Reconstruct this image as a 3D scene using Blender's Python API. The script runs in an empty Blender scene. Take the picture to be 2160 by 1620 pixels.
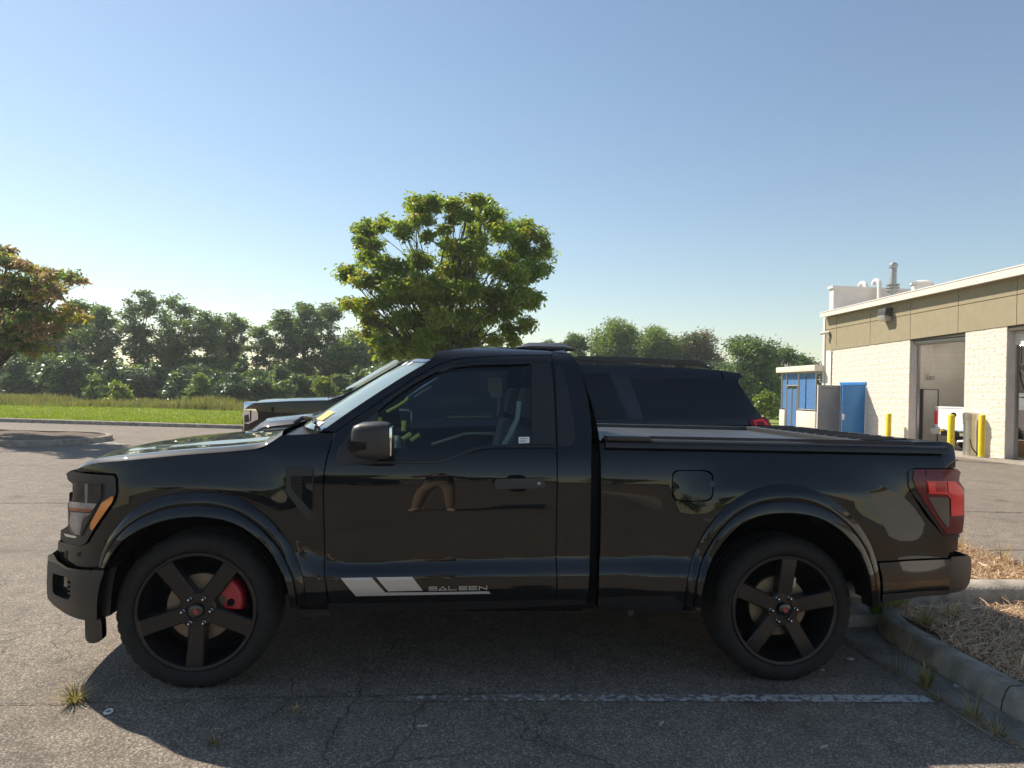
import bpy, bmesh, math, random
import numpy as np
from mathutils import Vector, Matrix
from mathutils.geometry import delaunay_2d_cdt

scene = bpy.context.scene
C = scene.collection
rng = np.random.default_rng(7)
random.seed(7)

# ------------------------------------------------------------------ camera
CAM = np.array([-0.3399, -3.6823, 1.5595])
YAW, PITCH, ROLL, FPX = 0.096075, 0.0091823, 0.0273676, 1489.6      # photo pixels, 2160 wide
def _axes():
    f = np.array([math.sin(YAW)*math.cos(PITCH), math.cos(YAW)*math.cos(PITCH), math.sin(PITCH)])
    r = np.array([math.cos(YAW), -math.sin(YAW), 0.0]); u = np.cross(r, f)
    return r*math.cos(ROLL)+u*math.sin(ROLL), -r*math.sin(ROLL)+u*math.cos(ROLL), f
RT, UP, FW = _axes()
cd = bpy.data.cameras.new('camera'); cam = bpy.data.objects.new('camera', cd); C.objects.link(cam)
cam.matrix_world = Matrix(((RT[0], UP[0], -FW[0], CAM[0]), (RT[1], UP[1], -FW[1], CAM[1]), (RT[2], UP[2], -FW[2], CAM[2]), (0, 0, 0, 1)))
cd.sensor_fit = 'HORIZONTAL'; cd.sensor_width = 36.0; cd.lens = FPX/2160*36.0
cd.clip_start = 0.05; cd.clip_end = 2000
scene.camera = cam

# ------------------------------------------------------------------ sky and sun
SUNV = Vector((-0.75, 0.66, 1.0)).normalized()           # towards the sun
EL = math.asin(SUNV.z); AZ = math.atan2(SUNV.x, SUNV.y)  # azimuth from +Y towards +X
world = bpy.data.worlds.new('World'); scene.world = world; world.use_nodes = True
nt = world.node_tree
sky = nt.nodes.new('ShaderNodeTexSky'); sky.sky_type = 'NISHITA'; sky.sun_disc = False
sky.sun_elevation = EL; sky.sun_rotation = AZ
sky.air_density = 1.25; sky.dust_density = 0.25; sky.ozone_density = 0.6; sky.altitude = 150
nt.links.new(sky.outputs[0], nt.nodes['Background'].inputs[0])
nt.nodes['Background'].inputs[1].default_value = 0.067
sl = bpy.data.lights.new('sun', 'SUN'); sl.energy = 3.95; sl.angle = math.radians(0.53); sl.color = (1.0, 0.90, 0.77)
so = bpy.data.objects.new('sun', sl); C.objects.link(so)
so.rotation_euler = SUNV.to_track_quat('Z', 'Y').to_euler(); so.location = (-20, 15, 30)
vs = scene.view_settings
vs.view_transform = 'Standard'; vs.look = 'None'; vs.gamma = 1.0; vs.exposure = 0.97; vs.use_curve_mapping = False

# ------------------------------------------------------------------ pixel <-> world helpers
def ray(px, py): return FW + RT*((px-1080)/FPX) - UP*((py-810)/FPX)
def at(px, py, axis, val):
    d = ray(px, py); i = 'XYZ'.index(axis); return CAM + d*((val-CAM[i])/d[i])
def zoomer(x0, y0, s): return lambda u, v: (x0+u/s, y0+v/s)
A_ = zoomer(80, 860, 2.6125); B_ = zoomer(580, 700, 2.6125); C_ = zoomer(1200, 860, 2.25)
D_ = zoomer(680, 1160, 3.6); G_ = zoomer(1860, 960, 4.765); H_ = zoomer(90, 940, 3.6818); R_ = zoomer(1460, 1010, 3.6)
K_ = zoomer(1600, 520, 3.24); L_ = zoomer(1140, 640, 3.484); T_ = zoomer(680, 390, 3.176)
N_ = zoomer(0, 480, 2.842); W_ = zoomer(700, 750, 4.154)

# ------------------------------------------------------------------ materials
def new_mat(name):
    m = bpy.data.materials.new(name); m.use_nodes = True
    return m, m.node_tree, m.node_tree.nodes['Principled BSDF']
def nd(t, kind, **kw):
    n = t.nodes.new(kind)
    for k, v in kw.items(): setattr(n, k, v)
    return n
def simple(name, col, rough=0.5, metal=0.0, coat=0.0, spec=0.5, var=0.0, scale=8.0, bump=0.0, bscale=60.0, coat_rough=0.03):
    m, t, b = new_mat(name)
    b.inputs['Base Color'].default_value = (*col, 1); b.inputs['Roughness'].default_value = rough
    b.inputs['Metallic'].default_value = metal; b.inputs['Coat Weight'].default_value = coat
    b.inputs['Coat Roughness'].default_value = coat_rough; b.inputs['Specular IOR Level'].default_value = spec
    if var or bump:
        tc = nd(t, 'ShaderNodeTexCoord')
    if var:
        n = nd(t, 'ShaderNodeTexNoise'); n.inputs['Scale'].default_value = scale; n.inputs['Detail'].default_value = 6
        t.links.new(tc.outputs['Object'], n.inputs['Vector'])
        r = nd(t, 'ShaderNodeValToRGB')
        r.color_ramp.elements[0].position = 0.3; r.color_ramp.elements[1].position = 0.72
        r.color_ramp.elements[0].color = (*[c*(1-var) for c in col], 1); r.color_ramp.elements[1].color = (*[min(1, c*(1+var)) for c in col], 1)
        t.links.new(n.outputs['Fac'], r.inputs['Fac']); t.links.new(r.outputs['Color'], b.inputs['Base Color'])
    if bump:
        n2 = nd(t, 'ShaderNodeTexNoise'); n2.inputs['Scale'].default_value = bscale; n2.inputs['Detail'].default_value = 4
        t.links.new(tc.outputs['Object'], n2.inputs['Vector'])
        bp = nd(t, 'ShaderNodeBump'); bp.inputs['Strength'].default_value = bump; bp.inputs['Distance'].default_value = 0.01
        t.links.new(n2.outputs['Fac'], bp.inputs['Height']); t.links.new(bp.outputs['Normal'], b.inputs['Normal'])
    return m
def glass(name, tint, refl=1.0, ior=1.5, rough=0.0, dust=0.0):
    m, t, b = new_mat(name); t.nodes.remove(b)
    out = t.nodes['Material Output']
    tr = nd(t, 'ShaderNodeBsdfTransparent'); tr.inputs[0].default_value = (*tint, 1)
    gl = nd(t, 'ShaderNodeBsdfGlossy'); gl.inputs['Roughness'].default_value = rough; gl.inputs['Color'].default_value = (refl, refl, refl, 1)
    fr = nd(t, 'ShaderNodeFresnel'); fr.inputs['IOR'].default_value = ior
    mx = nd(t, 'ShaderNodeMixShader')
    t.links.new(fr.outputs[0], mx.inputs[0]); t.links.new(tr.outputs[0], mx.inputs[1]); t.links.new(gl.outputs[0], mx.inputs[2])
    last = mx
    if dust:
        df = nd(t, 'ShaderNodeBsdfTranslucent'); df.inputs[0].default_value = (0.62, 0.78, 0.78, 1); dd = nd(t, 'ShaderNodeBsdfDiffuse'); dd.inputs[0].default_value = (0.62, 0.76, 0.76, 1)
        m1 = nd(t, 'ShaderNodeMixShader'); t.links.new(df.outputs[0], m1.inputs[1]); t.links.new(dd.outputs[0], m1.inputs[2])
        m2 = nd(t, 'ShaderNodeMixShader'); m2.inputs[0].default_value = dust; t.links.new(mx.outputs[0], m2.inputs[1]); t.links.new(m1.outputs[0], m2.inputs[2]); last = m2
    t.links.new(last.outputs[0], out.inputs['Surface'])
    return m
M = {}
def car_paint(name, col, flake=0.0):
    m = simple(name, col, rough=0.5, coat=1.0, spec=0.05, coat_rough=0.004)
    m.node_tree.nodes['Principled BSDF'].inputs['Coat IOR'].default_value = 1.5
    t = m.node_tree; b = t.nodes['Principled BSDF']
    tc = nd(t, 'ShaderNodeTexCoord'); n = nd(t, 'ShaderNodeTexNoise'); n.inputs['Scale'].default_value = 3.0; n.inputs['Detail'].default_value = 1
    t.links.new(tc.outputs['Object'], n.inputs['Vector'])
    bp = nd(t, 'ShaderNodeBump'); bp.inputs['Strength'].default_value = 0.035; bp.inputs['Distance'].default_value = 0.02
    t.links.new(n.outputs['Fac'], bp.inputs['Height']); t.links.new(bp.outputs['Normal'], b.inputs['Coat Normal'])
    # thin film of dust, in patches
    n2 = nd(t, 'ShaderNodeTexNoise'); n2.inputs['Scale'].default_value = 5.0; n2.inputs['Detail'].default_value = 8
    t.links.new(tc.outputs['Object'], n2.inputs['Vector'])
    r = nd(t, 'ShaderNodeValToRGB'); r.color_ramp.elements[0].position = 0.35; r.color_ramp.elements[1].position = 0.8
    r.color_ramp.elements[0].color = (*col, 1); r.color_ramp.elements[1].color = (col[0]+0.0015, col[1]+0.0013, col[2]+0.001, 1)
    t.links.new(n2.outputs['Fac'], r.inputs['Fac']); t.links.new(r.outputs['Color'], b.inputs['Base Color'])
    return m
M['paint'] = car_paint('black_paint', (0.0022, 0.0023, 0.0032))
M['navy'] = car_paint('dark_blue_grey_paint', (0.006, 0.0075, 0.013))
M['dark_inner'] = simple('dark_inner', (0.006, 0.006, 0.007), rough=0.9, spec=0.1)
M['trim'] = simple('black_trim', (0.012, 0.012, 0.013), rough=0.42, bump=0.05, bscale=400)
M['satin'] = simple('satin_black', (0.024, 0.0235, 0.0235), rough=0.46, bump=0.12, bscale=900)
M['gloss_black'] = simple('gloss_black', (0.006, 0.006, 0.007), rough=0.08, coat=0.6)
M['rubber'] = simple('tyre_rubber', (0.017, 0.0165, 0.016), rough=0.78, spec=0.3, var=0.25, scale=14, bump=0.15, bscale=300)
M['rim'] = simple('rim_black', (0.006, 0.006, 0.0075), rough=0.3, coat=0.25, coat_rough=0.10, spec=0.35)
M['barrel'] = simple('rim_barrel_black', (0.010, 0.010, 0.011), rough=0.35)
M['steel'] = simple('lug_steel', (0.72, 0.72, 0.73), rough=0.18, metal=1.0)
M['chrome'] = simple('chrome', (0.85, 0.85, 0.87), rough=0.06, metal=1.0)
M['disc'] = simple('brake_disc_ground_tan', (0.20, 0.155, 0.11), rough=0.42, metal=0.5, var=0.12, scale=30)  # tan of the reflected ground put into the disc colour
M['caliper'] = simple('caliper_red', (0.42, 0.012, 0.028), rough=0.3, coat=0.4)
M['emblem'] = simple('emblem_red', (0.32, 0.02, 0.035), rough=0.35, coat=0.4)
M['side_glass'] = glass('side_window_glass', (0.56, 0.66, 0.66))
M['far_glass'] = glass('far_window_glass', (0.6, 0.68, 0.68))
M['wind_glass'] = glass('windscreen_glass', (0.72, 0.85, 0.83), ior=1.8, dust=0.30)
M['privacy'] = glass('privacy_glass', (0.02, 0.022, 0.025))
M['lamp_lens'] = glass('headlight_lens', (0.85, 0.85, 0.85))
M['lamp_dark'] = simple('lamp_inner_dark', (0.03, 0.028, 0.03), rough=0.25, metal=0.3)
M['lamp_bright'] = simple('lamp_reflector', (0.72, 0.66, 0.64), rough=0.3, metal=0.35, var=0.3, scale=20)
M['lamp_reflector_dull'] = simple('lock_steel', (0.35, 0.35, 0.36), rough=0.3, metal=0.8)
M['amber'] = simple('amber_marker', (0.75, 0.22, 0.03), rough=0.15, coat=0.8)
M['red_lens'] = simple('red_lens', (0.80, 0.006, 0.016), rough=0.2, coat=0.35)
M['dark_red'] = simple('dark_red_lens', (0.12, 0.003, 0.008), rough=0.15, coat=0.3, spec=0.3)
M['smoke_lens'] = simple('smoked_lens', (0.07, 0.06, 0.05), rough=0.12, coat=1.0)
M['silver_vinyl'] = simple('silver_vinyl', (0.50, 0.48, 0.46), rough=0.32, metal=0.35)
M['cover'] = simple('bed_cover_vinyl', (0.028, 0.029, 0.033), rough=0.45, bump=0.08, bscale=500)
M['exhaust'] = simple('exhaust_steel', (0.5, 0.44, 0.38), rough=0.35, metal=0.4, var=0.2, scale=20)
M['paper_white'] = simple('paper_white', (0.75, 0.75, 0.74), rough=0.6)
M['paper_yellow'] = simple('paper_yellow', (0.8, 0.45, 0.02), rough=0.6)
M['ink'] = simple('ink_grey', (0.12, 0.12, 0.13), rough=0.7)
M['seat'] = simple('seat_cloth', (0.14, 0.145, 0.15), rough=0.85, bump=0.2, bscale=300)
M['dash'] = simple('dash_plastic', (0.08, 0.085, 0.09), rough=0.6)
M['pale_lit_trim'] = simple('trim_bright', (0.55, 0.62, 0.55), rough=0.3)  # pale belt and trim; highlights on cabin edges put into this colour

# ------------------------------------------------------------------ object helpers
def tag(o, label=None, cat=None, group=None, kind=None):
    if label: o['label'] = label
    if cat: o['category'] = cat
    if group: o['group'] = group
    if kind: o['kind'] = kind
    return o
def thing(name, label, cat, loc=(0, 0, 0), group=None):
    o = bpy.data.objects.new(name, None); C.objects.link(o); o.location = loc; o.empty_display_size = 0.2
    return tag(o, label, cat, group)
def mk(name, verts, faces, mat, parent=None, smooth=False, normals=None, sharp=None):
    me = bpy.data.meshes.new(name)
    me.from_pydata([tuple(map(float, v)) for v in verts], [], [tuple(map(int, f)) for f in faces])
    if mat is not None:
        for m in (mat if isinstance(mat, (list, tuple)) else [mat]): me.materials.append(M[m] if isinstance(m, str) else m)
    if smooth: me.polygons.foreach_set('use_smooth', [True]*len(me.polygons))
    me.update()
    if normals is not None: me.normals_split_custom_set_from_vertices([tuple(n) for n in normals])
    elif smooth and sharp: me.set_sharp_from_angle(angle=math.radians(sharp))
    o = bpy.data.objects.new(name, me); C.objects.link(o)
    if parent is not None: adopt(o, parent)
    return o
def adopt(o, parent):
    """child keeps world coordinates in its mesh"""
    o.parent = parent
    L = Vector((0, 0, 0)); p = parent
    m = Matrix.Identity(4)
    chain = []
    while p is not None: chain.append(p); p = p.parent
    w = Matrix.Identity(4)
    for q in reversed(chain):
        loc = Matrix.Translation(q.location) @ q.rotation_euler.to_matrix().to_4x4() @ Matrix.Diagonal((*q.scale, 1))
        w = w @ q.matrix_parent_inverse @ loc
    o.matrix_parent_inverse = w.inverted()
class MB:
    """collects simple shapes into one mesh"""
    def __init__(s): s.v = []; s.f = []
    def add(s, v, f):
        n = len(s.v); s.v += [tuple(p) for p in v]; s.f += [tuple(i+n for i in q) for q in f]; return s
    def box(s, x0, x1, y0, y1, z0, z1):
        return s.add([(x0,y0,z0),(x1,y0,z0),(x1,y1,z0),(x0,y1,z0),(x0,y0,z1),(x1,y0,z1),(x1,y1,z1),(x0,y1,z1)],
                     [(0,3,2,1),(4,5,6,7),(0,1,5,4),(1,2,6,5),(2,3,7,6),(3,0,4,7)])
    def hexa(s, p):   # 8 corners: bottom ring, top ring
        return s.add(p, [(0,3,2,1),(4,5,6,7),(0,1,5,4),(1,2,6,5),(2,3,7,6),(3,0,4,7)])
    def tube(s, pts, rad, n=8, cap=True):
        pts = [Vector(p) for p in pts]; rad = rad if isinstance(rad, (list, tuple, np.ndarray)) else [rad]*len(pts)
        base = len(s.v); prev = None
        for i, p in enumerate(pts):
            d = (pts[min(i+1, len(pts)-1)]-pts[max(i-1, 0)])
            d = d.normalized() if d.length > 1e-9 else Vector((0, 0, 1))
            if prev is None: a = d.orthogonal().normalized()
            else: a = (prev-d*prev.dot(d)); a = a.normalized() if a.length > 1e-6 else d.orthogonal().normalized()
            prev = a; b = d.cross(a)
            for k in range(n):
                t = 2*math.pi*k/n; q = p+(a*math.cos(t)+b*math.sin(t))*rad[i]; s.v.append((q.x, q.y, q.z))
        for i in range(len(pts)-1):
            for k in range(n):
                k2 = (k+1) % n
                s.f.append((base+i*n+k, base+i*n+k2, base+(i+1)*n+k2, base+(i+1)*n+k))
        if cap:
            s.f.append(tuple(base+k for k in range(n))[::-1]); s.f.append(tuple(base+(len(pts)-1)*n+k for k in range(n)))
        return s
    def lathe(s, prof, n=48, axis='Y', center=(0, 0, 0), closed=False, a0=0.0, a1=2*math.pi):
        """prof: list of (radius, along)"""
        base = len(s.v); full = abs(a1-a0-2*math.pi) < 1e-6; cols = n if full else n+1
        for i in range(cols):
            t = a0+(a1-a0)*i/n; ct, st = math.cos(t), math.sin(t)
            for (r, h) in prof:
                if axis == 'Y': s.v.append((center[0]+r*ct, center[1]+h, center[2]+r*st))
                elif axis == 'Z': s.v.append((center[0]+r*ct, center[1]+r*st, center[2]+h))
                else: s.v.append((center[0]+h, center[1]+r*ct, center[2]+r*st))
        m = len(prof)
        for i in range(n):
            j = (i+1) % cols
            for k in range(m-1 if not closed else m):
                k2 = (k+1) % m
                s.f.append((base+i*m+k, base+j*m+k, base+j*m+k2, base+i*m+k2))
        return s
    def prism(s, poly, axis, a, b):
        """extrude 2D polygon along an axis from a to b"""
        n = len(poly); v = []
        for h in (a, b):
            for (p, q) in poly:
                v.append({'X': (h, p, q), 'Y': (p, h, q), 'Z': (p, q, h)}[axis])
        f = [tuple(range(n)), tuple(range(2*n-1, n-1, -1))]+[(i, i+n, (i+1) % n+n, (i+1) % n) for i in range(n)]
        return s.add(v, f)
    def build(s, name, mat, parent=None, smooth=False, sharp=35, bevel=0.0, fix=True):
        me = bpy.data.meshes.new(name); me.from_pydata(s.v, [], s.f)
        if fix or bevel:
            bm = bmesh.new(); bm.from_mesh(me)
            if bevel:
                es = [e for e in bm.edges if len(e.link_faces) == 2 and e.calc_face_angle(0) > 0.5]
                bmesh.ops.bevel(bm, geom=es, offset=bevel, segments=2, affect='EDGES', profile=0.6, clamp_overlap=True)
            bmesh.ops.recalc_face_normals(bm, faces=bm.faces[:]); bm.to_mesh(me); bm.free()
        for m in (mat if isinstance(mat, (list, tuple)) else [mat]): me.materials.append(M[m] if isinstance(m, str) else m)
        if smooth or bevel:
            me.polygons.foreach_set('use_smooth', [True]*len(me.polygons)); me.set_sharp_from_angle(angle=math.radians(sharp))
        me.update()
        o = bpy.data.objects.new(name, me); C.objects.link(o)
        if parent is not None: adopt(o, parent)
        return o
def hermite(xs, ys):
    xs = np.array(xs, float); ys = np.array(ys, float)
    d = np.diff(ys)/np.diff(xs); m = np.empty_like(ys); m[0] = d[0]; m[-1] = d[-1]
    for i in range(1, len(xs)-1):
        if d[i-1]*d[i] <= 0: m[i] = 0
        else:
            w1 = 2*(xs[i+1]-xs[i])+(xs[i]-xs[i-1]); w2 = (xs[i+1]-xs[i])+2*(xs[i]-xs[i-1])
            m[i] = (w1+w2)/(w1/d[i-1]+w2/d[i])
    def g(x):
        x = np.clip(np.asarray(x, float), xs[0], xs[-1]); k = np.clip(np.searchsorted(xs, x)-1, 0, len(xs)-2)
        h = xs[k+1]-xs[k]; t = (x-xs[k])/h
        return ((2*t**3-3*t**2+1)*ys[k]+(t**3-2*t**2+t)*h*m[k]+(-2*t**3+3*t**2)*ys[k+1]+(t**3-t**2)*h*m[k+1])
    return g
def sstep(a, b, x):
    t = np.clip((np.asarray(x, float)-a)/(b-a), 0, 1); return t*t*(3-2*t)
def densify(pts, step, closed=True):
    out = []; n = len(pts)
    for i in range(n if closed else n-1):
        a = np.array(pts[i], float); b = np.array(pts[(i+1) % n], float); k = max(1, int(np.ceil(np.linalg.norm(b-a)/step)))
        for j in range(k): out.append(a+(b-a)*j/k)
    if not closed: out.append(np.array(pts[-1], float))
    return np.array(out)
def smooth_poly(pts, it=1):
    p = np.array(pts, float)
    for _ in range(it): p = 0.5*p+0.25*(np.roll(p, 1, 0)+np.roll(p, -1, 0))
    return p
def area2(p): return 0.5*np.sum(p[:, 0]*np.roll(p[:, 1], -1)-np.roll(p[:, 0], -1)*p[:, 1])
def inset(p, d):
    if area2(p) < 0: p = p[::-1]
    e = np.roll(p, -1, 0)-p; L = np.linalg.norm(e, axis=1, keepdims=True); e = e/np.maximum(L, 1e-9)
    n = np.stack([-e[:, 1], e[:, 0]], 1); nn = n+np.roll(n, 1, 0); nn /= np.maximum(np.linalg.norm(nn, axis=1, keepdims=True), 1e-6)
    c = np.clip(np.sum(nn*n, 1, keepdims=True), 0.5, 1)
    return p+nn*d/c
def inside(poly, pts):
    x, y = pts[:, 0], pts[:, 1]; r = np.zeros(len(pts), bool); n = len(poly)
    for i in range(n):
        x1, y1 = poly[i]; x2, y2 = poly[(i+1) % n]
        c = ((y1 > y) != (y2 > y))
        if abs(y2-y1) > 1e-12: r ^= c & (x < (x2-x1)*(y-y1)/(y2-y1)+x1)
    return r
class Surf:
    """a body side y = f(x, z), outside is -y"""
    def __init__(s, f): s.f = f
    def on(s, px, py):
        Y = 0.1
        for _ in range(40):
            p = at(px, py, 'Y', Y); Y = 0.5*Y+0.5*float(s.f(p[0], p[2]))
        return (p[0], p[2])
    def nrm(s, x, z):
        e = 0.004
        gx = (s.f(x+e, z)-s.f(x-e, z))/(2*e); gz = (s.f(x, z+e)-s.f(x, z-e))/(2*e)
        n = np.stack([gx, -np.ones_like(gx), gz], -1); return n/np.linalg.norm(n, axis=-1, keepdims=True)
def triang(poly, step, holes=(), extra=None):
    """constrained triangulation of a densified polygon with grid points inside"""
    loops = [poly]+list(holes)
    lo, hi = poly.min(0), poly.max(0)
    gx = np.arange(lo[0]+step/2, hi[0], step); gz = np.arange(lo[1]+step/2, hi[1], step)
    g = np.stack(np.meshgrid(gx, gz), -1).reshape(-1, 2)
    if extra is not None:
        e0 = extra[(extra[:, 0] > lo[0]) & (extra[:, 0] < hi[0])]
        if len(e0) and len(g):
            zb0, zb1 = e0[:, 1].min()-0.01, e0[:, 1].max()+0.01
            gi = (g[:, 1] > zb0) & (g[:, 1] < zb1) & (g[:, 0] > e0[:, 0].min()) & (g[:, 0] < e0[:, 0].max())
            g = np.concatenate([g[~gi], e0])
    if len(g):
        keep = inside(poly, g)
        for h in holes: keep &= ~inside(h, g)
        g = g[keep]
    if len(g):
        allb = np.concatenate(loops)
        d = np.full(len(g), 1e9)
        for k in range(0, len(allb), 200):
            d = np.minimum(d, np.min(np.linalg.norm(g[:, None]-allb[None, k:k+200], axis=2), axis=1))
        g = g[d > (0.006 if extra is not None else step*0.45)]
    vs = [Vector((float(a), float(b))) for a, b in np.concatenate(loops+[g]) ] if len(g) else [Vector((float(a), float(b))) for a, b in np.concatenate(loops)]
    es = []; k = 0
    for L in loops:
        n = len(L); es += [(k+i, k+(i+1) % n) for i in range(n)]; k += n
    r = delaunay_2d_cdt(vs, es, [], 0, 1e-6)
    v2 = np.array([(v.x, v.y) for v in r[0]]); fs = np.array([tuple(f) for f in r[2]])
    c = v2[fs].mean(axis=1); keep = inside(poly, c)
    for h in holes: keep &= ~inside(h, c)
    return v2, [tuple(int(i) for i in f) for f in fs[keep]]
def panel(name, pts, mat, parent, surf, off=0.0, thick=0.02, step=0.035, gap=0.003, holes=(), world_pts=False, sm=0, offf=None, extra=None, mirror=None, mname=None, mlabel=None):
    """curved sheet on a body side: outline in photo pixels (or x,z when world_pts)"""
    def cv(P):
        q = [(p[1], p[2]) if p[0] == 'w' else surf.on(*p) for p in P] if not world_pts else P
        d = densify(q, step)
        return smooth_poly(d, sm) if sm else d
    poly = cv(pts)
    if area2(poly) < 0: poly = poly[::-1]
    if gap: poly = inset(poly, gap)
    hs = []
    for h in holes:
        q = cv(h)
        if area2(q) < 0: q = q[::-1]
        if gap: q = inset(q, -gap)
        hs.append(q)
    v2, tris = triang(poly, step, hs, extra)
    y = surf.f(v2[:, 0], v2[:, 1])-off
    if offf is not None: y = y-offf(v2[:, 0], v2[:, 1])
    n = surf.nrm(v2[:, 0], v2[:, 1])
    if offf is not None:
        S2 = Surf(lambda a, b: surf.f(a, b)-offf(a, b)); n = S2.nrm(v2[:, 0], v2[:, 1])
    V = [(a, c, b) for (a, b), c in zip(v2, y)]; NV = list(n); F = []
    for t in tris:
        a, b, c = (np.array(V[i]) for i in t[:3])
        F.append(t if np.cross(b-a, c-a)[1] < 0 else t[::-1])
    if thick:
        for L in [poly]+hs:
            k = len(V); m = len(L)
            yl = surf.f(L[:, 0], L[:, 1])-off
            if offf is not None: yl = yl-offf(L[:, 0], L[:, 1])
            e = np.roll(L, -1, 0)-np.roll(L, 1, 0); e /= np.maximum(np.linalg.norm(e, axis=1, keepdims=True), 1e-9)
            sgn = 1.0 if area2(L) > 0 else -1.0
            if L is not poly: sgn = -sgn
            for i in range(m):
                nn = (e[i, 1]*sgn, 0, -e[i, 0]*sgn)
                V.append((L[i, 0], yl[i], L[i, 1])); NV.append(nn)
                V.append((L[i, 0], yl[i]+thick, L[i, 1])); NV.append(nn)
            for i in range(m):
                j = (i+1) % m; F.append((k+2*i, k+2*j, k+2*j+1, k+2*i+1))
    o = mk(name, V, F, mat, parent, smooth=True, normals=NV)
    if mirror is not None:
        V2 = [(a, 2*mirror-b, c) for a, b, c in V]; N2 = [(a, -b, c) for a, b, c in NV]
        o2 = mk(mname or name, V2, [f[::-1] for f in F], mat, parent, smooth=True, normals=N2)
        if mlabel: o2['label'] = mlabel
    return o
def grid_mesh(name, fn, nu, nv, mat, parent=None, smooth=True, flip=False, sharp=None):
    V = []; F = []
    for i in range(nu+1):
        for j in range(nv+1): V.append(fn(i/nu, j/nv))
    for i in range(nu):
        for j in range(nv):
            q = (i*(nv+1)+j, (i+1)*(nv+1)+j, (i+1)*(nv+1)+j+1, i*(nv+1)+j+1); F.append(q[::-1] if flip else q)
    return mk(name, V, F, mat, parent, smooth=smooth, sharp=sharp)
# ================================================================== the black pickup
_P = hermite([0.20, 0.37, 0.45, 0.54, 0.60, 0.70, 0.80, 0.93, 1.03, 1.10, 1.16, 1.22, 1.28, 1.45, 1.65, 1.74, 1.78, 1.80, 1.86],
             [0.085, 0.040, 0.010, -0.010, -0.013, -0.011, -0.021, -0.029, -0.030, -0.027, -0.018, -0.003, 0.024, 0.100, 0.185, 0.235, 0.285, 0.34, 0.6])
_lt = hermite([-3, -1.35, -1.2, -1.05, -0.97, -0.90, -0.82, -0.70, -0.55, 0.0, 0.48, 1.02, 1.10, 1.22, 1.30, 1.5, 3], [0.4, 0.4, 0.34, 0.22, 0.15, 0.11, 0.09, 0.088, 0.095, 0.108, 0.115, 0.115, 0.10, 0.03, 0.04, 0.4, 0.4])
def body_y(x, z):
    x = np.asarray(x, float); z = np.asarray(z, float)
    y = _P(z)
    zb = 0.578+0.012*np.clip(x, -1, 1.2)
    t = np.clip((z-zb)/_lt(x), 0, 1); y = y+0.030*(0.35*t+0.65*t*t*(3-2*t))
    for cx, r0, r1, amp in ((-1.56, 0.58, 0.82, 0.020), (1.56, 0.62, 0.98, 0.040)):
        r = np.hypot((x-cx)*1.05, z-0.42); y = y-amp*(1-sstep(r0, r1, r))*np.clip((1.25-z)/0.2, 0, 1)
    d = np.clip(-1.85-x, 0, None); y = y+0.95*d*d
    d = np.clip(x-2.42, 0, None); y = y+1.3*d*d
    d = np.clip(-0.35-x, 0, None)*np.clip((z-1.2)/0.3, 0, 1); y = y+0.06*d*d
    return y
BS = Surf(body_y)
TRUCK = thing('pickup_truck', 'lowered black single-cab pickup with five-spoke black wheels and silver side stripe', 'pickup truck', (0, 1.0, 0))
CY = 1.0     # centre plane
def ledge_pts():
    out = []
    for x in np.arange(-1.0, 1.25, 0.02):
        zb = 0.578+0.012*min(max(x, -1), 1.2); h = float(_lt(x))
        out += [(x, zb-0.004), (x, zb+0.001)]+[(x, zb+h*t) for t in (0.25, 0.5, 0.75)]+[(x, zb+h), (x, zb+h+0.006)]
    return np.array(out)
LEDGE = ledge_pts()
def bp(name, pts, mat, **k):
    if name in ('door', 'cab_side', 'bed_side', 'fender', 'side_stripe'): k['extra'] = LEDGE
    k.setdefault('mirror', None); return panel(name, pts, mat, TRUCK, BS, **k)

f_open = [A_(*p) for p in [(385,872),(410,825),(440,780),(475,738),(520,700),(575,668),(640,640),(700,620),(760,606),(830,598),(905,596),(975,601),(1040,614),(1100,634),(1150,660),(1205,697),(1250,740),(1290,788),(1322,840),(1350,890),(1371,940),(1387,1000),(1396,1050),(1400,1090)]]
f_out = [A_(*p) for p in [(335,875),(350,805),(380,735),(420,670),(470,610),(530,558),(600,517),(650,496),(720,476),(800,464),(905,458),(960,461),(1020,469),(1075,483),(1130,505),(1190,540),(1250,585),(1310,642),(1355,695),(1395,755),(1425,820),(1448,880),(1466,950),(1476,1010),(1480,1090)]]
r_open = [R_(*p) for p in [(40,985),(52,860),(75,740),(130,600),(175,522),(220,460),(275,398),(330,350),(390,312),(450,285),(515,268),(580,260),(650,256),(720,256),(790,261),(860,272),(925,290),(980,312),(1040,345),(1095,385),(1145,432),(1190,482),(1228,535),(1260,592),(1283,645),(1300,700),(1315,765),(1323,830),(1325,960)]]
r_out = [C_(*p) for p in [(548,935),(553,870),(563,780),(588,700),(625,615),(670,547),(715,493),(770,446),(830,408),(880,386),(930,373),(980,365),(1030,362),(1080,367),(1130,378),(1185,397),(1235,424),(1275,452),(1313,485),(1350,523),(1383,565),(1410,607),(1432,652),(1450,700),(1463,752),(1471,800),(1476,850),(1478,930)]]
shut = [A_(*p) for p in [(1345,150),(1240,224),(1100,238),(1000,247),(860,256),(720,268),(600,280),(480,292),(380,300),(290,308),(235,325),(192,350)]]
door_front = [B_(*p) for p in [(330,552),(305,625),(285,700),(271,770),(267,850),(269,1000),(271,1310),(283,1400),(296,1500)]]

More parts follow.
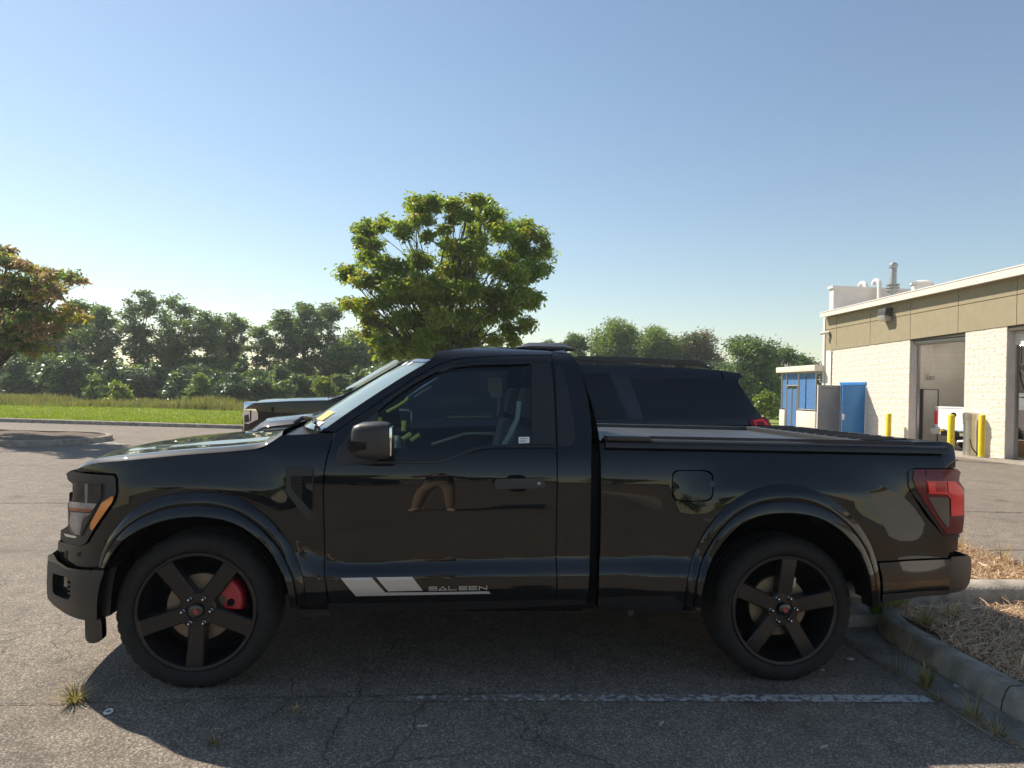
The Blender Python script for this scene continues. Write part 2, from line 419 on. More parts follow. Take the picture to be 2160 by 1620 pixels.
fender = [A_(1345,150), A_(1500,143), A_(1600,137)]+door_front+[B_(240,1508), A_(1500,1092)]+f_open[::-1]+\
         [A_(350,872), A_(360,812), A_(300,758), A_(275,742), A_(302,704), A_(352,628), A_(402,560), A_(437,482), A_(440,392), A_(428,366), A_(300,356), A_(192,352)]+shut[::-1][1:-1]
bp('fender', fender, 'paint', mirror=CY)
door = [B_(*p) for p in [(330,552),(400,502),(560,394),(740,272),(850,205),(920,172),(1000,150),(1150,136),(1300,131),(1522,129),(1532,200),(1545,400),(1553,640),(1551,1000),(1551,1478),(1000,1490),(500,1498),(296,1500)]]+door_front[::-1][1:-1]
window = [B_(*p) for p in [(570,432),(640,375),(760,290),(870,228),(960,198),(1080,182),(1250,176),(1413,174),(1413,617),(1200,625),(1120,637),(1050,660),(960,698),(880,712),(640,716),(572,708),(570,600)]]
bp('door', door, 'paint', holes=[window], mirror=CY, step=0.03)
cabq = [B_(*p) for p in [(1522,129),(1545,104),(1590,98)]]+[('w', 0.385, 1.765)]+[B_(*p) for p in [(1668,170),(1690,225),(1712,300),(1728,380),(1742,470),(1749,560),(1747,640),(1744,720),(1741,1000),(1739,1210),(1730,1400),(1722,1480),(1551,1478),(1551,1000),(1553,640),(1545,400),(1532,200)]]
bp('cab_side', cabq, 'paint', mirror=CY, step=0.03)
# A-pillar and roof rail
WS0, WS1 = B_(252,546), B_(860,152)
rail_low = [B_(*p) for p in [(330,552),(400,502),(560,394),(740,272),(850,205),(920,172),(1000,150),(1150,136),(1300,131),(1522,129),(1545,104)]]
w1 = BS.on(*WS1)
rail_top_w = [('w', 0.385, 1.772), ('w', 0.25, 1.795), ('w', 0.0, 1.802), ('w', -0.15, 1.799), ('w', -0.28, 1.787), ('w', -0.38, 1.766)]
ws_edge_px = [(WS0[0]+(WS1[0]-WS0[0])*t, WS0[1]+(WS1[1]-WS0[1])*t) for t in (1, .8, .6, .4, .2, 0)]
bp('roof_rail', rail_low+rail_top_w+ws_edge_px, 'paint', mirror=CY, step=0.03, gap=0.002)
bed = [C_(*p) for p in [(143,168),(600,166),(1200,164),(1700,161),(1800,162),(1826,180),(1834,215),(1836,288),(1632,289),(1612,320),(1610,372),(1640,430),(1700,522),(1755,580),(1790,603),(1850,606),(1846,676),(1808,690),(1800,714),(1600,722),(1462,731),(1478,852),(1478,900)]]+[C_(1478,930)]+[R_(1325,960)]+r_open[::-1][1:]+[C_(548,935),C_(500,896),(1265,1262),C_(136,900),C_(141,780),C_(146,690),C_(150,340)]
cap = [C_(*p) for p in [(492,318),(502,302),(520,298),(640,298),(668,304),(682,320),(684,410),(676,432),(655,442),(540,444),(505,438),(490,415)]]
bp('bed_side', bed, 'paint', holes=[cap], mirror=CY, step=0.035)
bp('fuel_door', cap, 'paint', gap=0.0025, sm=1)
mk_latch = [C_(655,345), C_(690,340), C_(698,352), C_(690,385), C_(660,380)]
bp('fuel_door_latch', mk_latch, 'gloss_black', off=0.004, sm=1)
# dark shell behind the gaps
MBsh = MB()
for yy in (0, 1):
    for x0, x1, z0, z1 in ((-1.02, 0.50, 0.40, 1.24), (0.52, 1.05, 0.40, 1.25), (2.12, 2.55, 0.62, 1.25), (-2.12, -1.02, 0.93, 1.12)):
        xs = np.linspace(x0, x1, 14); zs = np.linspace(z0, z1, 10); n0 = len(MBsh.v)
        for x in xs:
            for z in zs:
                y = float(body_y(x, z))+0.032; MBsh.v.append((x, y if yy == 0 else 2-y, z))
        for i in range(13):
            for j in range(9): MBsh.f.append((n0+i*10+j, n0+(i+1)*10+j, n0+(i+1)*10+j+1, n0+i*10+j+1))
MBsh.box(-2.2, 2.5, 0.55, 1.45, 0.34, 0.60); MBsh.box(-2.15, -1.05, 0.50, 1.5, 0.55, 1.05)
MBsh.box(0.56, 0.60, 0.1, 1.9, 0.5, 1.27); MBsh.box(0.47, 0.505, 0.12, 1.88, 0.45, 1.25); MBsh.box(2.46, 2.50, 0.12, 1.88, 0.55, 1.27)
MBsh.box(-1.06, -1.02, 0.1, 1.9, 0.4, 1.14); MBsh.box(-1.0, 0.45, 0.15, 1.85, 0.36, 0.42)
MBsh.box(2.05, 2.5, 0.2, 1.8, 0.5, 0.62); MBsh.box(-2.35, -2.08, 0.30, 1.7, 0.36, 0.75)  # front box added out of sight, closes a slit of sunlight by the wheel
MBsh.build('body_shell', 'dark_inner', TRUCK, fix=False)
# wheel arch liners
for X in (-1.56, 1.56):
    for side in (0, 1):
        m = MB(); R0 = 0.52 if X < 0 else 0.545
        zc = 0.41 if X < 0 else 0.43
        ys = [0.045, 0.5] if side == 0 else [1.5, 1.955]
        m.lathe([(R0, ys[0]), (R0, ys[1])], 28, 'Y', (X, 0, zc), a0=-0.02, a1=math.pi+0.02)
        inner = ys[1] if side == 0 else ys[0]
        n0 = len(m.v); m.v.append((X, inner, zc))
        for i in range(29):
            t = -0.02+(math.pi+0.04)*i/28; m.v.append((X+R0*math.cos(t), inner, zc+R0*math.sin(t)))
        for i in range(28): m.f.append((n0, n0+1+i, n0+2+i))
        m.build('wheel_liner', 'dark_inner', TRUCK, smooth=False, fix=False)

# flares: strip between two traced arcs
def resample(pts, n):
    p = np.array(pts, float); s = np.concatenate([[0], np.cumsum(np.linalg.norm(np.diff(p, axis=0), axis=1))])
    t = np.linspace(0, s[-1], n); q = np.stack([np.interp(t, s, p[:, k]) for k in range(p.shape[1])], 1)
    for _ in range(3): q[1:-1] = 0.5*q[1:-1]+0.25*(q[:-2]+q[2:])
    return q
def flare(outer, inner, mirror):
    n = 72
    po = resample([BS.on(*p) for p in outer], n); pi_ = resample([BS.on(*p) for p in inner], n)
    prof = [(0.0, -0.012), (0.0, 0.004), (0.03, 0.011), (0.22, 0.020), (0.40, 0.027), (0.46, 0.027), (0.50, 0.020), (0.53, 0.020), (0.57, 0.036), (0.62, 0.041), (0.95, 0.046), (1.0, 0.040), (1.0, 0.0), (1.0, -0.05)]
    V = []; F = []
    for i in range(n):
        for (t, o) in prof:
            x, z = po[i]*(1-t)+pi_[i]*t; y = float(body_y(po[i][0]*(1-0.5*t)+pi_[i][0]*0.5*t, max(z, 0.45)))-o
            V.append((x, y, z))
    m = len(prof)
    for i in range(n-1):
        for k in range(m-1): F.append((i*m+k, i*m+k+1, (i+1)*m+k+1, (i+1)*m+k))
    F.append(tuple(range(m))); F.append(tuple((n-1)*m+k for k in range(m))[::-1])
    mk('wheel_arch_flare', V, F, 'paint', TRUCK, smooth=True, sharp=40)
    mk('wheel_arch_flare', [(a, 2-b, c) for a, b, c in V], [f[::-1] for f in F], 'paint', TRUCK, smooth=True, sharp=40)
flare(f_out, f_open, True); flare(r_out, r_open, True)

# sills
bp('sill', [(690,1275),(900,1268),(1240,1262),(1240,1278),(1000,1290),(690,1298)], 'trim', off=-0.02, thick=0.15, mirror=CY)
bp('bed_sill', [(1262,1262),(1425,1258),(1448,1275),(1440,1292),(1300,1292),(1262,1286)], 'trim', off=-0.02, thick=0.12, mirror=CY)
bp('mud_flap', [A_(1425,1120),A_(1610,1120),A_(1612,1160),A_(1440,1168)], 'satin', off=-0.03, thick=0.08)
bp('transmission_crossmember', [B_(420,1505),B_(1500,1500),B_(1450,1560),B_(1200,1575),B_(700,1580),B_(500,1555)], 'dark_inner', off=-0.35, thick=0.4)

# hood
sh_w = np.array([BS.on(*p) for p in shut][::-1]); sh_w = resample(sh_w, 40)     # front to rear (x, z)
def hood_pt(u, v):
    s = u*39; i = min(int(s), 38); t = s-i
    xe, ze = sh_w[i]*(1-t)+sh_w[i+1]*t
    ye = float(body_y(xe, ze))+0.002
    w = abs(2*v-1); e = 1-w                        # 0 at edge, 1 at centre
    yy = ye+(1.0-ye)*e
    bow = (0.11*(1-u)**2+0.03*u)*(1-w**2.2)
    roll = 0.024*(1-math.exp(-e/0.022))
    dome = 0.009*float(sstep(0.24, 0.50, e))+0.006*e
    front = 1-0.95*math.exp(-(u/0.07)**1.2) if u < 0.4 else 1-0.95*math.exp(-(u/0.07)**1.2)
    z = ze+(roll+dome)*front-0.010*math.exp(-u/0.05)*e
    return (xe-bow, yy if v <= 0.5 else 2-yy, z)
grid_mesh('hood', hood_pt, 60, 96, 'paint', TRUCK)
# hood front lip turned down
def lip(u, v):
    x, y, z = hood_pt(0, v); return (x-0.02*math.sin(u*1.6)+0.01, y, z-0.055*u)
grid_mesh('hood_lip', lip, 4, 96, 'paint', TRUCK)
# cowl
hr = [hood_pt(1, v/24) for v in range(25)]
def cowl(u, v):
    x, y, z = hood_pt(1, v); return (x+0.01+u*0.30, y, z-0.025-0.02*math.sin(u*3.1))
grid_mesh('cowl', cowl, 5, 24, 'satin', TRUCK)

# roof
_rz = hermite([-0.46, -0.38, -0.28, -0.15, 0.0, 0.25, 0.385, 0.40], [1.742, 1.766, 1.787, 1.799, 1.802, 1.795, 1.772, 1.765])
def ws_pt(u, v):
    p = wb*(1-u)+wt*u; ye = float(body_y(p[0], p[1]))+0.004; w = abs(2*v-1); yy = ye+(1-ye)*(1-w)
    return (p[0]-(0.22*(1-u)+0.15*u)*(1-w**2.2), yy if v <= 0.5 else 2-yy, p[1]+0.012*math.sin(u*math.pi)-0.004+0.02*u*(1-w*w))
wb, wt = np.array(BS.on(*WS0)), np.array(BS.on(*WS1))
def roof_pt(u, v):
    p0 = ws_pt(1, v); w = abs(2*v-1); xe = wt[0]*(1-u)+0.392*u; x = p0[0]*(1-u)+(0.392+0.012*(1-w**4))*u
    ze = float(_rz(xe)); ye = float(body_y(xe, ze))-0.002; yy = ye+(1-ye)*(1-w)
    z = ze+0.02*(1-w*w)+0.014*math.sin(math.pi*min(1, u*1.2))*(1-w**4)
    k_ = float(sstep(0, 0.45, u)); z = z*k_+(p0[2]+0.004+0.05*u)*(1-k_)
    return (x, yy if v <= 0.5 else 2-yy, z)
grid_mesh('roof', roof_pt, 24, 40, 'paint', TRUCK)
# cab back with rear window
def back_pt(u, v):
    zt = [(0.45, 0.49), (1.25, 0.505), (1.36, 0.50), (1.5, 0.475), (1.62, 0.44), (1.70, 0.415), (1.76, 0.395), (1.785, 0.375)]
    z = 0.45+u*(1.785-0.45); x = float(np.interp(z, [a for a, b in zt], [b for a, b in zt]))
    ye = float(body_y(x, z)); w = abs(2*v-1); yy = ye+(1-ye)*(1-w)
    return (x+0.012*(1-w**4), yy if v <= 0.5 else 2-yy, z)
grid_mesh('cab_back', back_pt, 24, 30, 'paint', TRUCK)
grid_mesh('rear_window', lambda u, v: (lambda p: (p[0]+0.006, p[1], p[2]))(back_pt(0.66+u*0.26, 0.16+v*0.68)), 6, 10, 'privacy', TRUCK)
# roof spoiler on the rear of the cab
sp = MB()
for v0, v1 in ((0.0, 1.0),):
    st = [(0.02, 0.0), (0.10, 0.032), (0.30, 0.036), (0.355, 0.012), (0.36, -0.01)]
    n = 14
    for j in range(n+1):
        y = 0.42+1.16*j/n; edge = min(j, n-j)
        hgt = 0.0 if edge == 0 else 1.0
        for (dx, dz) in st: sp.v.append((dx+0.06, y, 1.812+0.012*(1-abs(2*j/n-1)**3)+dz*(0.35 if edge == 0 else 1.0)))
    for j in range(n):
        for k in range(4): sp.f.append((j*5+k, (j+1)*5+k, (j+1)*5+k+1, j*5+k+1))
    sp.f.append((0, 1, 2, 3, 4)); sp.f.append(tuple(n*5+k for k in (4, 3, 2, 1, 0)))
sp.build('roof_spoiler', 'satin', TRUCK, smooth=True)
# windscreen
grid_mesh('windscreen', ws_pt, 16, 40, 'wind_glass', TRUCK)
def ws_band(u0, u1, v0, v1, name, mat, dz=0.004, nu=2, nv=6):
    return grid_mesh(name, lambda a, b: (lambda p: (p[0]-dz*0.6, p[1], p[2]+dz))(ws_pt(u0+(u1-u0)*a, v0+(v1-v0)*b)), nu, nv, mat, TRUCK)
ws_band(0.0, 0.045, 0.0, 1.0, 'windscreen_border', 'gloss_black', nv=40)
ws_band(0.955, 1.0, 0.0, 1.0, 'windscreen_border', 'gloss_black', nv=40)
ws_band(0.10, 0.21, 0.10, 0.20, 'windscreen_sticker', 'paper_yellow')['label'] = 'yellow paper sticker low on the windscreen'
ws_band(0.04, 0.09, 0.06, 0.12, 'windscreen_sticker', 'paper_white')
for k, (u0, v0) in enumerate(((0.90, 0.13), (0.885, 0.20), (0.905, 0.24))):
    ws_band(u0, u0+0.05, v0, v0+0.02, 'chalk_digit', 'paper_white')
wp = MB(); a0 = Vector(ws_pt(0.02, 0.10)); b0 = Vector(ws_pt(0.06, 0.42))
wp.tube([a0+Vector((-0.10, 0, 0.02)), a0+Vector((-0.06, 0, 0.05)), a0+Vector((-0.03, 0.1, 0.045)), b0+Vector((-0.02, 0, 0.03))], [0.012, 0.013, 0.009, 0.005], 6)
wp.build('wiper', 'trim', TRUCK, smooth=True)
wp = MB(); wp.tube([Vector(ws_pt(0.04, 0.06))+Vector((-0.02, 0, 0.02)), Vector(ws_pt(0.09, 0.30))+Vector((-0.012, 0, 0.02)), Vector(ws_pt(0.10, 0.55))+Vector((-0.012, 0, 0.02))], 0.008, 6)
wp.build('wiper_blade', 'trim', TRUCK, smooth=True)
for sd in (0, 1):
    m = MB(); pts = []
    for u in np.linspace(-0.05, 1.15, 12):
        p = wb*(1-u)+wt*u; y = float(body_y(p[0], min(p[1], 1.77)))+0.045; pts.append((p[0]+0.02, y if sd == 0 else 2-y, p[1]-0.012))
    m.tube(pts, 0.03, 6); m.build('pillar_backing', 'dark_inner', TRUCK, smooth=True)  # dark tube added behind the pillar, stops light leaking through the gap
# side window glass and its trims
bp('side_window', window, 'side_glass', off=-0.012, thick=0, gap=-0.008, step=0.08, mirror=CY)
bp('pillar_trim', [B_(*p) for p in [(1416,174),(1516,173),(1530,250),(1541,400),(1548,622),(1416,620)]], 'trim', off=0.003, thick=0.004, gap=0, mirror=CY)
bp('pillar_trim', [B_(*p) for p in [(1548,180),(1568,172),(1585,200),(1612,300),(1636,420),(1650,520),(1656,590),(1650,618),(1632,632),(1560,636),(1556,450)]], 'trim', off=0.003, thick=0.004, gap=0, sm=1, mirror=CY)
bp('window_frame', [B_(*p) for p in [(570,432),(640,375),(760,290),(870,228),(960,198),(1080,182),(1250,176),(1416,174),(1416,166),(1250,168),(1078,174),(955,188),(862,218),(752,280),(632,364),(560,424)]], 'trim', off=0.006, thick=0.02, gap=0, mirror=CY)
bp('sail_panel', [B_(*p) for p in [(568,436),(570,712),(348,726),(334,700),(345,640),(400,575),(470,515)]], 'satin', off=0.004, thick=0.006, gap=0, mirror=CY)
bp('belt_moulding', [B_(*p) for p in [(345,722),(560,712),(640,712),(880,708),(955,694),(1045,656),(1118,633),(1200,621),(1548,625),(1548,637),(1202,637),(1124,648),(1056,670),(964,708),(884,723),(640,726),(348,733)]], 'trim', off=0.008, thick=0.02, gap=0, mirror=CY)
bp('window_label', [W_(1638,715),W_(1733,713),W_(1733,767),W_(1638,770)], 'paper_white', off=-0.007, thick=0, gap=0)
for k, yy in enumerate((727, 741, 754)):
    bp('label_print', [W_(1646,yy),W_(1712-k*9,yy-0.6),W_(1712-k*9,yy+4),W_(1646,yy+4)], 'ink', off=-0.0062, thick=0, gap=0)
# door handle
bp('handle_recess', [B_(*p) for p in [(1268,806),(1285,788),(1370,786),(1392,803),(1398,860),(1380,880),(1300,882),(1272,862)]], 'dark_inner', off=0.002, thick=0, gap=0, sm=1, mirror=CY)
bp('door_handle', [B_(*p) for p in [(1207,812),(1222,806),(1470,801),(1482,808),(1485,848),(1474,856),(1222,862),(1208,852)]], 'satin', off=0.036, thick=0.024, gap=0, step=0.012, sm=1, mirror=CY)
q = BS.on(*B_(1450, 830)); lk = MB(); lk.lathe([(0.008, 0.0), (0.008, -0.003), (0.004, -0.004), (0.0, -0.002)], 14, 'Y', (q[0], float(body_y(*q))-0.036, q[1])); lk.build('key_lock', 'lamp_reflector_dull', TRUCK, smooth=True)
# mirrors
def mirror_unit(flip):
    f = (lambda y: 2-y) if flip else (lambda y: y)
    def P(px, py, y): a = at(px, py, 'Y', y); return (a[0], y, a[2])
    yo, yi = -0.20, 0.00
    prof = [B_(*p) for p in [(418,600),(420,545),(432,520),(465,506),(540,502),(600,504),(622,515),(630,545),(638,640),(636,690),(618,704),(540,706),(470,700),(440,690),(432,680),(498,676),(500,604)]]
    ou = [P(*p, yo) for p in prof]; c = np.mean(np.array(ou), axis=0)
    rings = []
    for sc, y in ((0.55, yo-0.035), (0.86, yo-0.022), (0.96, yo-0.008), (1.0, yo+0.012), (1.0, yi-0.03), (0.9, yi), (0.6, yi+0.01)):
        rings.append([(c[0]+(p[0]-c[0])*sc, y, c[2]+(p[2]-c[2])*sc) for p in ou])
    V = [(a, f(b), d) for r in rings for a, b, d in r]; n = len(prof); F = []
    for k in range(len(rings)-1):
        for i in range(n): F.append((k*n+i, k*n+(i+1) % n, (k+1)*n+(i+1) % n, (k+1)*n+i))
    F.append(tuple(range(n))); F.append(tuple((len(rings)-1)*n+i for i in range(n)))
    m = MB(); m.add(V, F); root = m.build('mirror', 'satin', TRUCK, smooth=True, sharp=38)
    lm = [P(*B_(*p), yo+0.015) for p in [(398,596),(404,590),(500,606),(496,672),(420,664),(402,640)]]
    m = MB(); m.add([(a, f(b), d) for a, b, d in lm]+[(a, f(b+0.12), d) for a, b, d in lm], [(0,1,2,3,4,5), (11,10,9,8,7,6)]+[(i, (i+1) % 6, 6+(i+1) % 6, 6+i) for i in range(6)])
    m.build('mirror_lamp', 'gloss_black', root, bevel=0.004)
    gx = max(p[0] for p in ou)
    m = MB(); m.box(gx-0.01, gx+0.004, min(f(yo), f(yi)), max(f(yo), f(yi)), min(p[2] for p in ou)+0.02, max(p[2] for p in ou)-0.02); m.build('mirror_glass', 'chrome', root, bevel=0.003)
    m = MB(); z0 = min(p[2] for p in ou); m.hexa([(c[0]-0.06, f(yi-0.06), z0+0.015), (c[0]+0.06, f(yi-0.06), z0+0.015), (c[0]+0.05, f(0.09), z0-0.01), (c[0]-0.05, f(0.09), z0-0.01), (c[0]-0.06, f(yi-0.06), z0+0.06), (c[0]+0.06, f(yi-0.06), z0+0.06), (c[0]+0.05, f(0.09), z0+0.04), (c[0]-0.05, f(0.09), z0+0.04)])
    m.build('mirror_arm', 'trim', root, bevel=0.006)
mirror_unit(False); mirror_unit(True)
# fender vent
bp('fender_vent', [B_(*p) for p in [(62,748),(214,745),(214,1040),(196,1038),(176,1030),(62,884)]], 'trim', off=0.008, thick=0.012, gap=0, holes=[[B_(*p) for p in [(88,795),(208,793),(208,985),(190,975),(92,862)]]], mirror=CY)
bp('vent_mesh', [B_(*p) for p in [(84,790),(212,788),(212,990),(188,982),(86,866)]], 'dark_inner', off=0.001, thick=0, gap=0)
for k in range(11):
    y0 = 800+k*12; x1 = 150 if y0 < 985 else 150
    bp('vent_rib', [B_(92,y0),B_(150,y0),B_(150,y0+6),B_(92+max(0,(y0-860))*0.75,y0+6)] if y0 < 930 else [B_(140,y0),B_(160,y0),B_(160,y0+6),B_(142,y0+6)], 'trim', off=0.006, thick=0.005, gap=0)
bp('vent_blade', [B_(152,795),B_(207,795),B_(207,880),B_(175,860),B_(160,830)], 'gloss_black', off=0.004, thick=0.004, gap=0)
# side stripe and lettering
bp('side_stripe', [D_(*p) for p in [(140,213),(375,208),(480,322),(900,318),(1262,313),(1280,332),(800,340),(255,350)]], 'silver_vinyl', off=0.003, thick=0, gap=0)['label'] = 'silver slanted stripe running along the lower door'
bp('side_stripe', [D_(*p) for p in [(410,207),(683,203),(763,308),(500,314)]], 'silver_vinyl', off=0.003, thick=0, gap=0)['label'] = 'silver slanted block of the door stripe'
def stroke(pts, w=7):
    """polyline in lettering units to quads"""
    out = []
    for (a, b) in zip(pts[:-1], pts[1:]):
        a = np.array(a, float); b = np.array(b, float); d = (b-a)/np.linalg.norm(b-a); n = np.array([-d[1], d[0]])*w/2; e = d*w/2*0.98
        out.append([a-e+n, b+e+n, b+e-n, a-e-n])
    return out
LET = {'S': [[(60,4),(4,4),(4,15),(60,15),(60,28),(0,28)]], 'A': [[(4,28),(34,3),(66,28),(4,28)]], 'L': [[(3,0),(3,28),(62,28)]],
       'E': [[(62,4),(3,4),(3,28),(62,28)], [(8,16),(58,16)]], 'N': [[(3,32),(3,5),(60,27),(60,0)]]}
for ch, x0 in zip('SALEEN', (808, 880, 958, 1038, 1112, 1188)):
    m = MB()
    for k, line in enumerate(LET[ch]):
        for q in stroke(line, 6.2):
            v = []
            for p in q:
                u, w = x0+p[0], 277+p[1]*0.98-(x0+p[0]-808)*0.0115
                a = BS.on(*D_(u, w)); v.append((a[0], float(body_y(*a))-0.0032-0.00015*(len(m.f)), a[1]))
            m.add(v, [(0, 1, 2, 3)])
    m.build('letter', 'silver_vinyl', TRUCK, fix=False)
# ---- headlight, fascia, bumper
bp('headlight_housing', [H_(*p) for p in [(192,215),(225,192),(330,214),(555,230),(572,246),(577,368),(566,392),(540,432),(400,655),(345,752),(302,775),(182,748),(148,722),(150,655),(208,617),(204,440),(240,420),(250,330),(240,292),(205,264)]], 'trim', off=0.012, thick=0.05, gap=0, mirror=CY, step=0.02)
bp('lamp_chamber', [H_(*p) for p in [(262,288),(466,294),(466,398),(440,418),(425,445),(238,430)]], 'lamp_dark', off=0.0155, thick=0, gap=0, step=0.02)
bp('lamp_reflector', [H_(*p) for p in [(212,448),(230,430),(432,448),(412,480),(384,510),(230,500)]], 'lamp_bright', off=0.0165, thick=0.004, gap=0, step=0.02)
bp('lamp_stripe', [H_(*p) for p in [(222,478),(400,492),(388,508),(226,496)]], 'amber', off=0.0185, thick=0.002, gap=0, step=0.02)
bp('lamp_reflector', [H_(*p) for p in [(230,512),(382,522),(330,560),(316,600),(300,690),(262,682),(236,650),(222,590)]], 'lamp_bright', off=0.0155, thick=0.004, gap=0, step=0.02)
bp('lamp_divider', [H_(338,292),H_(362,293),H_(358,440),H_(340,440)], 'lamp_bright', off=0.017, thick=0, gap=0)
bp('headlight_lens', [H_(*p) for p in [(258,284),(470,290),(470,402),(444,428),(384,560),(306,696),(260,690),(222,650),(206,450),(240,425)]], 'lamp_lens', off=0.022, thick=0, gap=0, step=0.02)
bp('lamp_ledge', [H_(*p) for p in [(175,676),(250,694),(275,700),(268,714),(190,700)]], 'steel', off=0.015, thick=0.004, gap=0)
bp('side_marker', [H_(*p) for p in [(546,390),(562,394),(553,432),(398,655),(378,640),(384,596),(470,440)]], 'amber', off=0.016, thick=0.006, gap=0, step=0.02, mirror=CY)
bp('front_fascia', [H_(*p) for p in [(124,742),(180,754),(300,781),(345,762),(420,735),(492,735),(430,938),(300,940),(230,925),(150,885),(116,825)]], 'paint', off=0.004, thick=0.05, gap=0, mirror=CY, step=0.02)
q = BS.on(*H_(292, 842)); m = MB(); m.lathe([(0.0, -0.006), (0.012, -0.006), (0.014, 0.0)], 14, 'Y', (q[0], float(body_y(*q))-0.004, q[1])); m.build('parking_sensor', 'trim', TRUCK, smooth=True)
for k in (0, 1):
    bp('embossed_mark', [H_(176+k*11,812),H_(183+k*11,813),H_(183+k*11,872),H_(176+k*11,868)], 'satin', off=0.007, thick=0.003, gap=0)
bump_out = [H_(*p) for p in [(72,838),(112,818),(146,882),(225,930),(300,946),(400,952),(505,955),(492,1000),(470,1060),(448,1200),(445,1340),(400,1345),(300,1328),(200,1285),(110,1222),(66,1170),(62,1000)]]
fog = [H_(*p) for p in [(108,975),(190,1000),(232,1018),(246,1045),(242,1160),(225,1180),(190,1172),(120,1140),(106,1120)]]
bp('front_bumper', bump_out, 'satin', off=0.035, thick=0.10, gap=0, holes=[fog], mirror=CY, step=0.02)
bp('fog_lamp_recess', fog, 'dark_inner', off=-0.02, thick=0, gap=-0.01, mirror=CY)
bp('fog_lamp', [H_(120,985),H_(190,1008),H_(190,1100),H_(120,1085)], 'gloss_black', off=-0.005, thick=0.01, gap=0)
for k in range(4): bp('fog_fin', [H_(200,1030+k*34),H_(238,1036+k*34),H_(238,1052+k*34),H_(200,1046+k*34)], 'trim', off=0.01, thick=0.03, gap=0)
bp('bumper_cap', [H_(*p) for p in [(70,842),(112,818),(146,880),(225,930),(300,946),(400,952),(400,968),(300,962),(215,945),(140,900),(75,880)]], 'gloss_black', off=0.040, thick=0.03, gap=0, step=0.02)
bp('bumper_return', [H_(*p) for p in [(505,955),(560,955),(530,1080),(515,1230),(508,1330),(470,1342),(446,1340),(450,1200),(470,1060)]], 'trim', off=-0.02, thick=0.2, gap=0, mirror=CY)
# wheel spat under the bumper
spt = [H_(*p) for p in [(326,1335),(455,1345),(462,1500),(440,1525),(400,1537),(350,1530),(330,1500)]]
bp('air_deflector', spt, 'satin', off=0.0, thick=0.05, gap=0, step=0.02, sm=1)
# front: bridge across the nose
def front_strip(name, mat, px_list, bow, off):
    L = [(lambda q: (q[0], float(body_y(*q))-off, q[1]))(BS.on(*p)) for p in px_list]
    def fn(u, v):
        s = u*(len(L)-1); i = min(int(s), len(L)-2); t = s-i; a = np.array(L[i])*(1-t)+np.array(L[i+1])*t
        w = abs(2*v-1); yy = a[1]+(1-a[1])*(1-w); return (a[0]-bow*(1-w**2), yy if v <= 0.5 else 2-yy, a[2])
    return grid_mesh(name, fn, len(L)*2, 30, mat, TRUCK, smooth=True, sharp=50)
front_strip('front_bumper_face', 'satin', [H_(112,818), H_(72,838), H_(62,1000), H_(66,1170), H_(110,1222), H_(200,1285), H_(300,1328)], 0.10, 0.035)
front_strip('grille_frame', 'trim', [H_(225,192), H_(192,215), H_(205,264), H_(240,292), H_(230,420), H_(206,617), H_(150,655), H_(148,722), H_(124,742), H_(116,825)], 0.06, 0.0)
for k, (pa, pb) in enumerate((((178,372),(178,534)), ((204,305),(204,372)), ((205,540),(205,610)))):
    front_strip('grille_bar', 'satin', [H_(*pa), H_(pa[0]-4, pa[1]+8), H_(pb[0]-4, pb[1]-8), H_(*pb)], 0.03, -0.04)
# ---- bed cover, tailgate, lights, rear bumper
def rect_sheet(x0, x1, y0, y1, z, t): return MB().box(x0, x1, y0, y1, z-t, z)
zc = 1.288
for k in range(4):
    x0 = 0.565+k*0.40
    b = MB(); n = 20
    b.box(x0, x0+0.394, 0.125, 1.875, zc-0.02, zc); b.build('bed_cover_panel', 'cover', TRUCK, bevel=0.004)
def brail(u, v):
    x = 0.53+u*1.96; prof = [(0.015, -0.045), (0.022, -0.018), (0.045, -0.004), (0.085, 0.0), (0.12, -0.002), (0.125, -0.03)]
    i = min(int(v*5), 4); t = v*5-i; a = np.array(prof[i])*(1-t)+np.array(prof[i+1])*t
    return (x, a[0]+0.012, 1.318+a[1]-0.004+0.002*u)
grid_mesh('bed_rail', brail, 10, 10, 'trim', TRUCK, sharp=50)
grid_mesh('bed_rail', lambda u, v: (lambda p: (p[0], 2-p[1], p[2]))(brail(u, v)), 10, 10, 'satin', TRUCK, flip=True, sharp=50)
for k in range(2):
    m = MB(); m.tube([(0.56, 0.05+0.035*k, 1.322+0.004*k), (2.30, 0.05+0.035*k, 1.324+0.004*k)], 0.006, 6); m.build('cover_track', 'gloss_black', TRUCK, smooth=True)
m = MB(); m.box(0.535, 0.78, 0.028, 0.12, 1.305, 1.332); m.build('cover_latch', 'trim', TRUCK, bevel=0.008)
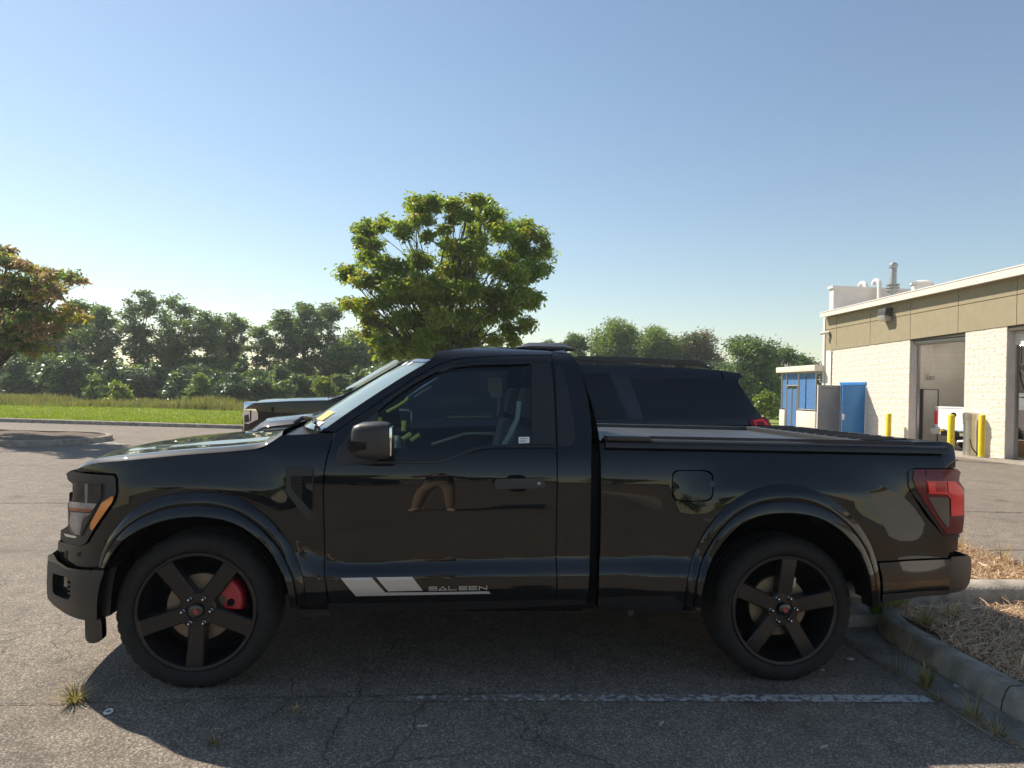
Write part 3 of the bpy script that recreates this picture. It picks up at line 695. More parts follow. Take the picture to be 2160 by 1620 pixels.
# rear deck with louvres
m = MB(); m.hexa([(2.12, 0.115, 1.27), (2.50, 0.10, 1.27), (2.50, 1.90, 1.27), (2.12, 1.885, 1.27), (2.12, 0.115, 1.318), (2.50, 0.10, 1.330), (2.50, 1.90, 1.330), (2.12, 1.885, 1.318)]); m.build('tailgate_spoiler', 'satin', TRUCK, bevel=0.006)
lv = None
for k in range(12):
    y = 0.32+k*0.125
    m = MB(); m.hexa([(2.17, y-0.02, 1.316), (2.45, y-0.05, 1.326), (2.45, y+0.005, 1.326), (2.17, y+0.035, 1.316), (2.17, y-0.02, 1.3225), (2.45, y-0.05, 1.3325), (2.45, y+0.005, 1.3305), (2.17, y+0.035, 1.3205)]); m.build('louvre_slot', 'dark_inner', TRUCK)
    m = MB(); m.hexa([(2.17, y+0.045, 1.318), (2.45, y+0.015, 1.328), (2.45, y+0.055, 1.328), (2.17, y+0.085, 1.318), (2.17, y+0.045, 1.327), (2.45, y+0.015, 1.337), (2.45, y+0.05, 1.3355), (2.17, y+0.08, 1.3255)]); m.build('louvre', 'satin', TRUCK)
def tg(u, v):
    z = 0.66+u*0.65; w = abs(2*v-1); x = 2.60-0.025*abs(u-0.7); ye = 0.16
    yy = ye+(1-ye)*(1-w); return (x+0.03*(1-w**4), yy if v <= 0.5 else 2-yy, z)
grid_mesh('tailgate', tg, 8, 20, 'paint', TRUCK)
def tg_top(u, v):
    a = tg(1, v); return (2.48+(a[0]-2.48)*u, a[1], 1.333-0.012*u*u)
grid_mesh('tailgate_top', tg_top, 4, 20, 'satin', TRUCK)
tl = [G_(*p) for p in [(318,138),(738,134),(785,166),(772,206),(766,258),(816,330),(820,600),(802,768),(762,798),(640,790),(598,742),(430,500),(332,332),(298,230)]]
bp('tail_light', tl, 'dark_red', off=0.010, thick=0.06, gap=0.001, mirror=CY, step=0.02)
TL = [o for o in TRUCK.children if o.name.startswith('tail_light')][0]
def tlp(name, pts, mat, off, th=0.003): return panel(name, [G_(*p) for p in pts], mat, TL, BS, off=off, thick=th, gap=0, step=0.02)
tlp('red_segment', [(430,256),(640,260),(716,256),(806,350),(812,598),(682,606),(678,432),(640,392),(452,384)], 'red_lens', 0.014)
tlp('red_highlight', [(440,268),(512,264),(525,376),(455,378)], 'red_lens', 0.018)
tlp('red_highlight', [(640,268),(712,264),(756,330),(720,420),(684,400),(650,372)], 'red_lens', 0.018)
tlp('smoked_segment', [(452,418),(630,424),(658,440),(664,690),(648,732),(560,610)], 'smoke_lens', 0.013)
tlp('dark_segment', [(430,146),(736,142),(776,172),(764,204),(430,208)], 'dark_red', 0.014)
for k in range(5): tlp('lens_rib', [(528,272+k*20),(632,272+k*20),(632,280+k*20),(528,280+k*20)], 'dark_red', 0.016, 0.002)
bp('light_surround', [G_(*p) for p in [(260,170),(300,138),(330,138),(304,230),(338,334),(436,500),(606,744),(650,796),(776,800),(774,826),(640,822),(600,790),(400,510),(290,370),(262,300)]], 'paint', off=0.006, thick=0.02, gap=0)
# rear valance and bumper
bp('rear_valance', [C_(*p) for p in [(1463,733),(1600,724),(1803,716),(1802,800),(1795,880),(1640,892),(1480,918),(1480,800)]], 'gloss_black', off=0.012, thick=0.05, gap=0.002, mirror=CY)
bp('valance_lip', [C_(*p) for p in [(1480,880),(1640,868),(1795,862),(1795,882),(1640,894),(1480,920)]], 'satin', off=0.018, thick=0.02, gap=0)
rb = [C_(*p) for p in [(1808,706),(1892,699),(1904,706),(1906,780),(1898,830),(1878,860),(1840,874),(1796,880),(1800,800)]]
bp('rear_bumper', rb, 'satin', off=0.006, thick=0.10, gap=0, mirror=CY, sm=1, step=0.02)
rbw = [BS.on(*C_(*p)) for p in [(1892,699),(1905,710),(1906,780),(1898,830),(1878,860),(1840,874)]]
def rbf(u, v):
    s = u*5; i = min(int(s), 4); t = s-i; a = np.array(rbw[i])*(1-t)+np.array(rbw[i+1])*t; ye = float(body_y(*a))-0.006
    w = abs(2*v-1); yy = ye+(1-ye)*(1-w); return (a[0]+0.03*(1-w**3), yy if v <= 0.5 else 2-yy, a[1])
grid_mesh('rear_bumper_face', rbf, 10, 20, 'satin', TRUCK, sharp=50)
m = MB(); m.box(2.50, 2.66, 0.16, 1.84, 0.70, 0.715); m.build('bumper_step', 'satin', TRUCK)
# exhaust tip ahead of the rear corner
ex = at(*C_(1355, 862), 'Y', 0.32)
m = MB(); m.lathe([(0.048, -0.14), (0.050, 0.05), (0.046, 0.05), (0.044, -0.13)], 20, 'X', (ex[0], 0.32, ex[2])); ob = m.build('exhaust_tip', 'exhaust', TRUCK, smooth=True)
m = MB(); m.tube([(ex[0]-0.1, 0.32, ex[2]), (ex[0]-0.4, 0.5, ex[2]+0.05), (0.2, 0.7, 0.36)], 0.03, 8); m.build('exhaust_pipe', 'dark_inner', TRUCK, smooth=True)
m = MB(); m.tube([(1.56, 0.3, 0.39), (1.56, 1.7, 0.39)], 0.045, 10); m.lathe([(0.0, -0.15), (0.12, -0.10), (0.14, 0), (0.12, 0.1), (0.0, 0.15)], 14, 'X', (1.56, 1.0, 0.39)); m.build('rear_axle', 'dark_inner', TRUCK, smooth=True)
q = at(*C_(288, 965), 'Y', 0.12); m = MB(); m.lathe([(0, -0.03), (0.018, -0.03), (0.022, 0), (0.022, 0.05), (0, 0.05)], 12, 'Y', (q[0], 0.12, q[2])); m.build('frame_bolt', 'trim', TRUCK, smooth=True)
# antenna on the far fender
a = at(690, 912, 'Y', 1.72); b = at(695, 786, 'Y', 1.72); m = MB(); m.tube([a, (a+b)/2, b], [0.003, 0.0022, 0.0015], 6); m.build('antenna', 'trim', TRUCK, smooth=True)

# ---- wheels
def tyre_mesh(R=0.400, rim=0.296, w=0.285, n=160):
    prof = [(rim, 0.030), (rim+0.012, 0.012), (rim+0.030, 0.002), (rim+0.050, 0.0), (rim+0.070, 0.006), (R-0.016, 0.020), (R-0.005, 0.036), (R, 0.060), (R, 0.105), (R-0.007, 0.108), (R-0.007, 0.118), (R, 0.121), (R, 0.164), (R-0.007, 0.167), (R-0.007, 0.177), (R, 0.18), (R, w-0.06), (R-0.005, w-0.036), (R-0.016, w-0.020), (rim+0.05, w), (rim, w-0.03)]
    m = MB(); m.lathe(prof, n, 'Y')
    k = len(prof); out = []
    for i, (x, y, z) in enumerate(m.v):
        c = i//k; j = i % k; r = math.hypot(x, z)
        if 5 <= j <= 7 or 16 <= j <= 18:
            if (c % 4) == 0: f = (r-0.006)/r; x *= f; z *= f
        z = max(z, -0.3925); out.append((x, y, z))
    m.v = out; return m
def add_wheel(X, side, rot, front):
    sgn = 1 if side == 0 else -1
    y0 = 0.030 if side == 0 else 1.970
    hub = bpy.data.objects.new('wheel', None); C.objects.link(hub); hub.empty_display_size = 0.2
    hub.location = (X, y0-1.0, 0.3938); hub.parent = TRUCK     # truck empty at (0,1,0)
    hub.rotation_euler = (0, 0, 0 if side == 0 else math.pi)
    def put(mb, name, mat, smooth=True, sharp=35, bevel=0.0, parent=None):
        o = mb.build(name, mat, None, smooth=smooth, sharp=sharp, bevel=bevel); o.parent = parent or hub; return o
    put(tyre_mesh(), 'tyre', 'rubber', sharp=28)
    rimO = put(MB().lathe([(0.278, 0.24), (0.262, 0.22), (0.258, 0.10), (0.272, 0.055), (0.279, 0.030), (0.281, 0.016), (0.285, 0.012), (0.297, 0.010), (0.302, 0.014), (0.303, 0.028), (0.300, 0.04)], 96), 'rim', 'rim', sharp=30)
    put(MB().lathe([(0.0, 0.235), (0.275, 0.235)], 48), 'dust_shield', 'dark_inner')
    put(MB().lathe([(0.06, 0.10), (0.172 if front else 0.165, 0.10), (0.172 if front else 0.165, 0.128), (0.06, 0.128)], 64), 'brake_disc', 'disc', sharp=30)
    # spokes
    for k in range(5):
        a = math.radians(rot+72*k); ca, sa = math.cos(a), math.sin(a)
        st = [(0.058, 0.041, 0.036), (0.10, 0.041, 0.033), (0.18, 0.0425, 0.024), (0.25, 0.044, 0.017), (0.284, 0.046, 0.016)]
        m = MB(); V = []; F = []
        for (r, hw, y) in st:
            for (t, yy) in ((-hw-0.002, y+0.06), (-hw, y+0.006), (-hw+0.006, y), (hw-0.006, y), (hw, y+0.006), (hw+0.002, y+0.06)):
                V.append((r*ca-t*sa, yy, r*sa+t*ca))
        for i in range(len(st)-1):
            for j in range(5): F.append((i*6+j, (i+1)*6+j, (i+1)*6+j+1, i*6+j+1))
        F.append(tuple(range(6))); m.add(V, F)
        put(m, 'spoke', 'rim', sharp=25, parent=None)
    put(MB().lathe([(0.0, 0.040), (0.052, 0.040), (0.054, 0.034), (0.088, 0.034), (0.094, 0.040), (0.096, 0.09)], 48), 'hub', 'rim', sharp=30)
    put(MB().lathe([(0.0, 0.012), (0.026, 0.012), (0.034, 0.016), (0.038, 0.04)], 32), 'centre_cap', 'gloss_black', sharp=30)
    e = MB(); e.add([(-0.016, 0.0105, 0.006), (-0.002, 0.0105, 0.018), (0.017, 0.0105, -0.004), (0.003, 0.0105, -0.017)], [(0, 1, 2, 3)]); put(e, 'cap_emblem', 'emblem', smooth=False)
    lug = None
    for k in range(6):
        a = math.radians(60*k+2); p = (0.070*math.cos(a), 0.0, 0.070*math.sin(a))
        if lug is None:
            m = MB(); m.lathe([(0.0, 0.008), (0.005, 0.009), (0.008, 0.014), (0.009, 0.03), (0.0105, 0.031), (0.0105, 0.046)], 6); lug = put(m, 'lug_nut', 'steel', sharp=30); lug.location = p
            m = MB()
        else:
            o = lug.copy(); C.objects.link(o); o.parent = hub; o.location = p
        mm = MB(); mm.lathe([(0.0105, 0.0335), (0.015, 0.0335)], 12, 'Y', p); put(mm, 'lug_seat', 'dark_inner', smooth=False)
    if front:
        for (t0, t1, r0, r1) in ((-0.02, 0.80, 0.118, 0.215), (-0.62, -0.30, 0.125, 0.205)):
            m = MB(); n = 8; V = []; F = []
            for i in range(n+1):
                t = t0+(t1-t0)*i/n; e_ = 0.012*math.sin(i/n*math.pi)
                for (r, y) in ((r0+(0.02 if 2 < i < 6 else 0), 0.075), (r1-0.012+e_, 0.070), (r1+e_, 0.085), (r1+e_, 0.16), (r0, 0.16)):
                    V.append((r*math.cos(t), y, r*math.sin(t)))
            for i in range(n):
                for j in range(5): F.append((i*5+j, i*5+(j+1) % 5, (i+1)*5+(j+1) % 5, (i+1)*5+j))
            F.append((0, 1, 2, 3, 4)); F.append(tuple(n*5+j for j in (4, 3, 2, 1, 0))); m.add(V, F)
            put(m, 'brake_caliper', 'caliper', sharp=40, bevel=0.004)
        m = MB(); m.lathe([(0, 0.062), (0.018, 0.062), (0.02, 0.075)], 16, 'Y', (0.155, 0, 0.03)); put(m, 'caliper_piston', 'dark_inner')
    else:
        m = MB(); m.box(0.06, 0.10, 0.09, 0.15, 0.10, 0.16); put(m, 'brake_caliper', 'exhaust', bevel=0.006)
    return hub
add_wheel(-1.56, 0, -90, True); add_wheel(1.56, 0, 13, False)
add_wheel(-1.56, 1, 40, True); add_wheel(1.56, 1, 70, False)

# ---- cabin
m = MB(); m.box(-0.95, -0.62, 0.2, 1.8, 0.85, 1.19); m.build('dashboard', 'dash', TRUCK, bevel=0.04)
m = MB(); m.box(-0.92, -0.64, 0.32, 0.78, 1.18, 1.25); m.build('instrument_hood', 'dash', TRUCK, bevel=0.03)
sw = MB(); c0 = Vector((-0.52, 0.56, 1.10)); nx = Vector((0.88, 0, 0.47)); ax1 = Vector((0, 1, 0)); ax2 = nx.cross(ax1)
sw.tube([c0+(ax1*math.cos(t)+ax2*math.sin(t))*0.185 for t in np.linspace(0, 2*math.pi, 33)], 0.014, 8, cap=False)
sw.tube([c0-ax1*0.18, c0+ax1*0.18], 0.02, 6); sw.tube([c0, c0-nx*0.25], 0.03, 8)
sw.build('steering_wheel', 'dash', TRUCK, smooth=True)
SX = -0.14
for y0, nm in ((0.32, 'seat'), (1.18, 'seat')):
    m = MB(); m.hexa([(-0.42, y0, 0.72), (0.22, y0, 0.68), (0.22, y0+0.5, 0.68), (-0.42, y0+0.5, 0.72), (-0.42, y0, 0.88), (0.2, y0, 0.84), (0.2, y0+0.5, 0.84), (-0.42, y0+0.5, 0.88)])
    m.hexa([(0.10, y0, 0.84), (0.26, y0, 0.82), (0.26, y0+0.5, 0.82), (0.10, y0+0.5, 0.84), (0.22, y0+0.05, 1.36), (0.33, y0+0.05, 1.34), (0.33, y0+0.45, 1.34), (0.22, y0+0.45, 1.36)])
    m.v = [(p[0]+SX, p[1], p[2]) for p in m.v]; s_ = m.build('seat', 'seat', TRUCK, bevel=0.035)
    m = MB(); m.hexa([(0.24, y0+0.12, 1.40), (0.33, y0+0.12, 1.39), (0.33, y0+0.38, 1.39), (0.24, y0+0.38, 1.40), (0.27, y0+0.14, 1.58), (0.34, y0+0.14, 1.57), (0.34, y0+0.36, 1.57), (0.27, y0+0.36, 1.58)]); m.v = [(p[0]+SX, p[1], p[2]) for p in m.v]; m.build('headrest', 'seat', s_, bevel=0.025)
m = MB(); m.tube([at(*W_(*p), 'Y', 0.24) for p in [(1640,400),(1625,550),(1560,690),(1495,800)]], 0.016, 4); m.build('seat_belt', 'pale_lit_trim', TRUCK)
def arm(y):
    m = MB(); p = [at(*W_(872, 778), 'Y', y), at(*W_(1010, 735), 'Y', y), at(*W_(1150, 688), 'Y', y), at(*W_(1250, 682), 'Y', y), at(*W_(1465, 684), 'Y', y)]; m.tube(p, 0.011, 5); return m.build('door_armrest_trim', 'pale_lit_trim', TRUCK, smooth=True)
arm(1.78)
m = MB(); m.tube([at(*W_(1015, 541), 'Y', 1.86), at(*W_(1400, 535), 'Y', 1.86)], 0.007, 5); m.build('window_ledge_trim', 'pale_lit_trim', TRUCK, smooth=True)
m = MB()
pa = [at(*W_(*p), 'Y', 1.74) for p in [(1370,205),(1400,190),(1470,188),(1492,210),(1488,340),(1478,372),(1400,368),(1385,320),(1368,310)]]
m.add([(p[0], p[1]-0.0, p[2]) for p in pa], [tuple(range(9))]); m.build('window_sticker', 'paper_white', TRUCK, fix=False)
M['cabin_glint'] = simple('cabin_glint_yellow', (0.78, 0.85, 0.16), rough=0.35)  # bright highlights on cabin edges, put in as yellow-green strips
def cab_strip(name, pts, Y, r, mat='cabin_glint'):
    m = MB(); m.tube([at(*W_(*p), 'Y', Y) for p in pts], r, 5); m.build(name, mat, TRUCK, smooth=True)
cab_strip('pillar_glint_strip', [(480,492),(560,450),(640,400),(668,372)], 1.72, 0.012)
cab_strip('vent_glint', [(632,572),(634,615),(628,660)], 1.2, 0.018)
cab_strip('vent_glint', [(412,545),(420,570),(414,595)], 1.1, 0.018)
cab_strip('wheel_glint', [(572,750),(620,728),(690,682)], 0.8, 0.014)
cab_strip('wheel_glint', [(690,742),(730,716),(768,690)], 0.8, 0.014)
cab_strip('pillar_glint_strip', [(722,362),(800,310),(878,268)], 1.80, 0.008, 'pale_lit_trim')
cab_strip('frame_glint_strip', [(1465,375),(1462,450),(1452,525)], 1.80, 0.008, 'pale_lit_trim')
# ================================================================== ground materials
def asphalt_mat(name, worn_line=False):
    m, t, b = new_mat(name); b.inputs['Roughness'].default_value = 0.88; b.inputs['Specular IOR Level'].default_value = 0.35
    g = nd(t, 'ShaderNodeNewGeometry'); pos = g.outputs['Position']; L = t.links.new
    big = nd(t, 'ShaderNodeTexNoise'); big.inputs['Scale'].default_value = 0.35; big.inputs['Detail'].default_value = 5; L(pos, big.inputs['Vector'])
    mid = nd(t, 'ShaderNodeTexNoise'); mid.inputs['Scale'].default_value = 6.0; mid.inputs['Detail'].default_value = 7; L(pos, mid.inputs['Vector'])
    vo = nd(t, 'ShaderNodeTexVoronoi'); vo.inputs['Scale'].default_value = 100.0; vo.inputs['Randomness'].default_value = 1.0; L(pos, vo.inputs['Vector'])
    stone = nd(t, 'ShaderNodeValToRGB'); cr = stone.color_ramp
    cr.elements[0].position = 0.0; cr.elements[0].color = (0.146, 0.124, 0.100, 1); cr.elements[1].position = 1.0; cr.elements[1].color = (0.454, 0.378, 0.297, 1)
    e = cr.elements.new(0.5); e.color = (0.243, 0.205, 0.162, 1); e = cr.elements.new(0.88); e.color = (0.324, 0.272, 0.214, 1)
    sep = nd(t, 'ShaderNodeSeparateColor'); L(vo.outputs['Color'], sep.inputs[0]); L(sep.outputs[0], stone.inputs['Fac'])
    # tar between stones
    tarm = nd(t, 'ShaderNodeMapRange'); tarm.inputs['From Min'].default_value = 0.35; tarm.inputs['From Max'].default_value = 0.75; L(vo.outputs['Distance'], tarm.inputs['Value'])
    mx = nd(t, 'ShaderNodeMix', data_type='RGBA'); L(tarm.outputs[0], mx.inputs['Factor']); L(stone.outputs['Color'], mx.inputs['A']); mx.inputs['B'].default_value = (0.130, 0.109, 0.089, 1)
    # large patches
    rp = nd(t, 'ShaderNodeMapRange'); rp.inputs['From Min'].default_value = 0.3; rp.inputs['From Max'].default_value = 0.7; rp.inputs['To Min'].default_value = 0.68; rp.inputs['To Max'].default_value = 1.22
    add = nd(t, 'ShaderNodeMath', operation='ADD'); add.inputs[1].default_value = 0
    half = nd(t, 'ShaderNodeMix', data_type='FLOAT'); half.inputs['Factor'].default_value = 0.55; L(big.outputs['Fac'], half.inputs['A']); L(mid.outputs['Fac'], half.inputs['B']); L(half.outputs['Result'], rp.inputs['Value'])
    mul = nd(t, 'ShaderNodeMix', data_type='RGBA', blend_type='MULTIPLY'); mul.inputs['Factor'].default_value = 1.0; L(mx.outputs['Result'], mul.inputs['A']); L(rp.outputs[0], mul.inputs['B'])
    col = mul.outputs['Result']
    st = nd(t, 'ShaderNodeTexNoise'); st.inputs['Scale'].default_value = 1.1; st.inputs['Detail'].default_value = 5; st.inputs['Roughness'].default_value = 0.62; st.inputs['Distortion'].default_value = 0.6; L(pos, st.inputs['Vector'])
    sr = nd(t, 'ShaderNodeMapRange'); sr.inputs['From Min'].default_value = 0.56; sr.inputs['From Max'].default_value = 0.74; sr.inputs['To Min'].default_value = 1.0; sr.inputs['To Max'].default_value = 0.62; L(st.outputs['Fac'], sr.inputs['Value'])
    sm_ = nd(t, 'ShaderNodeMix', data_type='RGBA', blend_type='MULTIPLY'); sm_.inputs['Factor'].default_value = 1.0; L(col, sm_.inputs['A']); L(sr.outputs[0], sm_.inputs['B']); col = sm_.outputs['Result']
    # scattered pale chips
    v2 = nd(t, 'ShaderNodeTexVoronoi'); v2.inputs['Scale'].default_value = 34.0; L(pos, v2.inputs['Vector'])
    s2 = nd(t, 'ShaderNodeSeparateColor'); L(v2.outputs['Color'], s2.inputs[0])
    c1 = nd(t, 'ShaderNodeMath', operation='GREATER_THAN'); c1.inputs[1].default_value = 0.955; L(s2.outputs[1], c1.inputs[0])
    c2 = nd(t, 'ShaderNodeMath', operation='LESS_THAN'); c2.inputs[1].default_value = 0.16; L(v2.outputs['Distance'], c2.inputs[0])
    c3 = nd(t, 'ShaderNodeMath', operation='MULTIPLY'); L(c1.outputs[0], c3.inputs[0]); L(c2.outputs[0], c3.inputs[1])
    chip = nd(t, 'ShaderNodeMix', data_type='RGBA'); L(c3.outputs[0], chip.inputs['Factor']); L(col, chip.inputs['A']); chip.inputs['B'].default_value = (0.34, 0.31, 0.27, 1); col = chip.outputs['Result']
    # hairline crack network
    wob = nd(t, 'ShaderNodeTexNoise'); wob.inputs['Scale'].default_value = 2.2; wob.inputs['Detail'].default_value = 6; L(pos, wob.inputs['Vector'])
    wa = nd(t, 'ShaderNodeVectorMath', operation='SCALE'); wa.inputs['Scale'].default_value = 0.55; L(wob.outputs['Color'], wa.inputs[0])
    wp_ = nd(t, 'ShaderNodeVectorMath', operation='ADD'); L(pos, wp_.inputs[0]); L(wa.outputs[0], wp_.inputs[1])
    v3 = nd(t, 'ShaderNodeTexVoronoi', feature='DISTANCE_TO_EDGE'); v3.inputs['Scale'].default_value = 0.85; L(wp_.outputs[0], v3.inputs['Vector'])
    cw = nd(t, 'ShaderNodeMapRange'); cw.inputs['From Min'].default_value = 0.0015; cw.inputs['From Max'].default_value = 0.006; cw.inputs['To Min'].default_value = 0.6; cw.inputs['To Max'].default_value = 0.0; L(v3.outputs['Distance'], cw.inputs['Value'])
    cmask = nd(t, 'ShaderNodeMapRange'); cmask.inputs['From Min'].default_value = 0.50; cmask.inputs['From Max'].default_value = 0.64; L(big.outputs['Fac'], cmask.inputs['Value'])
    cm = nd(t, 'ShaderNodeMath', operation='MULTIPLY'); L(cw.outputs[0], cm.inputs[0]); L(cmask.outputs[0], cm.inputs[1])
    crk = nd(t, 'ShaderNodeMix', data_type='RGBA'); L(cm.outputs[0], crk.inputs['Factor']); L(col, crk.inputs['A']); crk.inputs['B'].default_value = (0.022, 0.02, 0.018, 1); col = crk.outputs['Result']
    if worn_line:
        wn = nd(t, 'ShaderNodeTexNoise'); wn.inputs['Scale'].default_value = 28.0; wn.inputs['Detail'].default_value = 8; L(pos, wn.inputs['Vector'])
        sx = nd(t, 'ShaderNodeSeparateXYZ'); L(pos, sx.inputs[0])
        gx = nd(t, 'ShaderNodeMapRange'); gx.inputs['From Min'].default_value = -0.3; gx.inputs['From Max'].default_value = 2.2; gx.inputs['To Min'].default_value = -0.08; gx.inputs['To Max'].default_value = 0.10; L(sx.outputs[0], gx.inputs['Value'])
        ad = nd(t, 'ShaderNodeMath', operation='ADD'); L(wn.outputs['Fac'], ad.inputs[0]); L(gx.outputs[0], ad.inputs[1])
        th = nd(t, 'ShaderNodeMapRange'); th.inputs['From Min'].default_value = 0.46; th.inputs['From Max'].default_value = 0.60; L(ad.outputs[0], th.inputs['Value'])
        ln = nd(t, 'ShaderNodeMix', data_type='RGBA'); L(th.outputs[0], ln.inputs['Factor']); L(col, ln.inputs['A']); ln.inputs['B'].default_value = (0.45, 0.455, 0.45, 1); col = ln.outputs['Result']
    L(col, b.inputs['Base Color'])
    # relief
    h1 = nd(t, 'ShaderNodeMath', operation='MULTIPLY'); h1.inputs[1].default_value = -0.5; L(vo.outputs['Distance'], h1.inputs[0])
    h2 = nd(t, 'ShaderNodeMath', operation='MULTIPLY_ADD'); h2.inputs[1].default_value = 0.45; L(sep.outputs[1], h2.inputs[0]); L(h1.outputs[0], h2.inputs[2])
    h3 = nd(t, 'ShaderNodeMath', operation='MULTIPLY_ADD'); h3.inputs[1].default_value = -1.2; L(cm.outputs[0], h3.inputs[0]); L(h2.outputs[0], h3.inputs[2])
    bp_ = nd(t, 'ShaderNodeBump'); bp_.inputs['Strength'].default_value = 0.6; bp_.inputs['Distance'].default_value = 0.010; L(h3.outputs[0], bp_.inputs['Height']); L(bp_.outputs['Normal'], b.inputs['Normal'])
    return m
M['asphalt'] = asphalt_mat('asphalt'); M['paint_line'] = asphalt_mat('worn_white_line', True)
M['concrete'] = simple('kerb_concrete', (0.30, 0.265, 0.215), rough=0.9, var=0.42, scale=7, bump=0.9, bscale=55)
M['concrete2'] = simple('gutter_concrete', (0.22, 0.195, 0.165), rough=0.9, var=0.35, scale=5, bump=0.4, bscale=90)
M['soil'] = simple('soil', (0.10, 0.066, 0.042), rough=0.95, var=0.45, scale=10, bump=0.9, bscale=25)
M['grassland'] = simple('far_ground', (0.075, 0.085, 0.03), rough=0.95, var=0.3, scale=0.3)
M['lawn'] = simple('mown_lawn', (0.18, 0.225, 0.032), rough=0.9, var=0.35, scale=1.4, bump=0.8, bscale=25)
M['straw_bed'] = simple('straw_bed', (0.22, 0.15, 0.09), rough=0.95, var=0.5, scale=25, bump=0.9, bscale=60)
M['crack'] = simple('crack_fill', (0.045, 0.039, 0.033), rough=0.95)

def sheet(name, poly, z, mat, kind='structure'):
    m = MB(); m.add([(x, y, z) for x, y in poly], [tuple(range(len(poly)))]); o = m.build(name, mat, fix=False); o['kind'] = kind; return o
sheet('terrain', [(-900, -900), (900, -900), (900, 900), (-900, 900)], -0.06, 'grassland')
sheet('car_park', [(-80, -60), (60, -60), (60, 33), (14.5, 33), (12, 27), (9, 23.6), (3, 21.3), (-7.1, 21.25), (-15.5, 22.3), (-80, 30.5)], 0.0, 'asphalt')
LOT = bpy.data.objects['car_park']
lawn_edge = [(-80, 30.4), (-40, 25.3), (-15.5, 22.15), (-11, 21.55), (-7.1, 21.1), (-2, 20.95), (3, 21.15), (6, 22.0), (9, 23.4), (12, 26.8), (14.5, 33), (15, 45)]
sheet('lawn', lawn_edge+[(15, 90), (-80, 90)], 0.115, 'lawn')
sheet('grass_verge', [(15.05, 29.5), (15.05, 90), (80, 90), (80, 29.5)], 0.06, 'lawn')
def kerb(name, path, prof, mat, n_sub=1, side=1):
    """prof: (offset to the left of travel, z)"""
    P = densify(path, 0.4, closed=False); V = []; F = []; k = len(prof)
    for i, p in enumerate(P):
        d = P[min(i+1, len(P)-1)]-P[max(i-1, 0)]; d = d/np.linalg.norm(d); nrm = np.array([-d[1], d[0]])*side
        j = 0.004*math.sin(i*1.7)+0.003*math.sin(i*0.61)
        for (o, z) in prof: V.append((p[0]+nrm[0]*(o+j), p[1]+nrm[1]*(o+j), z))
    for i in range(len(P)-1):
        for q in range(k-1): F.append((i*k+q, (i+1)*k+q, (i+1)*k+q+1, i*k+q+1))
    F.append(tuple(range(k))); F.append(tuple((len(P)-1)*k+q for q in range(k))[::-1])
    m = MB(); m.add(V, F); o = m.build(name, mat, smooth=True, sharp=50); o['kind'] = 'structure'; return o
KP = [(-0.02, -0.02), (0.0, 0.08), (0.012, 0.115), (0.035, 0.128), (0.15, 0.130), (0.165, 0.12), (0.17, -0.02)]
kerb('lawn_kerb', lawn_edge[1:-1], [(-0.05, -0.02), (-0.02, 0.10), (0.0, 0.125), (0.03, 0.132), (0.14, 0.134), (0.15, 0.10)], 'concrete')
# island behind the parked pickup
near_kerb = [(2.50, -9.0), (2.505, -3.0), (2.51, -0.6), (2.52, 0.2), (2.545, 0.62), (2.62, 0.86), (2.78, 1.02), (3.0, 1.06)]
kerb('island_kerb', near_kerb, [(0.0, -0.02), (-0.012, 0.06), (-0.03, 0.105), (-0.05, 0.128), (-0.135, 0.133), (-0.148, 0.11), (-0.148, -0.02)], 'concrete')
kerb('gutter', [(2.28, -9), (2.265, -1.0), (2.26, -0.4), (2.262, 0.1), (2.28, 0.5), (2.36, 0.95), (2.5, 1.3)], [(0.0, -0.02), (-0.002, 0.006), (-0.10, 0.004), (-0.26, 0.010), (-0.28, -0.02)], 'concrete2')
straw_poly = [(2.645, -9), (2.645, 0.2), (2.69, 0.62), (2.86, 0.86), (3.05, 0.93), (7.0, 0.93), (7.0, -9)]
def bumpy(name, poly, z, amp, step, mat, kind):
    P = densify(poly, step); v2, tr = triang(P if area2(P) > 0 else P[::-1], step)
    V = [(x, y, z+amp*(math.sin(x*5.1+y*3.3)*0.5+math.sin(x*11.7-y*7.9)*0.3+random.uniform(-.35, .35))) for x, y in v2]
    F = [f if np.cross(v2[f[1]]-v2[f[0]], v2[f[2]]-v2[f[0]]) > 0 else f[::-1] for f in tr]
    o = mk(name, V, F, mat, None, smooth=True); o['kind'] = kind; return o
for y in (-1.9, -0.35):
    MB().prism([(2.508, -0.01), (2.521, 0.061), (2.539, 0.1065), (2.559, 0.1298), (2.646, 0.1348), (2.646, -0.01)], 'Y', y-0.0035, y+0.0035).build('joint', 'crack', bpy.data.objects['island_kerb'])
bumpy('planting_bed', straw_poly, 0.098, 0.022, 0.12, 'straw_bed', 'structure')
kerb('divider_gutter', [(2.3, 1.07), (12, 1.0)], [(-0.16, -0.02), (-0.155, 0.085), (-0.07, 0.088), (0.08, 0.086), (0.09, -0.02)], 'concrete')
kerb('divider_kerb', [(2.3, 1.155), (12, 1.085)], [(0.0, 0.02), (0.004, 0.15), (0.018, 0.19), (0.05, 0.212), (0.20, 0.218), (0.22, 0.20), (0.22, 0.0)], 'concrete')
bumpy('far_planting_bed', [(2.3, 1.33), (4.7, 1.31), (4.72, 2.0), (4.74, 3.0), (4.6, 5.6), (2.3, 5.6)], 0.150, 0.022, 0.12, 'straw_bed', 'structure')
kerb('far_bed_kerb', [(4.78, 1.0), (4.80, 2.0), (4.84, 3.0), (4.70, 5.6)], [(0.16, 0.0), (0.15, 0.13), (0.02, 0.13), (-0.01, 0.10), (-0.02, -0.02)], 'concrete')
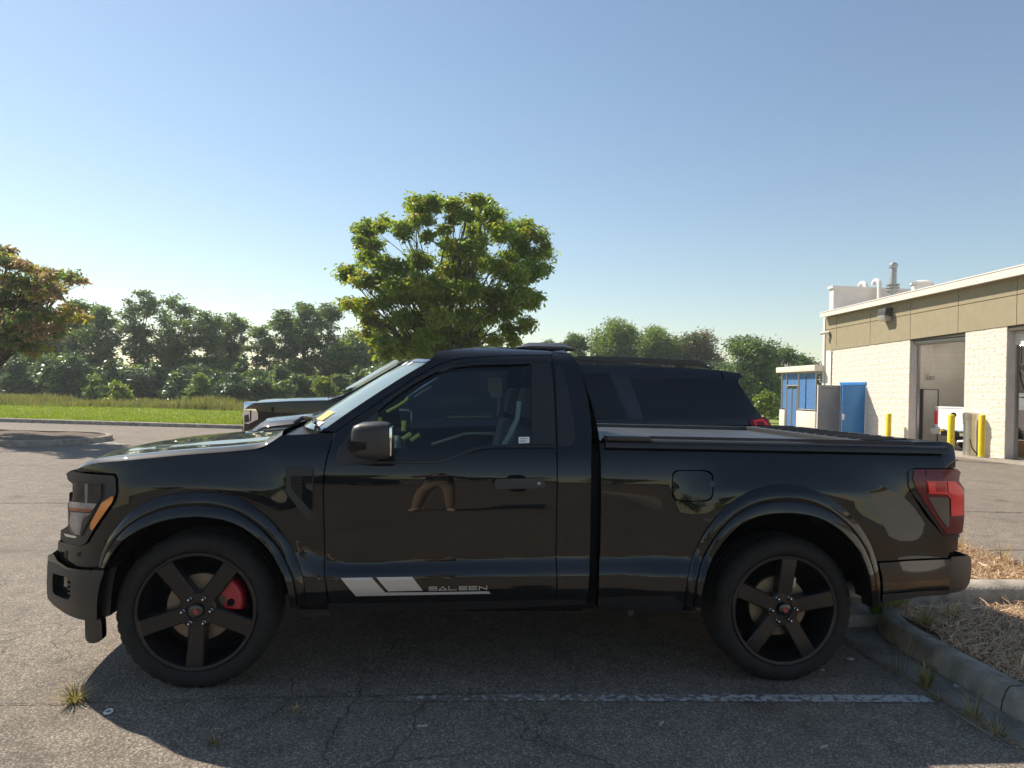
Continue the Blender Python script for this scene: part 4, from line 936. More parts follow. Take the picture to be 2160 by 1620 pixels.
# island on the left
ang = np.linspace(-math.pi/2, math.pi/2, 14)
isl = [(-24, 12.95), (-11.5, 13.02), (-10.2, 13.05)]+[(-10.0+1.55*math.cos(a)*0.85, 14.75+1.72*math.sin(a)) for a in ang]+[(-11.0, 16.5), (-12.4, 16.75), (-24, 17.6)]
kerb('left_island_kerb', isl, [(0.0, -0.02), (0.01, 0.11), (0.03, 0.135), (0.15, 0.14), (0.16, 0.09)], 'concrete')
bumpy('left_island_soil', [(-23.9, 13.1), (-10.2, 13.2)]+[(-10.05+1.38*math.cos(a)*0.85, 14.75+1.55*math.sin(a)) for a in ang]+[(-11.0, 16.35), (-12.4, 16.6), (-23.9, 17.45)], 0.115, 0.03, 0.3, 'soil', 'structure')
sheet('apron', [(-8.75, 13.7), (-7.9, 13.9), (-8.0, 14.35), (-8.7, 14.9)], 0.005, 'concrete')
# stall line
sheet('stall_line', [(-0.6, -0.060), (0.1, -0.072), (1.73, -0.130), (2.235, -0.150), (2.245, -0.240), (1.70, -0.212), (0.1, -0.150), (-0.6, -0.13)], 0.004, 'paint_line')
def crack(pts, w=0.008, jit=0.018, z=0.006):
    P = densify(pts, 0.035, closed=False); n = len(P); V = []; F = []
    off = np.cumsum(rng.normal(0, 1, n)); off -= np.linspace(off[0], off[-1], n); off = off/max(1, abs(off).max())*jit*1.5+rng.normal(0, jit*0.18, n)
    for i in range(n):
        d = P[min(i+1, n-1)]-P[max(i-1, 0)]; d /= np.linalg.norm(d); q = np.array([-d[1], d[0]]); c = P[i]+q*off[i]; ww = w*(0.35+0.9*rng.random())*min(1, 0.25+min(i, n-1-i)*0.2)
        V += [(*(c-q*ww), z), (*(c+q*ww), z)]
    for i in range(n-1): F.append((2*i, 2*i+2, 2*i+3, 2*i+1))
    return mk('crack', V, F, 'crack', LOT)
crack([(-3.2, -0.10), (-2.06, -0.09), (-1.49, -0.07), (-0.85, -0.065), (-0.1, -0.062), (0.35, -0.045)], 0.003, 0.012)
crack([(-0.52, 0.82), (-0.60, 0.5), (-0.71, 0.30), (-0.70, 0.0), (-0.76, -0.30), (-0.78, -0.72)], 0.0032, 0.03)
crack([(0.30, 0.9), (0.36, 0.55), (0.42, 0.25), (0.40, 0.0), (0.36, -0.06)], 0.003, 0.03)
crack([(-1.10, 0.2), (-1.05, -0.1), (-1.2, -0.4), (-1.28, -0.6)], 0.003, 0.03)
crack([(-0.38, -0.08), (-0.42, -0.4), (-0.55, -0.8)], 0.003, 0.03)
crack([(-14, 9.0), (-9, 9.4), (-5.5, 9.9), (-3, 10.2)], 0.012, 0.06)
crack([(-9, 5.2), (-6, 5.6), (-3.2, 5.75)], 0.012, 0.06)
crack([(3.6, 6.5), (6.5, 5.9), (9.5, 5.6), (13, 5.7)], 0.014, 0.08)
crack([(5, 3.3), (7, 3.5), (10, 3.1)], 0.012, 0.06)

# added haze volume standing for lens veil, lifts the far darks
m_, t_, b_ = new_mat('haze_veil'); t_.nodes.remove(b_); pv = nd(t_, 'ShaderNodeVolumePrincipled'); pv.inputs['Density'].default_value = 0.0008; pv.inputs['Color'].default_value = (0.92, 0.95, 1.0, 1); pv.inputs['Anisotropy'].default_value = 0.35
t_.links.new(pv.outputs[0], t_.nodes['Material Output'].inputs['Volume']); M['haze'] = m_
hz = MB().box(-85, 75, -65, 95, -1.1, 12.0).build('haze', 'haze'); hz['kind'] = 'stuff'; tag(hz, 'thin pale added haze over the car park, standing for lens veil', 'haze')
# ================================================================== service building
FX = 15.46
M['block'] = simple('painted_split_block', (0.72, 0.645, 0.54), rough=0.9, var=0.05, scale=5, bump=0.7, bscale=22)
M['wall_white'] = simple('wall_white', (0.72, 0.68, 0.62), rough=0.85, var=0.06, scale=3, bump=0.2, bscale=20)
M['mortar'] = simple('mortar_white', (0.68, 0.605, 0.505), rough=0.95)
M['tan'] = simple('tan_stucco', (0.31, 0.262, 0.165), rough=0.9, var=0.06, scale=4, bump=0.35, bscale=120)
M['joint'] = simple('stucco_joint', (0.09, 0.075, 0.05), rough=0.95)
M['fascia'] = simple('fascia_cream', (0.72, 0.66, 0.56), rough=0.6, var=0.05, scale=3)
M['grey_jamb'] = simple('grey_jamb', (0.62, 0.56, 0.52), rough=0.85, var=0.08, scale=4, bump=0.3, bscale=18)
M['inner_wall'] = simple('inner_block_wall', (0.74, 0.70, 0.62), rough=0.9, var=0.06, scale=2)
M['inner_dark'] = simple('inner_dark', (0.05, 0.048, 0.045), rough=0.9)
M['ceiling'] = simple('workshop_ceiling', (0.6, 0.57, 0.52), rough=0.9)
M['floor_conc'] = simple('workshop_floor', (0.36, 0.33, 0.29), rough=0.6, var=0.3, scale=2)
M['blue_door'] = simple('door_blue', (0.025, 0.19, 0.50), rough=0.42, var=0.06, scale=3)
M['grey_door'] = simple('door_grey', (0.40, 0.345, 0.29), rough=0.5, var=0.08, scale=4)
M['yellow'] = simple('bollard_yellow', (0.80, 0.58, 0.012), rough=0.45, var=0.08, scale=9)
M['stainless'] = simple('stainless', (0.62, 0.58, 0.53), rough=0.28, metal=1.0, var=0.06, scale=7)
M['galv'] = simple('galvanised', (0.42, 0.41, 0.39), rough=0.4, metal=0.8, var=0.1, scale=12)
M['white_metal'] = simple('white_metal', (0.72, 0.69, 0.65), rough=0.5)
M['blue_slat'] = simple('blue_slat', (0.07, 0.19, 0.42), rough=0.55, var=0.12, scale=6)
M['lamp_body'] = simple('lamp_bronze', (0.06, 0.055, 0.05), rough=0.5)
M['lamp_glass'] = simple('lamp_glass', (0.42, 0.40, 0.36), rough=0.25)
M['card'] = simple('cardboard', (0.33, 0.20, 0.10), rough=0.85)
M['exit_txt'] = simple('exit_letters', (0.20, 0.17, 0.15), rough=0.6)
m_, t_, b_ = new_mat('tube_light'); b_.inputs['Emission Color'].default_value = (1, 0.95, 0.85, 1); b_.inputs['Emission Strength'].default_value = 22.0; M['tube'] = m_
m_, t_, b_ = new_mat('brake_lamp_lit'); b_.inputs['Base Color'].default_value = (0.6, 0.01, 0.02, 1); b_.inputs['Emission Color'].default_value = (1, 0.03, 0.05, 1); b_.inputs['Emission Strength'].default_value = 3.0; M['lit_red'] = m_

BLD = thing('service_building', 'white block service garage with tan stucco band and open bays', 'building', (FX, 19, 0))
def zat(px, py, X=FX): p = at(px, py, 'X', X); return p[1], p[2]
def line_z(p, q, X=FX):
    (y0, z0), (y1, z1) = zat(*p, X), zat(*q, X); return lambda y: z0+(z1-z0)*(y-y0)/(y1-y0)
YC = 24.35                                         # far corner
ztan = line_z(K_(490,712), K_(1700,547)); zmid = line_z(K_(540,557), K_(1770,330)); ztop = line_z(K_(480,482), K_(1814,190))
bay1 = (16.43, 19.0); bay2 = (12.15, 14.83); YN = -14.0
# structure behind the blocks
def wallbox(name, y0, y1, z0, z1f, x0, x1, mat):
    m = MB(); m.hexa([(x0, y0, z0), (x1, y0, z0), (x1, y1, z0), (x0, y1, z0), (x0, y0, z1f(y0)), (x1, y0, z1f(y0)), (x1, y1, z1f(y1)), (x0, y1, z1f(y1))]); return m.build(name, mat, BLD)
tb = lambda y: ztan(y)+0.02
dY0, dY1, dZ = 21.50, 23.16, 2.14
wallbox('wall', bay1[1], dY0, -0.06, tb, FX-0.002, FX+0.25, 'mortar'); wallbox('wall', dY1, YC, -0.06, tb, FX-0.002, FX+0.25, 'mortar')
m = MB(); m.box(FX-0.002, FX+0.25, dY0, dY1, dZ, 3.62); m.build('wall', 'mortar', BLD)
wallbox('wall', bay2[1], bay1[0], -0.06, tb, FX-0.002, FX+0.25, 'mortar'); wallbox('wall', YN, bay2[0], -0.06, tb, FX, FX+0.25, 'wall_white')
wallbox('end_wall', YC-0.2, YC, -0.06, lambda y: 5.0, FX+0.26, 30, 'wall_white')
# split-face blocks: shared rough meshes
def rough_block(seed, w=0.392, h=0.194, d=0.035):
    r = np.random.default_rng(seed); nu, nv = 6, 4; V = []; F = []
    for i in range(nu+1):
        for j in range(nv+1):
            e = r.uniform(0.0, 0.008) if i in (0, nu) or j in (0, nv) else r.uniform(0.0, 0.015)
            V.append((-e, w*i/nu+(r.uniform(-.01, .01) if 0 < i < nu else 0), h*j/nv+(r.uniform(-.008, .008) if 0 < j < nv else 0)))
    for i in range(nu):
        for j in range(nv): F.append((i*(nv+1)+j, i*(nv+1)+j+1, (i+1)*(nv+1)+j+1, (i+1)*(nv+1)+j))
    k = len(V); V += [(d, 0, 0), (d, w, 0), (d, w, h), (d, 0, h)]
    c = [0, nu*(nv+1), nu*(nv+1)+nv, nv]
    for a, b in ((0, 1), (1, 2), (2, 3), (3, 0)): F.append((c[a], c[b], k+b, k+a))
    me = bpy.data.meshes.new('block'); me.from_pydata(V, [], F); bm = bmesh.new(); bm.from_mesh(me); bmesh.ops.recalc_face_normals(bm, faces=bm.faces[:]); bm.to_mesh(me); bm.free(); me.materials.append(M['block']); return me
BLK = [rough_block(s) for s in range(8)]
BINV = Matrix.Translation(BLD.location).inverted()
def lay(y0, y1, gaps=()):
    nrow = 18; ny = max(1, int(round((y1-y0)/0.4)))
    for r_ in range(nrow):
        sh = 0.5 if r_ % 2 else 0.0; edges = [y0]+[y0+(y1-y0)*(k+sh)/ny for k in range(0 if sh else 1, ny)]+[y1]
        edges = [edges[0]]+[e for e in edges[1:] if e > edges[0]+0.05]
        for a, b in zip(edges[:-1], edges[1:]):
            zt = ztan((a+b)/2)+0.06; h = (zt+0.06)/nrow; z = -0.06+r_*h
            if any(b > g0+0.02 and a < g1-0.02 and z < g2-0.05 for g0, g1, g2 in gaps):
                for g0, g1, g2 in gaps:
                    if a < g0-0.05: b = min(b, g0)
                    elif b > g1+0.05: a = max(a, g1)
                    else: a = b
            if b-a < 0.05: continue
            o = bpy.data.objects.new('block', random.choice(BLK)); C.objects.link(o); o.parent = BLD; o.matrix_parent_inverse = BINV
            o.location = (FX, a+0.001, z+0.0015); o.scale = (1, (b-a-0.002)/0.392, (h-0.003)/0.194)
lay(bay1[1]+0.30*0, dY0); lay(dY1, YC); lay(dY0, dY1, [(dY0-0.01, dY1+0.01, dZ)]); lay(bay2[1], bay1[0])
# grey return walls (jambs) of the bays, facing the camera
for y, nm in ((bay1[1], 'jamb'), (bay2[1], 'jamb')):
    m = MB(); m.box(FX+0.036, FX+0.36, y-0.012, y+0.20, -0.06, ztan(y)); m.build('jamb', 'grey_jamb', BLD)
# tan stucco panels
joints = [YC]+[zat(*K_(u, 600))[0] for u in (538, 768, 1042, 1368, 1768)]+[12.2, 9.6, 7.0, 4.4, 1.8, -0.8, -3.4, -6, -8.6, -11.2, YN]
wallbox('band_backing', YN, YC, 3.62, lambda y: 5.1, FX+0.02, FX+0.25, 'joint')
for a, b in zip(joints[:-1], joints[1:]):
    for f0, f1 in ((ztan, zmid), (zmid, ztop)):
        y0, y1 = b+0.011, a-0.011; e = 0.011
        m = MB(); m.hexa([(FX-0.03, y0, f0(y0)+e), (FX+0.022, y0, f0(y0)+e), (FX+0.022, y1, f0(y1)+e), (FX-0.03, y1, f0(y1)+e), (FX-0.03, y0, f1(y0)-e), (FX+0.022, y0, f1(y0)-e), (FX+0.022, y1, f1(y1)-e), (FX-0.03, y1, f1(y1)-e)])
        m.build('stucco_panel', 'tan', BLD)
# fascia and roof
XF = FX-0.30
ft = line_z(K_(420,456), K_(1814,126), XF); fb = line_z(K_(420,486), K_(1814,186), XF)
yfar = zat(*K_(420, 470), XF)[0]
m = MB(); m.hexa([(XF, YN, fb(YN)), (XF+0.05, YN, fb(YN)), (XF+0.05, yfar, fb(yfar)), (XF, yfar, fb(yfar)), (XF, YN, ft(YN)), (XF+0.05, YN, ft(YN)), (XF+0.05, yfar, ft(yfar)), (XF, yfar, ft(yfar))]); m.build('fascia', 'fascia', BLD)
m = MB(); m.hexa([(XF-0.015, YN, ft(YN)-0.004), (XF+0.1, YN, ft(YN)-0.004), (XF+0.1, yfar+0.02, ft(yfar)-0.004), (XF-0.015, yfar+0.02, ft(yfar)-0.004), (XF-0.015, YN, ft(YN)+0.03), (XF+0.1, YN, ft(YN)+0.03), (XF+0.1, yfar+0.02, ft(yfar)+0.03), (XF-0.015, yfar+0.02, ft(yfar)+0.03)]); m.build('drip_edge', 'white_metal', BLD)
m = MB(); m.hexa([(XF+0.05, YN, fb(YN)+0.03), (30, YN, fb(YN)+0.03), (30, yfar, fb(yfar)+0.03), (XF+0.05, yfar, fb(yfar)+0.03), (XF+0.05, YN, ft(YN)-0.02), (30, YN, ft(YN)+0.1), (30, yfar, ft(yfar)+0.1), (XF+0.05, yfar, ft(yfar)-0.02)]); m.build('roof', 'fascia', BLD)
# end parapet above the roof
pz = at(*K_(452, 272), 'Y', 24.2)[2]
m = MB(); m.box(FX+0.05, 27, 23.95, 24.25, 4.8, pz-0.10); m.build('parapet', 'wall_white', BLD)
m = MB(); m.box(FX-0.02, 27.1, 23.90, 24.30, pz-0.10, pz); m.build('coping', 'white_metal', BLD)
# corner trim and downpipe
m = MB(); m.box(FX-0.06, FX+0.24, YC+0.005, YC+0.16, -0.06, 4.95); m.build('corner_trim', 'white_metal', BLD)
m = MB(); m.box(FX-0.05, FX-0.033, YC-0.50, YC-0.12, -0.06, 3.56); m.build('corner_board', 'wall_white', BLD)
# door leaves, frame
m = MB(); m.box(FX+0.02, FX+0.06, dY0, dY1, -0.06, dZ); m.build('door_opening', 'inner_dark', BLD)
m = MB(); m.box(FX-0.045, FX+0.02, dY0-0.06, dY1+0.02, dZ, dZ+0.10); m.build('door_head', 'blue_door', BLD)
lb = MB(); lb.box(FX-0.93, FX-0.03, dY0-0.03, dY0+0.015, 0.0, dZ-0.03); DB = lb.build('door_leaf', 'blue_door', BLD, bevel=0.006); DB['label'] = 'blue steel door leaf standing open'
m = MB(); m.box(FX-0.92, FX-0.84, dY0-0.05, dY0-0.03, 0.80, 1.02); m.build('lock_plate', 'white_metal', DB, bevel=0.006)
m = MB(); m.tube([(FX-0.88, dY0-0.05, 0.92), (FX-0.88, dY0-0.09, 0.92)], 0.016, 8); m.build('door_knob', 'steel', DB, smooth=True)
lb = MB(); lb.box(FX-0.95, FX-0.02, dY1, dY1+0.045, 0.0, dZ-0.02); DG = lb.build('door_leaf', 'grey_door', BLD, bevel=0.006); DG['label'] = 'grey inner face of the open door leaf'
m = MB(); m.box(FX-0.78, FX-0.30, dY1-0.05, dY1-0.001, dZ-0.12, dZ-0.07); m.build('door_closer', 'galv', DG)
m = MB(); m.box(FX-0.96, FX-0.945, dY1-0.01, dY1+0.05, 0.0, dZ-0.02); m.build('edge_strip', 'white_metal', DG)
# roll-up doors and interior
for (a, b), zt in ((bay1, ztan((bay1[0]+bay1[1])/2)), (bay2, ztan(13.5))):
    drop = 0.22 if a == bay1[0] else 0.55
    m = MB(); n = 8
    m.box(FX+0.25, FX+0.30, a, b, zt-drop, zt+0.1); m.build('roller_curtain', 'galv' if a == bay1[0] else 'white_metal', BLD)
    if a == bay1[0]:
        m = MB(); m.tube([(FX+0.22, a, zt-0.12), (FX+0.22, b, zt-0.12)], 0.11, 14); m.build('roller_drum', 'galv', BLD, smooth=True)
    else:
        for k in range(5):
            m = MB(); m.box(FX+0.235, FX+0.25, a, b, zt-drop+0.02+k*0.105, zt-drop+0.11+k*0.105); m.build('roller_slat', 'white_metal', BLD)
    m = MB(); m.box(FX+0.26, FX+0.34, b-0.07, b+0.0, 0, zt); m.build('door_track', 'galv', BLD)
PW = 20.6
m = MB(); m.box(FX+0.3, 26, PW, PW+0.2, -0.05, 4.6); m.build('partition_wall', 'inner_wall', BLD)
for k in range(1, 20):
    m = MB(); m.box(FX+0.62, 22, PW-0.006, PW+0.01, k*0.2-0.006, k*0.2+0.002); m.build('block_course', 'inner_dark' if k == 0 else 'grey_jamb', BLD)
m = MB(); m.box(26, 26.2, YN, 24.2, -0.05, 4.8); m.build('back_wall', 'inner_wall', BLD)
m = MB(); m.box(FX+0.26, 26, YN, 24.1, 4.55, 4.65); m.build('ceiling', 'ceiling', BLD)
m = MB(); m.box(FX-0.45, 26, YN, 24.3, -0.05, 0.006); m.build('workshop_floor', 'floor_conc', BLD)
m = MB(); m.box(XF-0.75, FX-0.02, YN, 20.5, -0.03, 0.012); m.build('apron_strip', 'concrete', BLD)
# inner door
def iw(u, v): p = at(*K_(u, v), 'Y', PW-0.03); return p[0], p[2]
x0, z1 = iw(1080, 972); x1, _ = iw(1232, 972); xa, _ = iw(1122, 980); xb, _ = iw(1216, 980)
m = MB(); m.box(x0-0.07, x1+0.07, PW-0.03, PW-0.008, 0, z1+0.08); m.build('inner_door_frame', 'inner_wall', BLD)
m = MB(); m.box(x0, x1, PW-0.04, PW-0.03, 0.0, z1); m.build('inner_door_gap', 'inner_dark', BLD)
m = MB(); m.box(xa, xb, PW-0.10, PW-0.05, 0.0, z1-0.03); m.build('inner_door', 'wall_white', BLD, bevel=0.005)
# exit sign hanging from the ceiling
ES = thing('exit_sign', 'small hanging EXIT sign inside the open workshop bay', 'sign', tuple(at(*K_(1178, 895), 'Y', PW-0.5)))
ex0, ex1 = at(*K_(1145, 876), 'Y', PW-0.5), at(*K_(1211, 918), 'Y', PW-0.5)
m = MB(); m.box(ex0[0], ex1[0], PW-0.5, PW-0.46, ex1[2], ex0[2]); m.build('sign_panel', 'wall_white', ES, bevel=0.006)
m = MB(); m.tube([((ex0[0]+ex1[0])/2-0.02, PW-0.48, ex0[2]), ((ex0[0]+ex1[0])/2-0.02, PW-0.48, 4.56)], 0.012, 6); m.build('hanger', 'grey_jamb', ES)
XL = {'E': [[(1, 0), (0, 0), (0, 1), (1, 1)], [(0, .5), (.8, .5)]], 'X': [[(0, 0), (1, 1)], [(0, 1), (1, 0)]], 'I': [[(.5, 0), (.5, 1)]], 'T': [[(0, 1), (1, 1)], [(.5, 1), (.5, 0)]]}
wd = ex1[0]-ex0[0]; hh = ex0[2]-ex1[2]
for i, ch in enumerate('EXIT'):
    m = MB()
    for ln in XL[ch]:
        for a, b in zip(ln[:-1], ln[1:]):
            f = lambda p: (ex0[0]+wd*(0.14+0.20*i+0.135*p[0]), PW-0.503, ex1[2]+hh*(0.18+0.64*p[1])); m.tube([f(a), f(b)], 0.016, 4)
    m.build('letter', 'exit_txt', ES)
# tube lights in the bays
for (u0, v0), (u1, v1), X, w in (((1325, 648), (1440, 650), 17.6, 'first'), ((1770, 672), (1840, 668), 17.2, 'second')):
    p, q = at(*K_(u0, v0), 'X', X), at(*K_(u1, v1), 'X', X)
    TLt = thing('ceiling_light', 'lit fluorescent tube light over the '+w+' open bay', 'light', tuple(p), 'workshop ceiling lights')
    m = MB(); m.box(X-0.09, X+0.09, q[1]-0.6, p[1], p[2]+0.05, p[2]+0.13); m.build('fixture', 'white_metal', TLt)
    m = MB(); m.tube([(X, p[1]-0.02, p[2]), (X, q[1]-0.55, p[2])], 0.035, 8); m.build('tube', 'tube', TLt, smooth=True)
    for yy in (p[1]-0.2, q[1]-0.4):
        m = MB(); m.tube([(X, yy, p[2]+0.1), (X, yy, 4.56)], 0.01, 5); m.build('hanger', 'galv', TLt)
# wall lamp
q0 = zat(*K_(868, 462), FX-0.15); WL = thing('wall_light', 'boxy bronze wall lamp on the tan stucco band', 'light', (FX-0.15, q0[0], q0[1]))
y, z = q0; m = MB(); m.hexa([(FX-0.32, y-0.22, z-0.05), (FX-0.032, y-0.24, z-0.12), (FX-0.032, y+0.24, z-0.12), (FX-0.32, y+0.22, z-0.05), (FX-0.30, y-0.22, z+0.18), (FX-0.032, y-0.24, z+0.22), (FX-0.032, y+0.24, z+0.22), (FX-0.30, y+0.22, z+0.18)]); m.build('housing', 'lamp_body', WL, bevel=0.015)
m = MB(); m.hexa([(FX-0.28, y-0.19, z-0.24), (FX-0.05, y-0.2, z-0.25), (FX-0.05, y+0.2, z-0.25), (FX-0.28, y+0.19, z-0.24), (FX-0.34, y-0.21, z-0.05), (FX-0.05, y-0.22, z-0.10), (FX-0.05, y+0.22, z-0.10), (FX-0.34, y+0.21, z-0.05)]); m.build('lens', 'lamp_glass', WL, bevel=0.012)
# security camera
q0 = zat(*K_(478, 590), FX-0.1); SC = thing('security_camera', 'small white security camera at the building corner', 'camera', (FX-0.1, q0[0], q0[1]))
m = MB(); m.tube([(FX-0.30, q0[0]+0.25, q0[1]-0.02), (FX-0.08, q0[0]-0.02, q0[1]+0.03)], 0.06, 10); m.build('camera_body', 'white_metal', SC, smooth=True)
m = MB(); m.tube([(FX-0.10, q0[0], q0[1]), (FX-0.05, q0[0]-0.10, q0[1]-0.20)], 0.025, 6); m.build('bracket', 'lamp_body', SC)
# roof vents
def rp(u, v, X): p = at(*K_(u, v), 'X', X); return Vector(p)
def goose(u, v0, v1, du, lab):
    X = 17.2; b = rp(u, v1, X); t = rp(u, v0+16, X); e = rp(u-du, v0+16, X); r = 0.085
    dv = (e-t); T = thing('roof_vent', lab, 'vent', (b.x, b.y, 5.2), 'gooseneck roof vents')
    m = MB(); c = (t+e)/2; rad = dv.length/2
    arc = [c-dv.normalized()*rad*math.cos(a)+Vector((0, 0, rad*0.75*math.sin(a))) for a in np.linspace(0, math.pi, 10)]
    m.tube([Vector((b.x, b.y, 5.0)), t]+arc+[e+Vector((0, 0, -0.05))], r, 10); m.build('pipe', 'white_metal', T, smooth=True)
    m = MB(); m.lathe([(0.16, 0), (0.13, 0.06), (0.09, 0.10)], 12, 'Z', (b.x, b.y, 5.2)); m.build('flashing', 'galv', T, smooth=True)
goose(735, 262, 372, 46, 'white gooseneck roof vent nearest the end parapet'); goose(826, 240, 356, 40, 'white gooseneck roof vent beside the tall grey flue')
b, t = rp(917, 330, 17.5), rp(922, 118, 17.5); FL = thing('flue_pipe', 'tall grey ringed flue pipe on the garage roof', 'flue', (b.x, b.y, 5.2)); b.z = 5.0
h = t.z-b.z
m = MB(); m.lathe([(0.17, 0), (0.17, h*0.55), (0.13, h*0.56), (0.13, h*0.9), (0.12, h*0.92)], 18, 'Z', tuple(b)); m.build('pipe', 'galv', FL, smooth=True, sharp=30)
for k in range(3):
    m = MB(); m.lathe([(0.17, -0.03), (0.25, -0.025), (0.25, 0.025), (0.17, 0.03)], 18, 'Z', (b.x, b.y, b.z+h*(0.48+0.055*k))); m.build('collar', 'galv', FL, smooth=True, sharp=30)
m = MB(); m.lathe([(0.0, 0.22), (0.10, 0.2), (0.17, 0.12), (0.17, 0.02), (0.12, -0.02)], 18, 'Z', (b.x, b.y, b.z+h*0.92)); m.build('cap', 'galv', FL, smooth=True, sharp=30)
b, t = rp(1115, 300, 18.5), rp(1115, 240, 18.5); VF = thing('roof_fan', 'squat white cylindrical fan housing on the garage roof', 'fan', (b.x, b.y, 5.2))
R0 = (rp(1172, 270, 18.5)-rp(1058, 270, 18.5)).length/2*0.72
m = MB(); m.lathe([(R0, 5.0-b.z), (R0, t.z-b.z-0.12)], 28, 'Z', tuple(b)); m.build('drum', 'white_metal', VF, smooth=True)
m = MB(); m.lathe([(R0+0.05, t.z-b.z-0.14), (R0+0.06, t.z-b.z-0.05), (R0*0.6, t.z-b.z+0.03), (0, t.z-b.z+0.05)], 28, 'Z', tuple(b)); m.build('cap', 'white_metal', VF, smooth=True, sharp=40)
# enclosure with blue slats
EX, EY0, EY1 = 15.20, 24.62, 27.75
ENC = thing('slatted_enclosure', 'small enclosure with blue slatted mesh above low white block walls', 'enclosure', (EX+1, 26, 0))
zl = 1.02; zr = 2.72
m = MB(); m.box(EX, EX+0.2, EY0, 26.20, -0.06, zl); m.build('low_wall', 'block', ENC, bevel=0.02)
m = MB(); m.box(EX+0.2, 17.5, EY0, EY0+0.2, -0.06, zl); m.build('low_wall', 'block', ENC, bevel=0.02)
m = MB(); m.box(EX-0.02, EX+0.2, 27.25, EY1, -0.06, zl); m.build('low_wall', 'block', ENC, bevel=0.02)
m = MB(); m.hexa([(EX-0.18, EY0-0.22, zr), (18, EY0-0.22, zr), (18, EY1+0.1, zr), (EX-0.18, EY1+0.1, zr), (EX-0.18, EY0-0.22, zr+0.26), (18, EY0-0.22, zr+0.26), (18, EY1+0.1, zr+0.24), (EX-0.18, EY1+0.1, zr+0.24)]); m.build('roof_slab', 'fascia', ENC, bevel=0.01)
for y in (EY0+0.06, 26.16, 27.22, EY1-0.06):
    m = MB(); m.tube([(EX+0.05, y, 0.0 if 26 < y < 27.3 else zl), (EX+0.05, y, zr)], 0.035, 8); m.build('post', 'galv', ENC, smooth=True)
for z in (zl+0.06, zr-0.06):
    m = MB(); m.tube([(EX+0.05, EY0+0.06, z), (EX+0.05, 26.16, z)], 0.022, 6); m.build('rail', 'galv', ENC, smooth=True)
m = MB(); m.tube([(EX+0.05, 26.16, 2.12), (EX+0.05, 27.22, 2.12)], 0.03, 6); m.build('rail', 'galv', ENC, smooth=True)
def slats(y0, y1, z0, z1, X, n, nm='slat'):
    for k in range(n):
        a = y0+(y1-y0)*k/n; b = y0+(y1-y0)*(k+0.93)/n
        if nm == 'slat' and n > 8 and k in (9,): continue
        m = MB(); m.box(X, X+0.012, a, b, z0+random.uniform(-.01, .01), z1); m.build(nm, 'blue_slat', ENC)
slats(EY0+0.10, 26.12, zl+0.09, zr-0.08, EX+0.07, 16); slats(26.2, 27.2, 2.16, zr-0.04, EX+0.07, 9, 'top_slat'); slats(27.26, EY1-0.1, zl+0.05, zr-0.05, EX+0.07, 4, 'end_slat')
for g0, g1 in ((26.22, 26.66), (26.72, 27.16)):
    m = MB(); m.tube([(EX+0.02, g0, 0.1), (EX+0.02, g1, 0.1), (EX+0.02, g1, 2.02), (EX+0.02, g0, 2.02), (EX+0.02, g0, 0.1)], 0.022, 6); m.build('gate_frame', 'galv', ENC, smooth=True)
    slats(g0+0.03, g1-0.03, 0.14, 1.98, EX+0.035, 4, 'gate_slat')
for k in range(8):
    m = MB(); x = EX+0.25+k*0.22; m.box(x, x+0.16, EY0+0.05, EY0+0.062, zl+0.05, zr-0.05); m.build('side_slat', 'blue_slat', ENC)
# bollards
def bollard(p, label, h=1.22, r=0.087):
    T = thing('bollard', label, 'bollard', (p[0], p[1], 0), 'yellow bollards by the bays')
    m = MB(); m.lathe([(r, -0.05), (r, h-0.02), (r*0.9, h+0.005), (r*0.5, h+0.02), (0, h+0.022)], 24, 'Z', (p[0], p[1], 0)); m.build('post', 'yellow', T, smooth=True, sharp=50)
    m = MB(); m.lathe([(r+0.10, 0.012), (r+0.09, 0.03), (r, 0.032)], 20, 'Z', (p[0], p[1], 0)); m.build('footing', 'concrete', T, smooth=True)
b3 = at(2070, 966, 'Z', 0.0); b2 = at(2007, 874, 'Z', 1.24); b1 = at(1875, 873, 'X', 15.05)
bollard(b3, 'yellow bollard right of the steel canister'); bollard(b2, 'yellow bollard in front of the white pickup tailgate'); bollard(b1, 'yellow bollard beside the white block wall near the blue door', h=b1[2])
# stainless canister vacuum
c = at(2046, 962, 'Z', 0.0); CN = thing('canister_vacuum', 'stainless steel cylinder vacuum standing between two yellow bollards', 'vacuum', (c[0]+0.1, c[1], 0)); cx, cy_ = c[0]+0.1, c[1]+0.1
m = MB(); m.lathe([(0.20, 0.0), (0.20, 1.08), (0.19, 1.09)], 32, 'Z', (cx, cy_, 0)); m.build('body', 'stainless', CN, smooth=True, sharp=40)
m = MB(); m.lathe([(0.22, 1.06), (0.225, 1.10), (0.225, 1.24), (0.19, 1.27), (0.0, 1.285)], 32, 'Z', (cx, cy_, 0)); m.build('lid', 'stainless', CN, smooth=True, sharp=40)
m = MB(); m.box(cx-0.02, cx+0.09, cy_+0.15, cy_+0.34, 0.92, 1.05); m.build('coin_box', 'stainless', CN, bevel=0.02)
m = MB(); m.tube([(cx-0.15, cy_-0.14, 0.5), (cx-0.12, cy_-0.2, 0.25), (cx+0.05, cy_-0.22, 0.05)], 0.014, 6); m.build('hose', 'rubber', CN, smooth=True)
m = MB(); m.tube([(cx-0.1, cy_+0.17, 0.42), (cx-0.16, cy_+0.32, 0.40), (cx-0.15, cy_+0.36, 0.36)], 0.035, 8); m.build('nozzle', 'galv', CN, smooth=True)
